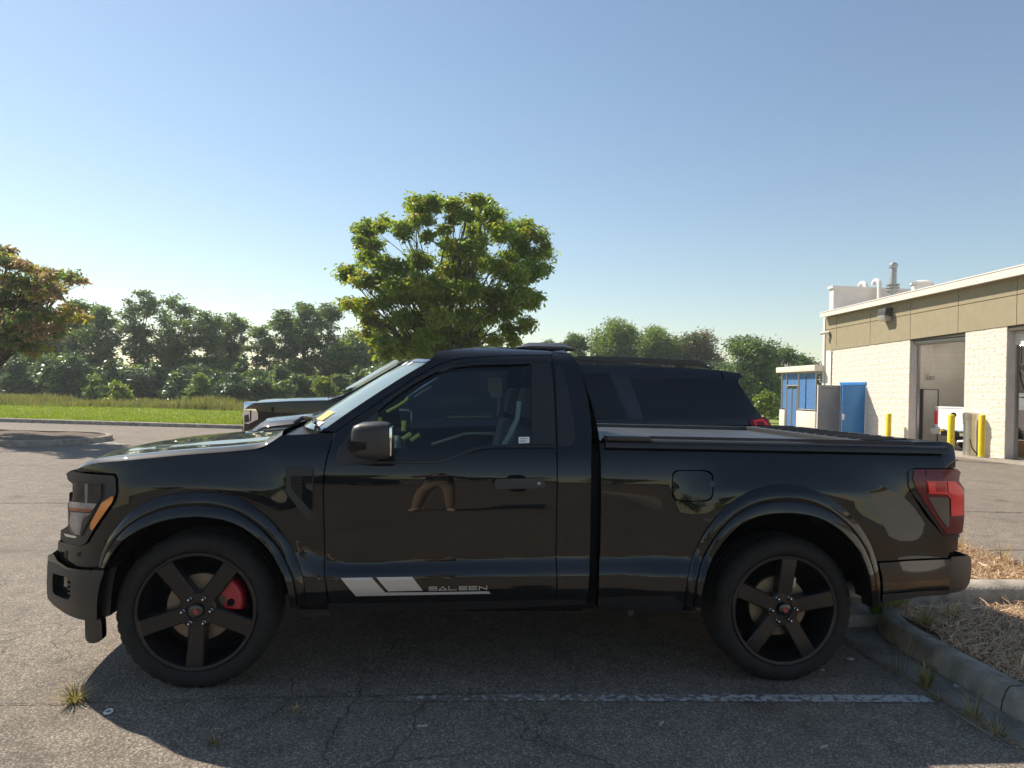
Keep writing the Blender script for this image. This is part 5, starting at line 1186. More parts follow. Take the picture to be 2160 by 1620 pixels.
# hose reel hanging in the second bay
hp = at(*K_(1760, 826), 'X', 17.0); HR = thing('hose_reel', 'grey hose reel tray hanging inside the second bay', 'hose reel', tuple(hp))
m = MB(); m.box(hp[0]-0.3, hp[0]+0.3, hp[1]-0.3, hp[1]+0.35, hp[2]-0.10, hp[2]+0.08); m.build('tray', 'galv', HR, bevel=0.02)
for dy in (-0.2, 0.25):
    m = MB(); m.tube([(hp[0], hp[1]+dy, hp[2]), (hp[0], hp[1]+dy, 4.56)], 0.02, 6); m.build('hanger', 'inner_dark', HR)
m = MB(); m.tube([(hp[0], hp[1]-0.15, hp[2]-0.1), (hp[0], hp[1]-0.2, hp[2]-0.4), (hp[0], hp[1]-0.35, hp[2]-0.7)], 0.02, 6); m.build('hose', 'rubber', HR, smooth=True)
bx_ = at(*K_(1745, 1390), 'X', 16.6); m = MB(); m.box(bx_[0]-0.3, bx_[0]+0.3, bx_[1]-0.35, bx_[1]+0.35, 0.01, 0.5); o = m.build('cardboard_box', 'card', bevel=0.01); tag(o, 'brown cardboard box on the floor of the second bay', 'box')
# ================================================================== other vehicles
def shell(name, outline, mat, parent, yfn, yc, crown=0.04, step=0.09, nb=10, skip=()):
    """closed car body: two sides plus a skin across; outline is (x, z) going round"""
    P = densify(outline, step)
    if area2(P) < 0: P = P[::-1]
    S2 = Surf(yfn); v2, tr = triang(P, step)
    y = yfn(v2[:, 0], v2[:, 1]); n = S2.nrm(v2[:, 0], v2[:, 1])
    V = [(a, c, b) for (a, b), c in zip(v2, y)]; NV = list(n); F = []
    for t in tr:
        a, b, c = (np.array(V[i]) for i in t[:3]); F.append(t if np.cross(b-a, c-a)[1] < 0 else t[::-1])
    k = len(V); V += [(a, 2*yc-b, c) for a, b, c in V]; NV += [(a, -b, c) for a, b, c in NV]; F += [tuple(i+k for i in f[::-1]) for f in F[:]]
    o1 = mk(name+'_side', V, F, mat, parent, smooth=True, normals=NV)
    m = len(P); e = np.roll(P, -1, 0)-np.roll(P, 1, 0); e /= np.maximum(np.linalg.norm(e, axis=1, keepdims=True), 1e-9); nr = np.stack([e[:, 1], -e[:, 0]], 1)
    yl = yfn(P[:, 0], P[:, 1]); V = []; F = []
    for i in range(m):
        for j in range(nb+1):
            w = abs(2*j/nb-1); cr = crown*(1-w**3)
            yy = yl[i]+(yc-yl[i])*(1-w); V.append((P[i, 0]+nr[i, 0]*cr, yy if j <= nb/2 else 2*yc-yy, P[i, 1]+nr[i, 1]*cr))
    for i in range(m):
        i2 = (i+1) % m
        for j in range(nb): F.append((i*(nb+1)+j, i2*(nb+1)+j, i2*(nb+1)+j+1, i*(nb+1)+j+1))
    mb = MB(); mb.add(V, F); o2 = mb.build(name, mat, parent, smooth=True, sharp=40)
    return o2
def road_wheel(parent, x, y, r, side, mat_rim='rim', w=0.26):
    """side -1: outer face towards -y"""
    T = bpy.data.objects.new('wheel', None); C.objects.link(T); T.empty_display_size = 0.1
    T.location = Vector((x, y, r))-parent.location; T.parent = parent; T.rotation_euler = (0, 0, 0 if side < 0 else math.pi)
    m = MB(); m.lathe([(r*0.70, 0.03), (r*0.78, 0.0), (r*0.92, 0.005), (r, 0.04), (r, w-0.04), (r*0.92, w), (r*0.7, w-0.02)], 48); o = m.build('tyre', 'rubber', smooth=True, sharp=35); o.parent = T
    m = MB(); m.lathe([(r*0.72, 0.02), (r*0.69, 0.012), (r*0.66, 0.03), (r*0.62, 0.15), (0, 0.15)], 40); o = m.build('rim', 'barrel', smooth=True, sharp=35); o.parent = T
    m = MB()
    for k in range(6):
        a = k*math.pi/3; ca, sa = math.cos(a), math.sin(a)
        pts = [(t*0+q*ca-u*sa, yy, q*sa+u*ca) for yy in (0.03, 0.06) for q, u in ((0.04, -0.03), (r*0.68, -0.035), (r*0.68, 0.035), (0.04, 0.03)) for t in (0,)]
        m.hexa(pts)
    m.lathe([(0.0, 0.02), (0.06, 0.02), (0.07, 0.06)], 16); o = m.build('spokes', mat_rim, smooth=False); o.parent = T
    return T
Z4 = zoomer(490, 740, 5.268)
# ---- dark SUV in the next stall
SY = 3.38; SC_ = SY+1.0
_sp = hermite([0.2, 0.5, 0.9, 1.12, 1.25, 1.32, 1.6, 1.78, 1.86, 1.95], [0.06, 0.015, 0.0, 0.006, 0.03, 0.055, 0.15, 0.225, 0.29, 0.42])
def suv_y(x, z):
    x = np.asarray(x, float); y = SY+_sp(z); d = np.clip(-1.7-x, 0, None); y = y+0.5*d*d; d = np.clip(x-2.7, 0, None); return y+0.5*d*d
SS = Surf(suv_y)
SUV = thing('suv', 'dark blue-grey full-size SUV with roof rails parked behind the black pickup', 'suv', (0.4, SC_, 0))
rear = [SS.on(*L_(*p)) for p in [(1040,474),(1320,491),(1470,516),(1486,540),(1458,556),(1456,590),(1540,715),(1625,832),(1690,905)]]
arch = lambda cx, r, z0: [(cx+r*math.cos(a), 0.40+r*math.sin(a)) for a in np.linspace(0.0, math.pi, 12)]
suv_out = [(-2.30, 0.42), (-2.36, 0.75), (-2.30, 1.02), (-2.10, 1.12), (-1.6, 1.19), (-1.02, 1.235), (-0.62, 1.52), (-0.28, 1.74), (-0.05, 1.81), (0.4, 1.845)]+rear+[(3.10, 0.95), (3.12, 0.55), (3.0, 0.42)]+arch(2.05, 0.46, 0.4)+arch(-1.15, 0.46, 0.4)
shell('body', suv_out, 'navy', SUV, suv_y, SC_, crown=0.008)
def sp_(name, pts, mat, off=0.003, **k): k.setdefault('gap', 0); return panel(name, [p if p[0] == 'w' else L_(*p) for p in pts], mat, SUV, SS, off=off, **k)
sp_('rear_side_window', [(660,548),(1330,556),(1440,566),(1585,800),(1530,834),(1230,842),(790,850),(720,720)], 'privacy', thick=0.002, mirror=SC_)
sp_('window_pillar', [(505,515),(640,548),(770,850),(660,850)], 'gloss_black', thick=0.002, mirror=SC_)
sp_('side_window', [('w', -0.05, 1.70), (470,512),(500,515),(640,848),(480,852), ('w', -0.6, 1.29), ('w', -0.5, 1.38)], 'privacy', thick=0.002, mirror=SC_)
sp_('belt_moulding', [('w', -0.8, 1.272), (480,856),(1540,838),(1545,846),(480,866), ('w', -0.8, 1.262)], 'trim', off=0.008, thick=0.01)
tl_ = sp_('tail_light', [(1530,856),(1640,834),(1672,858),(1712,934),(1560,934)], 'dark_red', off=0.012, thick=0.03, mirror=SC_)
panel('lamp_core', [L_(*p) for p in [(1556,858),(1630,846),(1655,866),(1694,922),(1580,922)]], 'red_lens', tl_, SS, off=0.017, thick=0.003, gap=0, holes=[[L_(*p) for p in [(1580,872),(1628,866),(1650,900),(1592,906)]]])
sp_('gate_seam', [(1318,498),(1326,498),(1345,548),(1337,548)], 'dark_inner', off=0.002, thick=0)
sp_('door_seam', [(728,740),(733,740),(785,915),(780,915)], 'dark_inner', off=0.004, thick=0)
for s_, nm in ((1, 'roof_rail'), (-1, 'roof_rail')):
    P3 = [at(*L_(u, v), 'Y', SY+0.30) for u, v in ((180,398),(290,408),(700,418),(1160,440),(1215,462),(1258,484))]
    m = MB(); V = []; F = []
    for i, p in enumerate(P3):
        h = (0.0, 0.032, 0.032, 0.030, 0.018, 0.004)[i]; yy = p[1] if s_ > 0 else 2*SC_-p[1]
        V += [(p[0], yy-0.02, p[2]-h), (p[0], yy+0.02, p[2]-h), (p[0], yy+0.02, p[2]+h), (p[0], yy-0.02, p[2]+h)]
    for i in range(5):
        for j in range(4): F.append((i*4+j, (i+1)*4+j, (i+1)*4+(j+1) % 4, i*4+(j+1) % 4))
    F += [(0, 1, 2, 3), (23, 22, 21, 20)]; m.add(V, F); RR = m.build('roof_rail', 'satin', SUV, bevel=0.005)
    for u in (430, 1025):
        p = at(*L_(u, 452), 'Y', SY+0.30); yy = p[1] if s_ > 0 else 2*SC_-p[1]; m = MB(); m.box(p[0]-0.05, p[0]+0.05, yy-0.015, yy+0.015, p[2]-0.06, p[2]+0.02); m.build('rail_foot', 'trim', RR)
# hood and windscreen skin
def suv_hood(u, v):
    x = -2.28+u*1.24; ze = float(np.interp(x, [-2.3, -2.1, -1.6, -1.02], [1.02, 1.12, 1.19, 1.235])); ye = float(suv_y(x, ze)); w = abs(2*v-1); yy = ye+(SC_-ye)*(1-w)
    z = ze+0.012+0.055*(1-math.exp(-(1-w)/0.07))*min(1, u*6+0.1)+0.014*float(sstep(0.3, 0.45, 1-w)); return (x-0.10*(1-w*w)*(1-u), yy if v <= .5 else 2*SC_-yy, z)
grid_mesh('hood', suv_hood, 20, 40, 'navy', SUV)
grid_mesh('windscreen', lambda u, v: (lambda w: (-1.0+u*0.72-0.12*(1-w*w), SC_+(2*v-1)*(0.93-0.17*u), 1.245+u*0.5+0.055*(1-w**3)+0.01))(abs(2*v-1)), 8, 20, 'privacy', SUV)
sp_('headlight', [('w', -2.32, 0.85), ('w', -2.28, 1.0), ('w', -1.95, 1.06), ('w', -2.0, 0.9)], 'lamp_bright', off=0.006, thick=0.01, mirror=SC_)
for x in (-1.15, 2.05):
    road_wheel(SUV, x, SY+0.02, 0.40, -1); road_wheel(SUV, x, 2*SC_-SY-0.02, 0.40, 1)
    for y0, y1 in ((SY+0.04, SY+0.5), (2*SC_-SY-0.5, 2*SC_-SY-0.04)):
        m = MB(); m.lathe([(0.455, y0), (0.455, y1), (0.0, (y0 if y0 > SC_ else y1))], 20, 'Y', (x, 0, 0.40), a0=0, a1=math.pi); m.build('wheel_liner', 'dark_inner', SUV)
# ---- tall dark truck with chrome headlamp
TY = 6.7; TC = TY+1.02
_tp = hermite([0.3, 0.7, 1.1, 1.35, 1.45, 1.7, 1.95, 2.05], [0.05, 0.0, 0.0, 0.012, 0.05, 0.14, 0.25, 0.4])
def tall_y(x, z):
    x = np.asarray(x, float); y = TY+_tp(z); d = np.clip(-2.75-x, 0, None); return y+0.8*d*d
TS = Surf(tall_y)
TALL = thing('tall_truck', 'tall black truck with chrome headlamp parked beyond the dark SUV', 'truck', (0, TC, 0))
hood_edge = [TS.on(*Z4(*p)) for p in [(145,640),(180,612),(250,578),(600,560),(1060,548),(1190,505),(1290,470)]]
nx_ = hood_edge[0][0]
wsb = TS.on(*Z4(1300, 462)); wst = TS.on(*Z4(1880, 120))
tall_out = [(nx_+0.06, 0.5), (nx_-0.02, 0.8), (nx_+0.0, 1.1)]+hood_edge+[(wsb[0], wsb[1]), (wst[0], min(wst[1], 1.93)), (wst[0]+0.25, 1.96), (1.25, 1.95), (1.55, 1.85), (1.72, 1.42), (3.3, 1.40), (3.35, 0.6)]+[(2.35+0.5*math.cos(a), 0.46+0.5*math.sin(a)) for a in np.linspace(0, math.pi, 12)]+[(nx_+0.95+0.5*math.cos(a), 0.46+0.5*math.sin(a)) for a in np.linspace(0, math.pi, 12)]
shell('body', tall_out, 'paint', TALL, tall_y, TC, crown=0.05)
def tp_(name, pts, mat, off=0.003, **k): k.setdefault('gap', 0); return panel(name, [p if p[0] == 'w' else Z4(*p) for p in pts], mat, TALL, TS, off=off, **k)
hl = tp_('headlight', [(112,712),(140,646),(262,646),(288,690),(290,760),(180,812),(132,802)], 'chrome', off=0.015, thick=0.08, mirror=TC)
panel('lamp_chamber', [Z4(*p) for p in [(135,720),(180,705),(190,790),(140,800)]], 'lamp_dark', hl, TS, off=0.02, thick=0.004, gap=0)
panel('lamp_stripe', [Z4(*p) for p in [(200,660),(215,660),(210,780),(196,785)]], 'lamp_dark', hl, TS, off=0.02, thick=0.004, gap=0)
m = MB(); m.box(nx_-0.16, nx_+0.1, TY+0.12, 2*TC-TY-0.12, 0.45, 0.75); m.build('front_bumper', 'chrome', TALL, bevel=0.05)
m = MB(); m.box(nx_-0.10, nx_+0.1, TY+0.4, 2*TC-TY-0.4, 0.8, 1.28); GR = m.build('grille', 'chrome', TALL, bevel=0.03)
for k in range(4):
    m = MB(); m.box(nx_-0.115, nx_-0.09, TY+0.45, 2*TC-TY-0.45, 0.84+k*0.11, 0.91+k*0.11); m.build('grille_gap', 'dark_inner', GR)
bx0, bx1 = np.array(wsb), np.array([wst[0], min(wst[1], 1.93)])
def tws(u, v):
    p = bx0*(1-u)+bx1*u; ye = float(tall_y(p[0], p[1]))+0.06; w = abs(2*v-1); yy = ye+(TC-ye)*(1-w); return (p[0]-0.05-0.10*(1-w*w), yy if v <= .5 else 2*TC-yy, p[1]+0.035+0.03*(1-w**3))
grid_mesh('windscreen', tws, 8, 20, 'wind_glass', TALL)
tp_('side_window', [('w', wsb[0]+0.30, 1.50), ('w', wst[0]+0.12, 1.86), ('w', 1.2, 1.87), ('w', 1.35, 1.50)], 'privacy', thick=0.002, mirror=TC)
m = MB(); m.tube([Vector((wsb[0]-0.12, TY+0.3, wsb[1]-0.0)), Vector((wsb[0]-0.02, TY+0.5, wsb[1]+0.05)), Vector((wsb[0]+0.05, TY+1.0, wsb[1]+0.09))], 0.012, 6); m.build('wiper', 'trim', TALL)
for x in (nx_+0.95, 2.35):
    road_wheel(TALL, x, TY+0.03, 0.43, -1); road_wheel(TALL, x, 2*TC-TY-0.03, 0.43, 1)
# ---- white pickups in the bays
M['white_paint'] = simple('white_paint', (0.78, 0.77, 0.75), rough=0.4, coat=0.8)
def bay_pickup(x0, y0, label, name='pickup_truck', lit=False):
    w = 2.0; yc = y0+w/2; T = thing(name, label, 'pickup truck', (x0+2.5, yc, 0))
    pf = hermite([0.3, 0.8, 1.2, 1.35, 1.45, 1.9, 2.0], [0.06, 0.0, 0.0, 0.02, 0.05, 0.22, 0.35]); yf = lambda x, z: y0+pf(z)+0*np.asarray(x, float)
    out = [(x0+0.05, 0.62), (x0, 0.72), (x0-0.01, 1.3), (x0+0.03, 1.40), (x0+1.75, 1.38), (x0+1.82, 1.85), (x0+2.0, 1.92), (x0+3.4, 1.93), (x0+4.2, 1.42), (x0+5.4, 1.25), (x0+5.6, 1.0), (x0+5.6, 0.5)]+[(x0+4.7+0.47*math.cos(a), 0.42+0.47*math.sin(a)) for a in np.linspace(0, math.pi, 10)]+[(x0+1.1+0.47*math.cos(a), 0.42+0.47*math.sin(a)) for a in np.linspace(0, math.pi, 10)]
    shell('body', out, 'white_paint', T, yf, yc, crown=0.01)
    m = MB(); m.box(x0-0.035, x0+0.01, y0+0.16, y0+w-0.16, 0.74, 1.36); tgt = m.build('tailgate', 'white_paint', T, bevel=0.015)
    m = MB(); m.lathe([(0, -0.05), (0.07, -0.048), (0.085, -0.03)], 20, 'X', (x0, yc+0.1, 1.16)); m.v = [(a, yc+0.1+(b-yc-0.1)*1.7, c) for a, b, c in m.v]; m.build('tailgate_badge', 'gloss_black', tgt, smooth=True)
    m = MB(); m.box(x0-0.05, x0+0.06, y0+0.03, y0+w-0.03, 1.365, 1.425); m.build('tailgate_cap', 'white_paint', T, bevel=0.02)
    for yy in (y0-0.012, y0+w-0.128):
        m = MB(); m.box(x0-0.03, x0+0.10, yy, yy+0.14, 0.82, 1.28); m.build('tail_light', 'red_lens', T, bevel=0.02)
    m = MB(); m.box(x0-0.22, x0+0.05, y0+0.02, y0+w-0.02, 0.50, 0.70); bu = m.build('rear_bumper', 'chrome', T, bevel=0.03)
    m = MB(); m.box(x0-0.235, x0-0.21, yc-0.4, yc+0.4, 0.47, 0.62); m.build('bumper_step', 'dark_inner', bu)
    m = MB(); m.box(x0+1.80, x0+1.83, y0+0.3, y0+w-0.3, 1.45, 1.80); m.build('rear_window', 'privacy', T)
    m = MB(); m.box(x0+1.78, x0+1.86, yc-0.14, yc+0.14, 1.86, 1.93); m.build('brake_lamp', 'lit_red' if lit else 'red_lens', T)
    for x in (x0+1.1, x0+4.7):
        road_wheel(T, x, y0+0.02, 0.41, -1, 'galv'); road_wheel(T, x, y0+w-0.02, 0.41, 1, 'galv')
    m = MB(); m.box(x0+0.2, x0+5.3, y0+0.35, y0+w-0.35, 0.35, 0.7); m.build('underbody', 'dark_inner', T)
    return T
bay_pickup(16.15, 16.62, 'white pickup inside the first bay, its tailgate behind a yellow bollard')
bay_pickup(17.3, 13.6, 'white pickup in the second bay with its high brake lamp lit red', lit=True)
# ---- car across the lane, seen only mirrored in the black paint
def parked_car(xc, yc, label, mat):
    T = thing('parked_car', label, 'car', (xc, yc, 0)); y0 = yc-0.9
    pf = hermite([0.3, 0.8, 1.0, 1.4, 1.5], [0.05, 0.0, 0.03, 0.22, 0.3]); yf = lambda x, z: y0+pf(z)+0*np.asarray(x, float)
    out = [(-2.2, 0.35), (-2.25, 0.6), (-2.1, 0.78), (-1.1, 0.92), (-0.5, 1.32), (0.2, 1.42), (1.0, 1.36), (1.7, 1.0), (2.2, 0.95), (2.3, 0.6), (2.2, 0.35)]+[(1.4+0.36*math.cos(a), 0.32+0.36*math.sin(a)) for a in np.linspace(0, math.pi, 10)]+[(-1.35+0.36*math.cos(a), 0.32+0.36*math.sin(a)) for a in np.linspace(0, math.pi, 10)]
    out = [(xc+a, b) for a, b in out]
    shell('body', out, mat, T, yf, yc, crown=0.03)
    S3 = Surf(yf); panel('side_window', [(xc-0.85, 0.98), (xc-0.4, 1.28), (xc+0.2, 1.36), (xc+0.95, 1.30), (xc+1.4, 1.0)], 'privacy', T, S3, off=0.004, thick=0.002, gap=0, world_pts=True, mirror=yc)
    for x in (-1.35, 1.4):
        road_wheel(T, xc+x, y0+0.02, 0.33, -1, 'galv', 0.2); road_wheel(T, xc+x, yc+0.88, 0.33, 1, 'galv', 0.2)
parked_car(-3.6, -14.5, 'dark saloon car mirrored in the pickup door', 'navy')
# ================================================================== vegetation
def leaf_mat(name, cols, trans, tmix=0.45, rough=0.5):
    m, t, b = new_mat(name); L = t.links.new; out = t.nodes['Material Output']
    g = nd(t, 'ShaderNodeNewGeometry'); r = nd(t, 'ShaderNodeValToRGB'); cr = r.color_ramp
    cr.elements[0].position = 0.0; cr.elements[0].color = (*cols[0], 1); cr.elements[1].position = 1.0; cr.elements[1].color = (*cols[-1], 1)
    for i, c in enumerate(cols[1:-1]): e = cr.elements.new((i+1)/(len(cols)-1)); e.color = (*c, 1)
    n = nd(t, 'ShaderNodeTexNoise'); n.inputs['Scale'].default_value = 0.9; n.inputs['Detail'].default_value = 3; L(g.outputs['Position'], n.inputs['Vector'])
    mx = nd(t, 'ShaderNodeMix', data_type='FLOAT'); mx.inputs['Factor'].default_value = 0.5; L(g.outputs['Random Per Island'], mx.inputs['A'])
    mr = nd(t, 'ShaderNodeMapRange'); mr.inputs['From Min'].default_value = 0.3; mr.inputs['From Max'].default_value = 0.7; L(n.outputs['Fac'], mr.inputs['Value']); L(mr.outputs[0], mx.inputs['B'])
    L(mx.outputs['Result'], r.inputs['Fac']); L(r.outputs['Color'], b.inputs['Base Color']); b.inputs['Roughness'].default_value = rough*0.8; b.inputs['Specular IOR Level'].default_value = 0.6
    tr = nd(t, 'ShaderNodeBsdfTranslucent'); ml = nd(t, 'ShaderNodeMix', data_type='RGBA', blend_type='MULTIPLY'); ml.inputs['Factor'].default_value = 1.0
    L(r.outputs['Color'], ml.inputs['A']); ml.inputs['B'].default_value = (*trans, 1); L(ml.outputs['Result'], tr.inputs['Color'])
    ms = nd(t, 'ShaderNodeMixShader'); ms.inputs[0].default_value = tmix; L(b.outputs[0], ms.inputs[1]); L(tr.outputs[0], ms.inputs[2]); L(ms.outputs[0], out.inputs['Surface'])
    return m
M['leaf_green'] = leaf_mat('leaf_green', [(0.085, 0.16, 0.035), (0.15, 0.24, 0.045), (0.25, 0.32, 0.055)], (2.0, 1.8, 0.8), 0.55)
M['leaf_yellow'] = leaf_mat('leaf_yellow', [(0.20, 0.24, 0.03), (0.30, 0.30, 0.035), (0.25, 0.25, 0.035)], (1.8, 1.7, 0.9), 0.5)
M['leaf_rust'] = leaf_mat('leaf_rust', [(0.25, 0.175, 0.10), (0.36, 0.265, 0.15), (0.27, 0.25, 0.12)], (1.4, 1.3, 1.0), 0.45)
M['leaf_far'] = leaf_mat('leaf_far', [(0.078, 0.138, 0.048), (0.120, 0.192, 0.060), (0.180, 0.240, 0.072)], (1.9, 1.8, 0.9), 0.45)
M['leaf_dark'] = leaf_mat('leaf_dark', [(0.052, 0.102, 0.052), (0.080, 0.142, 0.062), (0.126, 0.193, 0.074)], (1.4, 1.4, 1.0), 0.3)
M['leaf_bright'] = leaf_mat('leaf_bright', [(0.101, 0.172, 0.029), (0.159, 0.230, 0.036), (0.230, 0.259, 0.043)], (1.7, 1.6, 0.8), 0.5)
M['bark'] = simple('bark', (0.085, 0.068, 0.055), rough=0.95, var=0.35, scale=12, bump=0.8, bscale=30)
M['weed'] = leaf_mat('tall_weed', [(0.13, 0.19, 0.035), (0.20, 0.22, 0.06), (0.26, 0.21, 0.10)], (1.4, 1.3, 0.9), 0.4)
M['blade'] = leaf_mat('grass_blade', [(0.125, 0.200, 0.019), (0.188, 0.263, 0.025), (0.250, 0.288, 0.037)], (1.5, 1.4, 0.8), 0.45)
M['dry'] = leaf_mat('dry_grass', [(0.34, 0.25, 0.10), (0.45, 0.34, 0.15), (0.26, 0.24, 0.09)], (1.2, 1.1, 0.9), 0.35)
M['tuft'] = leaf_mat('tuft_grass', [(0.07, 0.12, 0.025), (0.12, 0.16, 0.04), (0.22, 0.19, 0.09)], (1.4, 1.3, 0.8), 0.4)
M['needle'] = leaf_mat('pine_straw', [(0.42, 0.25, 0.12), (0.60, 0.42, 0.23), (0.30, 0.17, 0.085), (0.66, 0.50, 0.31)], (1, 1, 1), 0.08, 0.6)

def poly_mesh(name, V, k, mats, midx=None, parent=None, smooth=False):
    """V: (N, k, 3) separate k-gons"""
    N = len(V); me = bpy.data.meshes.new(name); me.vertices.add(N*k); me.loops.add(N*k); me.polygons.add(N)
    me.vertices.foreach_set('co', V.reshape(-1).astype(np.float32)); me.loops.foreach_set('vertex_index', np.arange(N*k, dtype=np.int32))
    me.polygons.foreach_set('loop_start', np.arange(0, N*k, k, dtype=np.int32))
    for m in mats: me.materials.append(M[m])
    if midx is not None: me.polygons.foreach_set('material_index', np.asarray(midx, np.int32))
    me.update(calc_edges=True); me.validate()
    o = bpy.data.objects.new(name, me); C.objects.link(o)
    if parent is not None: adopt(o, parent)
    return o
def unit(v): return v/np.maximum(np.linalg.norm(v, axis=-1, keepdims=True), 1e-9)
def leaf_quads(P, size, droop=0.5, aspect=0.42, r=None):
    r = r or rng; N = len(P)
    d = unit(np.stack([r.normal(0, 1, N), r.normal(0, 1, N), r.normal(-droop, 0.6, N)], 1))
    s = unit(np.cross(d, r.normal(0, 1, (N, 3)))); L = size*(0.65+0.7*r.random(N))[:, None]; W = L*aspect
    up = np.cross(s, d)*L*0.12
    return np.stack([P, P+d*L*0.5+s*W*0.5+up, P+d*L, P+d*L*0.5-s*W*0.5+up], 1)
def branchy(m, a, b, r0, r1, bend=0.15, n=5, sides=6):
    a = Vector(a); b = Vector(b); L = (b-a).length; mid = [a]
    o = Vector((random.uniform(-1, 1), random.uniform(-1, 1), random.uniform(0, 1)))*L*bend
    for i in range(1, n+1):
        t = i/n; mid.append(a.lerp(b, t)+o*math.sin(t*math.pi)*0.6)
    m.tube(mid, [r0+(r1-r0)*i/n for i in range(n+1)], sides, cap=False); return mid
def blob_tree(name, label, cat, base, trunk_top, blobs, per, size, mats, probs, trunk_r, group=None, droop=0.6, flat=0.8, fork=0.35):
    """blobs: (x, y, z, r, tone)"""
    T = thing(name, label, cat, tuple(base), group); tops = Vector(trunk_top); base = Vector(base)
    m = MB(); m.tube([base, base.lerp(tops, 0.3)+Vector((0.03, 0, 0)), base.lerp(tops, 0.65)+Vector((-0.04, 0.02, 0)), tops], [trunk_r*1.25, trunk_r, trunk_r*0.85, trunk_r*0.6], 10)
    ctr = np.array(tops)
    limbs = []
    for (x, y, z, r, tone) in blobs:
        e = Vector((x, y, z)); dirn = e-tops
        if limbs and random.random() < 0.65:
            best = min(limbs, key=lambda q: (q[0]-e).length+0.25*max(0, q[0].z-e.z)*4)
            st = best[0] if (best[0]-e).length < (tops-e).length*0.8 else base.lerp(tops, random.uniform(0.7, 1.0)); rr = min(best[1]*0.7, trunk_r*0.35) if st is best[0] else trunk_r*0.4
        else: st = base.lerp(tops, random.uniform(0.6, 1.0)); rr = trunk_r*0.4
        rr = max(rr, trunk_r*0.08)
        pts = branchy(m, st, e, rr, rr*0.35, 0.12); limbs.append((pts[3], rr*0.6)); limbs.append((pts[-1], rr*0.4))
        for k in range(3):
            q = e+Vector((random.gauss(0, 1), random.gauss(0, 1), random.gauss(0.3, .6))).normalized()*r*0.85; branchy(m, pts[3], q, rr*0.35, rr*0.1, 0.15, 3, 4)
    m.build('trunk', 'bark', T, smooth=True, sharp=60, fix=False)
    PS = []; MI = []
    for (x, y, z, r, tone) in blobs:
        n = int(per*(r*r)); sub = max(4, int(n/26))
        cc = unit(rng.normal(0, 1, (sub, 3)))*(rng.random((sub, 1))**0.45)*r; cc[:, 2] *= flat
        k = rng.integers(0, sub, n); p = cc[k]+rng.normal(0, 1, (n, 3))*np.array([0.33, 0.33, 0.19])*r
        PS.append(p+np.array([x, y, z]))
        pr = np.array(probs[tone]); MI.append(np.minimum(np.searchsorted(np.cumsum(pr), rng.random(sub))[k], len(mats)-1))
    P = np.concatenate(PS); MI = np.concatenate(MI)
    poly_mesh('crown', leaf_quads(P, size, droop), 4, mats, MI, T); return T
def px_blob(zm, u, v, r, Y, scale_y): 
    a = at(*zm(u, v), 'Y', Y); b = at(*zm(u+r, v), 'Y', Y); return a, float(np.linalg.norm(b-a))
# ---- the green tree above the pickup
CT = [(640,140,85,1),(740,130,80,1),(880,120,70,1),(1020,100,60,1),(1080,140,70,0),(1120,210,100,0),(1360,280,80,1),(1430,340,80,1),(1300,340,80,0),(1200,310,90,0),(300,290,80,1),(410,255,60,0),(540,290,75,0),(240,375,42,1),(330,400,75,0),(300,480,70,1),(390,520,75,0),(170,590,75,1),(280,640,75,1),(390,640,85,1),(540,560,85,0),(660,500,85,0),(700,335,48,1),(620,235,50,1),(820,300,50,1),(830,400,60,0),(900,450,95,0),(1000,420,90,0),(1080,500,85,0),(1450,470,90,0),(1400,560,100,0),(1480,560,55,0),(1250,480,60,0),(1180,560,75,0),(1300,610,95,0),(950,600,100,0),(820,560,75,1),(760,650,85,1),(640,650,85,1),(490,660,80,0),(195,795,75,1),(290,800,70,1),(430,760,80,0),(560,720,95,0),(700,760,100,0),(850,720,100,0),(1000,720,100,0),(1150,740,100,0),(1300,750,100,0),(1400,760,80,0),(300,890,60,1),(390,930,75,0),(540,890,90,0),(660,900,100,0),(800,880,100,0),(950,880,100,0),(1100,870,90,0),(1250,850,70,0),(1360,930,75,0),(1240,960,55,0),(300,1000,55,1),(420,1050,85,0),(560,1040,95,0),(700,1030,95,0),(850,1020,95,0),(1000,990,80,0),(1280,1040,65,0),(420,1130,70,0),(560,1110,80,0),(1150,1040,55,0),(650,1120,80,0),(800,1100,80,0),(1000,1100,80,0),(700,225,50,1),(870,215,50,1),(960,195,60,0),(1000,300,60,0),(1060,360,60,0),(1500,420,40,0),(1330,430,60,0)]
TYc = 17.0; bl = []
c0, _ = px_blob(T_, 800, 620, 10, TYc, 1)
for (u, v, r, tone) in CT:
    w = max(0.0, 1-((u-800)/720)**2-((v-620)/620)**2)**0.5
    for rep in range(2 if w > 0.45 else 1):
        yy = TYc+random.uniform(-1, 1)*2.3*w; a, rr = px_blob(T_, u+random.uniform(-12, 12)*rep, v+random.uniform(-12, 12)*rep, r*0.90, yy, 1); bl.append((a[0], a[1], a[2], rr, tone))
bs = at(945, 930, 'Y', TYc); tt = at(930, 770, 'Y', TYc)
blob_tree('green_tree', 'leafy green tree with tips coloured sunlit yellow-green rising behind the pickup cab', 'tree', (bs[0], TYc, 0.1), tuple(tt), bl, 5300, 0.135, ['leaf_green', 'leaf_yellow', 'leaf_rust'], [(0.93, 0.07, 0.0), (0.70, 0.29, 0.01)], 0.085)  # yellow tips: autumn leaves plus sunlit tops put into the leaf colour
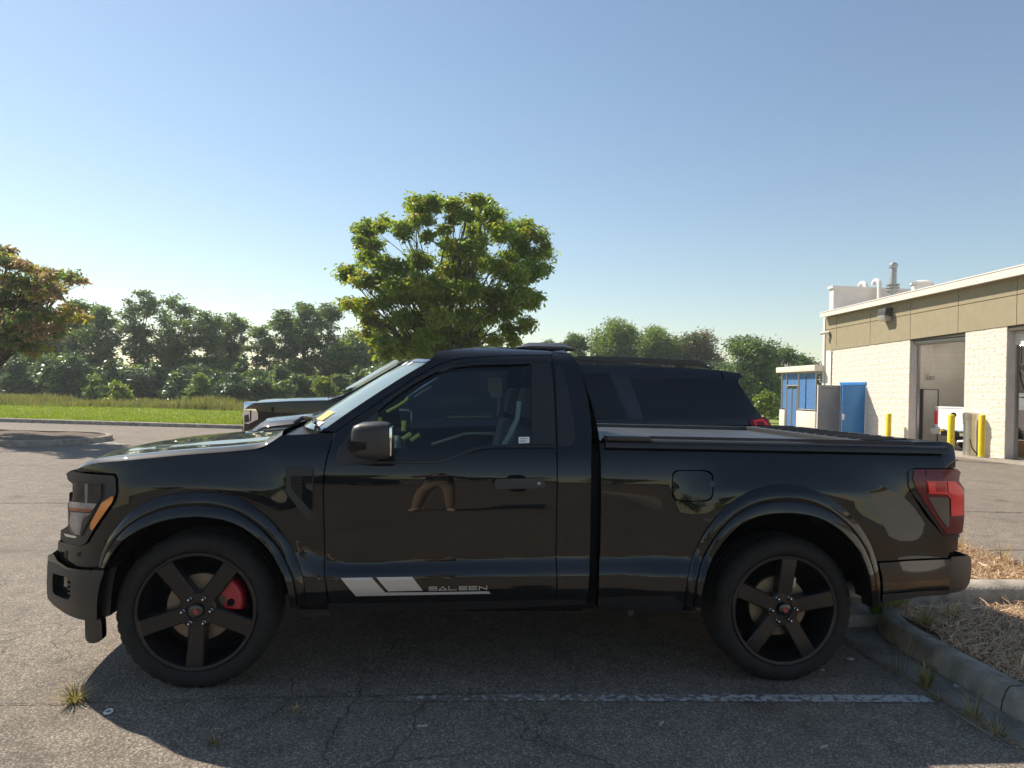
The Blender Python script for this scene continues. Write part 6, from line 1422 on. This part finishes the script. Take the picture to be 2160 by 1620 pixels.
# ---- rusty tree at the left edge
LT = [(30,140,55,1),(60,200,65,1),(150,225,65,1),(250,262,62,1),(330,282,62,1),(420,290,60,1),(480,312,42,1),(300,335,65,1),(200,335,75,1),(100,330,85,0),(20,330,75,0),(60,430,85,0),(160,430,85,0),(250,410,65,1),(330,388,50,1),(430,485,65,1),(480,540,45,1),(380,525,65,1),(280,510,75,0),(150,540,95,0),(40,560,95,0),(200,620,85,0),(330,590,65,1),(80,680,85,0),(180,720,75,0),(0,640,75,0),(-60,300,95,0),(-80,450,105,0),(-60,600,105,0),(-150,400,110,0),(-150,540,115,0),(-120,680,95,0),(350,640,45,1),(-30,170,65,1),(-120,260,80,1)]
LY = 15.2; bl = []
for (u, v, r, tone) in LT:
    for rep in range(2):
        yy = LY+random.uniform(-1, 1)*1.5; a, rr = px_blob(N_, u+random.uniform(-15, 15)*rep, v+random.uniform(-12, 12)*rep, r, yy, 1); bl.append((a[0], a[1], a[2], rr, tone))
bs = at(-62, 925, 'Y', LY); tt = at(-55, 770, 'Y', LY)
blob_tree('rusty_tree', 'tree with rust-brown leaf tips on the left kerbed island', 'tree', (bs[0], LY, 0.12), tuple(tt), bl, 2900, 0.125, ['leaf_far', 'leaf_rust', 'leaf_yellow'], [(0.64, 0.20, 0.16), (0.34, 0.48, 0.18)], 0.10, flat=0.5)
# ---- far trees
def far_tree(px, top, hw, Y, label, style='airy', mats=('leaf_far', 'leaf_dark'), name='woodland_tree', group='trees of the wood edge', low=0.28, dens=1.0, size=0.24):
    a = at(px, top, 'Y', Y); X, H = a[0], a[2]; R = abs(at(px+hw, top, 'Y', Y)[0]-X)*(1.2 if style == 'airy' else 1.25)
    bl = []
    if style == 'airy':
        n = int(30*dens)
        for i in range(n):
            t = random.uniform(low, 0.93); prof = (math.sin(math.pi*min(1, max(0, (t-low)/(1.02-low))))**0.55)
            an = random.uniform(0, 2*math.pi); q = R*prof*random.uniform(0.25, 0.85); bl.append((X+q*math.cos(an), Y+q*math.sin(an), H*t, R*random.uniform(0.28, 0.46), 0))
        bl += [(X+random.uniform(-.15, .15)*R, Y, H*0.93, R*0.34, 0), (X+random.uniform(-.4, .4)*R, Y, H*0.85, R*0.36, 0)]
    elif style == 'dense':
        for i in range(int(30*dens)):
            t = random.uniform(low, 0.92); prof = (math.sin(math.pi*min(1, max(0, (t-low*0.6)/(1.05-low*0.6))))**0.5)
            an = random.uniform(0, 2*math.pi); q = R*prof*random.uniform(0.3, 0.78); bl.append((X+q*math.cos(an), Y+q*math.sin(an), H*t, R*random.uniform(0.32, 0.46), 0))
        bl.append((X, Y, H*0.9, R*0.4, 0))
    else:
        for i in range(int(30*dens)):
            t = random.uniform(0.03, 0.97); q = R*(1.02-t)*random.uniform(0.3, 0.85); an = random.uniform(0, 2*math.pi); bl.append((X+q*math.cos(an), Y+q*math.sin(an), H*t, R*(0.18+0.30*(1-t)), 0))
    per = {'airy': 430, 'dense': 420, 'cone': 420}[style]/(size/0.30)**2
    pr = [(0.72, 0.28)]
    return blob_tree(name, label, 'tree', (X, Y, 0.0), (X+random.uniform(-.2, .2), Y, H*(0.62 if style != 'cone' else 0.9)), bl, per, size, list(mats), pr, 0.05+0.007*H, group, droop=0.25, flat=0.8)
far_tree(20, 640, 50, 52, 'hazy tree half hidden behind the rusty tree at the left edge')
far_tree(95, 655, 42, 50, 'woodland tree just right of the rusty tree trunk line')
far_tree(165, 632, 40, 52, 'woodland tree beside the right tip of the rusty tree')
far_tree(212, 640, 42, 50, 'woodland tree left of the tallest woodland tree')
far_tree(300, 604, 38, 50, 'tallest slender woodland tree left of centre', dens=1.15)
far_tree(372, 618, 46, 51, 'broad airy woodland tree right of the tallest one')
far_tree(440, 648, 38, 50, 'airy woodland tree third right of the tallest one')
far_tree(492, 660, 36, 52, 'woodland tree above the black truck headlamp')
far_tree(548, 684, 27, 50, 'short woodland tree in the dip of the tree line')
far_tree(602, 655, 36, 51, 'woodland tree left of the twin-topped pair')
far_tree(645, 634, 38, 50, 'left tree of the twin-topped woodland pair')
far_tree(692, 636, 36, 52, 'right tree of the twin-topped woodland pair')
far_tree(742, 690, 42, 49, 'dark woodland tree left of the green tree crown', 'dense')
far_tree(800, 700, 45, 52, 'dark woodland tree behind the lower green tree crown', 'dense')
far_tree(870, 715, 45, 52, 'dark woodland tree behind the windscreen of the pickup', 'dense')
ORD = ['leftmost', 'second', 'third', 'fourth', 'fifth', 'sixth', 'seventh', 'eighth', 'ninth', 'tenth', 'eleventh', 'twelfth', 'thirteenth', 'fourteenth', 'fifteenth', 'sixteenth', 'seventeenth', 'eighteenth', 'rightmost']
ULAB = ['dark understorey conifer, '+w+(' in' if w in ('leftmost', 'rightmost') else ' from the left in')+' the row below the woodland trees' for w in ORD]
for k, (px, top, hw, Y) in enumerate([(-20,770,45,46),(35,752,40,45),(85,765,38,47),(140,745,42,45),(190,770,36,46),(235,760,38,44),(285,778,36,45),(330,765,40,46),(375,785,36,44),(410,775,36,46),(455,790,34,45),(510,752,32,45),(545,780,34,44),(590,770,36,46),(630,785,34,45),(665,800,34,46),(715,785,36,44),(760,770,40,46),(810,775,40,45)]):
    far_tree(px, top, hw, Y, ULAB[k], 'cone' if k % 3 else 'dense', ('leaf_dark', 'leaf_far'), 'understorey_conifer', 'understorey conifers', low=0.05, dens=1.0, size=0.26)
rt = [(1165,715,24,58,'small far tree right of the green tree','dense'),(1215,700,30,58,'far tree right above the pickup roof spoiler','dense'),(1300,672,46,58,'round far tree with the highest top above the SUV','dense'),(1385,690,46,60,'pale green far tree above the SUV roof rail','dense'),(1470,706,48,60,'rust-topped far tree above the SUV rear','dense'),(1590,716,52,46,'tall sparse tree behind the SUV tail','airy'),(1652,730,28,56,'slim pine left of the slatted enclosure','airy'),(1700,742,30,58,'dark pine above the slatted enclosure roof','dense')]
for px, top, hw, Y, lab, st in rt:
    far_tree(px, top, hw, Y, lab, st, ('leaf_far', 'leaf_bright') if px in (1300, 1385) else (('leaf_dark', 'leaf_rust') if px == 1470 else ('leaf_far', 'leaf_dark')), 'broadleaf_tree', 'trees behind the SUV', low=0.2, dens=1.3)
bushes = [(198,787,20,39,'narrow grey-green bush standing in the weeds','leaf_far'),(250,806,34,38,'rounded yellow-green bush in the weeds','leaf_bright'),(422,788,34,40,'pointed olive bush right of centre in the weeds','leaf_far'),(490,784,40,40,'large rounded dark bush above the black truck hood','leaf_dark'),(548,795,34,41,'dark green bush behind the black truck hood','leaf_dark'),(596,800,32,41,'olive bush behind the middle of the black truck hood','leaf_far'),(686,792,30,39,'bright yellow-green bush above the black truck windscreen','leaf_bright'),(722,818,22,39,'low bright bush beside the black truck windscreen','leaf_bright'),(1614,828,30,36,'round green bush left of the slatted enclosure','leaf_bright')]
for px, top, hw, Y, lab, mt in bushes:
    a = at(px, top, 'Y', Y); X, H = a[0], a[2]; R = abs(at(px+hw, top, 'Y', Y)[0]-X); bl = []
    for i in range(14):
        t = random.uniform(0.1, 0.85); an = random.uniform(0, 6.28); q = R*(math.sin(math.pi*(0.2+0.78*t))**0.6)*random.uniform(0.2, 0.72); bl.append((X+q*math.cos(an), Y+q*math.sin(an), max(0.2, H*t), R*random.uniform(0.32, 0.45), 0))
    bl.append((X, Y, H*0.86, R*0.36, 0))
    blob_tree('bush', lab, 'bush', (X, Y, 0.1), (X, Y, H*0.6), bl, 700/(0.2/0.3)**2, 0.2, [mt, 'leaf_green'], [(0.95, 0.05)], 0.05, 'bushes at the lawn edge', droop=0.2, flat=0.9)
# the wood behind the front trees
n = 38000; X = rng.uniform(-52, 10, n); top = 3.0+0.6*np.sin(X*0.55)+0.5*np.sin(X*1.37+1)+0.4*np.sin(X*3.1); Z = rng.random(n)**0.8*top; Y = rng.uniform(54, 60, n)
o = poly_mesh('background_wood', leaf_quads(np.stack([X, Y, Z], 1), 0.42, 0.2, 0.55), 4, ['leaf_dark', 'leaf_far'], (rng.random(n) < 0.3).astype(int)); tag(o, 'dark mass of the wood behind the front trees', 'wood', kind='stuff')
n = 16000; X = rng.uniform(8, 48, n); top = 2.6+0.8*np.sin(X*0.6)+0.5*np.sin(X*1.9); Z = rng.random(n)*top; Y = rng.uniform(60, 66, n)
o = poly_mesh('background_wood', leaf_quads(np.stack([X, Y, Z], 1), 0.45, 0.2, 0.55), 4, ['leaf_dark', 'leaf_far'], (rng.random(n) < 0.4).astype(int)); tag(o, 'dark far scrub behind the SUV and enclosure', 'wood', kind='stuff')
# trees behind the photographer, mirrored in the paint
for k, (x, y, h) in enumerate([(-22, -52, 5), (-9, -58, 5.5), (4, -56, 4.5), (15, -58, 5.5), (27, -50, 5)]):
    bl = [(x+random.gauss(0, 1)*1.7, y+random.gauss(0, 1)*1.2, random.uniform(0.3, 0.95)*h, random.uniform(1.0, 1.5), 0) for _ in range(12)]
    blob_tree('roadside_tree', 'tree across the lane behind the camera, '+['leftmost', 'second', 'middle', 'fourth', 'rightmost'][k]+' of five', 'tree', (x, y, 0), (x, y, h*0.6), bl, 160, 0.4, ['leaf_far', 'leaf_dark'], [(0.7, 0.3)], 0.16, 'trees across the lane', flat=0.85)
# ---- grasses
def strips(pts, s, taper=(1, 0.9, 0.65, 0.1)):
    """blade as a chain of quads: pts list of (N,3), s (N,3) half width"""
    return np.concatenate([np.stack([p-s*t0, q-s*t1, q+s*t1, p+s*t0], 1) for p, q, t0, t1 in zip(pts[:-1], pts[1:], taper[:-1], taper[1:])])
def blades(name, P, h, w, mat, kind='stuff', lean=0.35, parent=None, r=rng):
    N = len(P); H = h*(0.5+0.9*r.random(N)) if np.isscalar(h) else h*(0.5+0.9*r.random(N)); a = r.random(N)*2*math.pi; d = np.stack([np.cos(a), np.sin(a), 0*a], 1); l = unit(r.normal(0, 1, (N, 3))*np.array([1, 1, 0]))*(lean*r.random(N)*H)[:, None]
    up = np.stack([0*H, 0*H, H], 1); W = (w*(0.6+0.8*r.random(N)))[:, None]
    V = strips([P, P+up*0.55+l*0.35, P+up+l], d*W, (1, 0.7, 0.08))
    o = poly_mesh(name, V, 4, [mat] if isinstance(mat, str) else mat, None, parent)
    if kind: o['kind'] = kind
    return o
def scatter(fn, n): return np.array([fn() for _ in range(n)])
def edge_y(x): return np.interp(x, [p[0] for p in lawn_edge[:-1]], [p[1] for p in lawn_edge[:-1]])
n = 60000; X = rng.uniform(-30, 6, n); Y = edge_y(X)+0.15+rng.random(n)**1.4*13
o = blades('mown_grass', np.stack([X, Y, 0*X+0.115], 1), 0.075, 0.014, 'blade'); tag(o, 'bright short mown grass behind the far kerb', 'grass')
n = 42000; X = rng.uniform(-38, 8, n); Y = 34.5+0.02*X+rng.random(n)*7+0.5*np.sin(X*0.7)
hh_ = 0.36+0.12*np.sin(X*0.45+1)+0.10*np.sin(X*1.3)
o = blades('tall_weeds', np.stack([X, Y, 0*X+0.1], 1), hh_, 0.026, 'weed', lean=0.5); tag(o, 'tall pale weeds between mown lawn and wood', 'weeds')
n = 9000; X = rng.uniform(-9.5, -5, n); Y = 33.0+rng.random(n)*4
o = blades('bright_weeds', np.stack([X, Y, 0*X+0.1], 1), 0.45, 0.045, 'leaf_bright', lean=0.5); tag(o, 'low yellow-green weed patch left of the black truck', 'weeds')
# pine straw
def straw(name, n, x0, x1, y0, y1, z, label, ok=None):
    X = rng.uniform(x0, x1, n); Y = rng.uniform(y0, y1, n)
    if ok is not None: k = ok(X, Y); X, Y = X[k], Y[k]
    n = len(X); a = rng.normal(0.35, 0.75, n); L = rng.uniform(0.05, 0.16, n); d = np.stack([np.cos(a), np.sin(a), rng.normal(0, 0.16, n)], 1)*L[:, None]
    P = np.stack([X, Y, z+rng.random(n)*0.035], 1); s = np.stack([-np.sin(a), np.cos(a), rng.normal(0, .5, n)], 1)*0.0022
    bow = np.stack([0*a, 0*a, rng.uniform(0, 0.018, n)], 1)
    V = strips([P, P+d*0.5+bow, P+d], s, (1, 1, 0.6)); o = poly_mesh(name, V, 4, ['needle']); tag(o, label, 'pine straw', kind='stuff')
straw('pine_straw', 28000, 2.65, 5.2, -1.2, 1.0, 0.105, 'pine straw litter on the bed behind the pickup', lambda x, y: (x > 2.655+0.10*(y > 0.3)) & (y < 0.97))
straw('pine_straw', 20000, 2.4, 4.7, 1.40, 3.6, 0.155, 'sunlit pine straw beyond the divider kerb')
# loose tufts
def tuft(x, y, z, n, h, sp, mat, label, w=0.003, seed=0):
    r = np.random.default_rng(seed+int(abs(x*1000))); a = r.random(n)*2*math.pi; q = sp*0.25*np.sqrt(r.random(n)); P = np.stack([x+q*np.cos(a), y+q*np.sin(a), 0*a+z], 1)
    H = h*(0.4+0.8*r.random(n)); out = np.stack([np.cos(a), np.sin(a), 0*a], 1)*(sp*(0.2+r.random(n)))[:, None]; s = np.stack([-np.sin(a), np.cos(a), 0*a], 1)*w
    up = np.stack([0*H, 0*H, H], 1); V = []; segs = [(0, 0), (0.4, 0.18), (0.75, 0.5), (1.0, 1.0)]
    pts = [P+up*t+out*o_ for t, o_ in segs]; pts[3][:, 2] -= H*0.10
    V = strips(pts, s*0.6)
    o = poly_mesh('weed_tuft', V, 4, [mat] if isinstance(mat, str) else mat, np.tile(r.integers(0, 1 if isinstance(mat, str) else len(mat), n), 3)); tag(o, label, 'weed', 'weed tufts on the paving'); return o
tuft(-2.07, -0.075, 0.0, 150, 0.075, 0.13, ['dry', 'dry', 'dry', 'tuft'], 'dry golden grass tuft left of the front wheel in the sun')
tuft(-0.99, -0.24, 0.0, 22, 0.055, 0.05, ['dry', 'tuft'], 'tiny yellow weed in the shade between the wheels')
tuft(-1.28, -0.52, 0.0, 26, 0.05, 0.07, ['tuft', 'dry'], 'small weed at the near edge of the shadow')
tuft(2.32, -0.06, 0.0, 110, 0.14, 0.09, ['tuft', 'tuft', 'dry'], 'green grass tuft at the gutter edge by the stall line')
tuft(2.28, 0.10, 0.0, 16, 0.26, 0.22, ['dry', 'tuft'], 'thin stalky weed at the gutter edge behind the rear wheel', w=0.002)
tuft(2.31, -0.42, 0.0, 60, 0.12, 0.13, ['tuft', 'dry'], 'sparse grass tuft midway along the gutter')
tuft(2.30, -0.58, 0.0, 40, 0.10, 0.14, ['dry', 'tuft'], 'dry tuft nearest the camera in the gutter')
tuft(2.28, -0.22, 0.0, 30, 0.05, 0.10, ['dry', 'tuft'], 'low dry weeds at the end of the stall line')
tuft(2.66, 0.92, 0.10, 260, 0.22, 0.16, ['tuft', 'tuft', 'leaf_green'], 'dense green grass clump under the rear bumper')
tuft(2.86, 1.0, 0.10, 200, 0.17, 0.20, ['tuft', 'dry', 'leaf_green'], 'green weeds beside the divider kerb')
tuft(2.42, 0.98, 0.02, 120, 0.20, 0.16, ['tuft', 'leaf_green'], 'grass clump behind the rear tyre')
tuft(2.80, 0.62, 0.12, 90, 0.10, 0.14, ['dry', 'tuft'], 'thin dry grass on the kerb top')
tuft(3.05, 0.72, 0.12, 90, 0.11, 0.18, ['dry', 'tuft'], 'wispy grass at the start of the straw bed')
tuft(4.55, 2.55, 0.16, 22, 0.24, 0.14, 'dry', 'pale dry grass stalks on the far bed edge', w=0.004)
tuft(4.55, 2.05, 0.16, 26, 0.24, 0.16, 'dry', 'pale dry grass stalks nearest the right frame edge', w=0.004)
tuft(4.35, 1.5, 0.16, 20, 0.12, 0.12, 'dry', 'short dry grass beside the divider kerb')
# gutter litter: sticks and pebbles
M['pebble'] = simple('pebble', (0.42, 0.40, 0.37), rough=0.8, var=0.2, scale=30); M['twig'] = simple('twig', (0.20, 0.15, 0.10), rough=0.9)
def pebble(x, y, r, label, mat='pebble'):
    me = bmesh.new(); bmesh.ops.create_icosphere(me, subdivisions=2, radius=r); 
    for v in me.verts: v.co *= 1+random.uniform(-.15, .15); v.co.z *= 0.5; v.co.x *= 1.3
    mm = bpy.data.meshes.new('pebble'); me.to_mesh(mm); me.free(); mm.materials.append(M[mat]); mm.polygons.foreach_set('use_smooth', [True]*len(mm.polygons)); o = bpy.data.objects.new('pebble', mm); C.objects.link(o); o.location = (x, y, r*0.35); o.rotation_euler = (0, 0, random.random()*6); tag(o, label, 'stone', 'pebbles on the paving')
p = at(1793, 1392, 'Z', 0); pebble(p[0], p[1], 0.018, 'pale pebble right of the rear tyre')
p = at(2018, 1450, 'Z', 0); pebble(p[0], p[1], 0.018, 'grey pebble lying in the gutter')
p = at(626, 1492, 'Z', 0); pebble(p[0], p[1], 0.010, 'small stone beside the tiny yellow weed')
p = at(1735, 1414, 'Z', 0); pebble(p[0], p[1], 0.010, 'tiny pebble at the foot of the rear tyre')
m = MB(); a = at(1952, 1410, 'Z', 0); b = at(1975, 1422, 'Z', 0); m.tube([(a[0], a[1], 0.02), (b[0], b[1], 0.02)], [0.014, 0.011], 7); o = m.build('twig', 'twig', smooth=True); tag(o, 'short brown stick lying in the gutter', 'stick')
m = MB(); p = at(229, 1503, 'Z', 0); m.tube([(p[0]+0.016*math.cos(t), p[1]+0.022*math.sin(t), 0.005) for t in np.linspace(0, 6.2832, 18)], 0.005, 6); o = m.build('plastic_ring', 'paper_white', smooth=True); tag(o, 'small pale plastic ring on the shaded asphalt', 'litter')
for px, py, lab in ((890, 1533, 'pale wood chip in the shade left of centre'), (1395, 1528, 'pale wood chip below the middle of the truck'), (1738, 1577, 'pale wood chip near the lower right of the shadow')):
    p = at(px, py, 'Z', 0); m = MB(); an = random.random(); m.hexa([(p[0]+sx*0.022*math.cos(an)-sy*0.005*math.sin(an), p[1]+sx*0.022*math.sin(an)+sy*0.005*math.cos(an), z) for z in (0.002, 0.008) for sx, sy in ((-1, -1), (1, -1), (1.2, 1), (-0.8, 1))]); o = m.build('wood_chip', 'pebble'); tag(o, lab, 'chip', 'wood chips on the asphalt')

# litter caught along the gutter edge
M['litter'] = leaf_mat('gutter_litter', [(0.16, 0.10, 0.055), (0.28, 0.19, 0.10), (0.10, 0.07, 0.045)], (1, 1, 1), 0.1, 0.8)
n = 900; Y = rng.uniform(-1.4, 1.0, n); X = 2.268+np.abs(rng.normal(0, 0.03, n))*np.where(rng.random(n) < 0.7, 1, 7); X = np.minimum(X, 2.50); P = np.stack([X, Y, 0.010+0.006*rng.random(n)], 1)
a = rng.random(n)*6.28; L = rng.uniform(0.006, 0.035, n)[:, None]; d = np.stack([np.cos(a), np.sin(a), rng.normal(0, .15, n)], 1)*L; s_ = np.stack([-np.sin(a), np.cos(a), rng.normal(0, .4, n)], 1)*rng.uniform(0.0015, 0.006, n)[:, None]
o = poly_mesh('gutter_litter', np.stack([P-s_, P+d-s_*0.6, P+d+s_*0.6, P+s_], 1), 4, ['litter']); tag(o, 'dry leaf bits and needles caught along the gutter', 'litter', kind='stuff')
n = 1400; X = rng.uniform(-3.5, 2.2, n); Y = rng.uniform(-1.3, 3.0, n); P = np.stack([X, Y, 0.003+0*X], 1); r_ = rng.uniform(0.002, 0.006, n)[:, None]; a = rng.random(n)*6.28
u_ = np.stack([np.cos(a), np.sin(a), 0*a], 1)*r_; w_ = np.stack([-np.sin(a), np.cos(a), 0*a], 1)*r_*0.7; top = P+np.stack([0*X, 0*X, 0.004+0*X], 1)
V = np.concatenate([np.stack([P-u_, P-w_, top], 1), np.stack([P-w_, P+u_, top], 1), np.stack([P+u_, P+w_, top], 1), np.stack([P+w_, P-u_, top], 1)])
o = poly_mesh('loose_grit', V, 3, ['pebble']); tag(o, 'tiny loose stones scattered over the asphalt', 'grit', kind='stuff')
# ================================================================== the photographer, mirrored in the door
def skin_body(name, joints, bones, mat, parent, root=0, levels=2):
    me = bpy.data.meshes.new(name); me.from_pydata([j[0] for j in joints], bones, []); o = bpy.data.objects.new(name, me); C.objects.link(o)
    md = o.modifiers.new('skin', 'SKIN'); md.use_smooth_shade = True
    sv = me.skin_vertices[0].data
    for i, j in enumerate(joints): sv[i].radius = j[1] if isinstance(j[1], tuple) else (j[1], j[1])
    sv[root].use_root = True
    sd = o.modifiers.new('sub', 'SUBSURF'); sd.levels = levels; sd.render_levels = levels
    dg = bpy.context.evaluated_depsgraph_get(); m2 = bpy.data.meshes.new_from_object(o.evaluated_get(dg)); o.modifiers.clear(); o.data = m2
    m2.materials.clear(); m2.materials.append(M[mat]); m2.polygons.foreach_set('use_smooth', [True]*len(m2.polygons))
    if parent is not None: adopt(o, parent)
    return o
M['skin'] = simple('skin', (0.50, 0.30, 0.21), rough=0.55, var=0.08, scale=12); M['shorts'] = simple('shorts_khaki', (0.50, 0.38, 0.25), rough=0.85, var=0.1, scale=20, bump=0.3, bscale=30)
M['shoe'] = simple('shoe_cream', (0.62, 0.54, 0.44), rough=0.7); M['hair'] = simple('hair_brown', (0.05, 0.032, 0.02), rough=0.6, bump=0.6, bscale=80)
m_, t_, b_ = new_mat('striped_shirt'); g_ = nd(t_, 'ShaderNodeNewGeometry'); sx_ = nd(t_, 'ShaderNodeSeparateXYZ'); t_.links.new(g_.outputs['Position'], sx_.inputs[0])
w_ = nd(t_, 'ShaderNodeMath', operation='MULTIPLY'); w_.inputs[1].default_value = 180.0; t_.links.new(sx_.outputs[2], w_.inputs[0]); s_ = nd(t_, 'ShaderNodeMath', operation='SINE'); t_.links.new(w_.outputs[0], s_.inputs[0])
r_ = nd(t_, 'ShaderNodeValToRGB'); r_.color_ramp.elements[0].position = 0.35; r_.color_ramp.elements[0].color = (0.03, 0.035, 0.05, 1); r_.color_ramp.elements[1].position = 0.5; r_.color_ramp.elements[1].color = (0.22, 0.22, 0.23, 1); t_.links.new(s_.outputs[0], r_.inputs['Fac']); t_.links.new(r_.outputs['Color'], b_.inputs['Base Color']); b_.inputs['Roughness'].default_value = 0.9; M['shirt'] = m_
px_, py_ = CAM[0]-0.02, CAM[1]-0.36
PER = thing('person', 'person in striped shirt and khaki trousers taking the photo, mirrored in the door', 'person', (px_, py_, 0))
def J(x, y, z, r): return ((px_+x, py_+y, z), r)
# one continuous body: pelvis root, spine, head, arms to the phone, legs
jt = [J(0, 0, 0.93, (0.165, 0.115)), J(0, 0.0, 1.10, (0.145, 0.105)), J(0, 0.0, 1.28, (0.165, 0.11)), J(0, -0.01, 1.42, (0.12, 0.085)), J(0, 0.0, 1.50, 0.055), J(0, 0.02, 1.58, (0.075, 0.085)), J(0, 0.03, 1.68, (0.078, 0.095)), J(0, 0.02, 1.76, (0.05, 0.06)),
      J(0.20, 0.0, 1.40, 0.062), J(0.27, 0.10, 1.20, 0.047), J(0.12, 0.32, 1.46, 0.034), J(0.095, 0.345, 1.505, 0.026),
      J(-0.20, 0.0, 1.40, 0.062), J(-0.27, 0.10, 1.20, 0.047), J(-0.12, 0.32, 1.46, 0.034), J(-0.095, 0.345, 1.505, 0.026),
      J(0.088, 0.0, 0.80, 0.088), J(0.105, 0.02, 0.48, 0.060), J(0.12, -0.01, 0.28, 0.056), J(0.13, -0.02, 0.10, 0.040), J(0.14, 0.03, 0.05, 0.045), J(0.16, 0.14, 0.035, 0.034),
      J(-0.088, 0.0, 0.80, 0.088), J(-0.16, 0.03, 0.48, 0.060), J(-0.205, 0.01, 0.28, 0.056), J(-0.235, -0.0, 0.10, 0.040), J(-0.25, 0.05, 0.05, 0.045), J(-0.29, 0.15, 0.035, 0.034)]
bn = [(0, 1), (1, 2), (2, 3), (3, 4), (4, 5), (5, 6), (6, 7), (3, 8), (8, 9), (9, 10), (10, 11), (3, 12), (12, 13), (13, 14), (14, 15), (0, 16), (16, 17), (17, 18), (18, 19), (19, 20), (20, 21), (0, 22), (22, 23), (23, 24), (24, 25), (25, 26), (26, 27)]
body = skin_body('body', jt, bn, 'skin', PER)
# clothing by height on copies slightly larger
def clothing(name, mat, test, grow):
    bm = bmesh.new(); bm.from_mesh(body.data); bm.normal_update()
    dele = [f for f in bm.faces if not test(f.calc_center_median())]; bmesh.ops.delete(bm, geom=dele, context='FACES')
    for v in bm.verts: v.co += v.normal*grow
    me = bpy.data.meshes.new(name); bm.to_mesh(me); bm.free(); me.materials.clear(); me.materials.append(M[mat]); me.polygons.foreach_set('use_smooth', [True]*len(me.polygons)); o = bpy.data.objects.new(name, me); C.objects.link(o); adopt(o, PER); return o
clothing('shirt', 'shirt', lambda c: 0.90 < c.z < 1.47 and (abs(c.x-px_) < 0.24 or c.z > 1.24) and c.y-py_ < 0.2, 0.016)
clothing('trousers', 'shorts', lambda c: 0.14 < c.z < 0.99 and abs(c.x-px_) < 0.30 and c.y-py_ < 0.13, 0.016)
clothing('shoes', 'shoe', lambda c: c.z < 0.115, 0.012)
clothing('hair', 'hair', lambda c: c.z > 1.70 or (c.z > 1.60 and c.y-py_ < 0.0), 0.014)
# five fingers each side, round the phone edges
for sd in (1, -1):
    for k in range(4):
        z = 1.50+0.021*k; L = (0.9, 1.0, 0.95, 0.75)[k]
        skin_body('finger', [J(sd*0.098, 0.335, z, 0.012), J(sd*0.090, 0.335+0.03*L, z+0.008, 0.010), J(sd*0.082, 0.335+0.045*L, z+0.010, 0.009), J(sd*0.074, 0.335+0.036*L, z+0.012, 0.008)], [(0, 1), (1, 2), (2, 3)], 'skin', PER, levels=1)
    skin_body('thumb', [J(sd*0.10, 0.33, 1.51, 0.013), J(sd*0.085, 0.318, 1.54, 0.012), J(sd*0.072, 0.316, 1.565, 0.010)], [(0, 1), (1, 2)], 'skin', PER, levels=1)
for sd in (1, -1):
    fc = bmesh.new(); bmesh.ops.create_icosphere(fc, subdivisions=2, radius=0.012)
    me = bpy.data.meshes.new('eye'); fc.to_mesh(me); fc.free(); me.materials.append(M['ink']); o = bpy.data.objects.new('eye', me); C.objects.link(o)
    for v in me.vertices: v.co += Vector((px_+sd*0.032, py_+0.108, 1.665))
    adopt(o, PER)
m = MB(); m.hexa([(px_-0.012, py_+0.10, 1.62), (px_+0.012, py_+0.10, 1.62), (px_+0.016, py_+0.135, 1.615), (px_-0.016, py_+0.135, 1.615), (px_-0.008, py_+0.10, 1.67), (px_+0.008, py_+0.10, 1.67), (px_+0.008, py_+0.118, 1.665), (px_-0.008, py_+0.118, 1.665)]); m.build('nose', 'skin', PER, bevel=0.004)
m = MB(); m.box(px_-0.025, px_+0.025, py_+0.10, py_+0.112, 1.592, 1.602); m.build('mouth', 'emblem', PER, bevel=0.003)
for sd in (1, -1):
    m = MB(); m.lathe([(0.0, -0.008), (0.022, -0.006), (0.026, 0.004), (0.0, 0.006)], 12, 'X', (px_+sd*0.084, py_+0.02, 1.655)); m.build('ear', 'skin', PER, smooth=True)
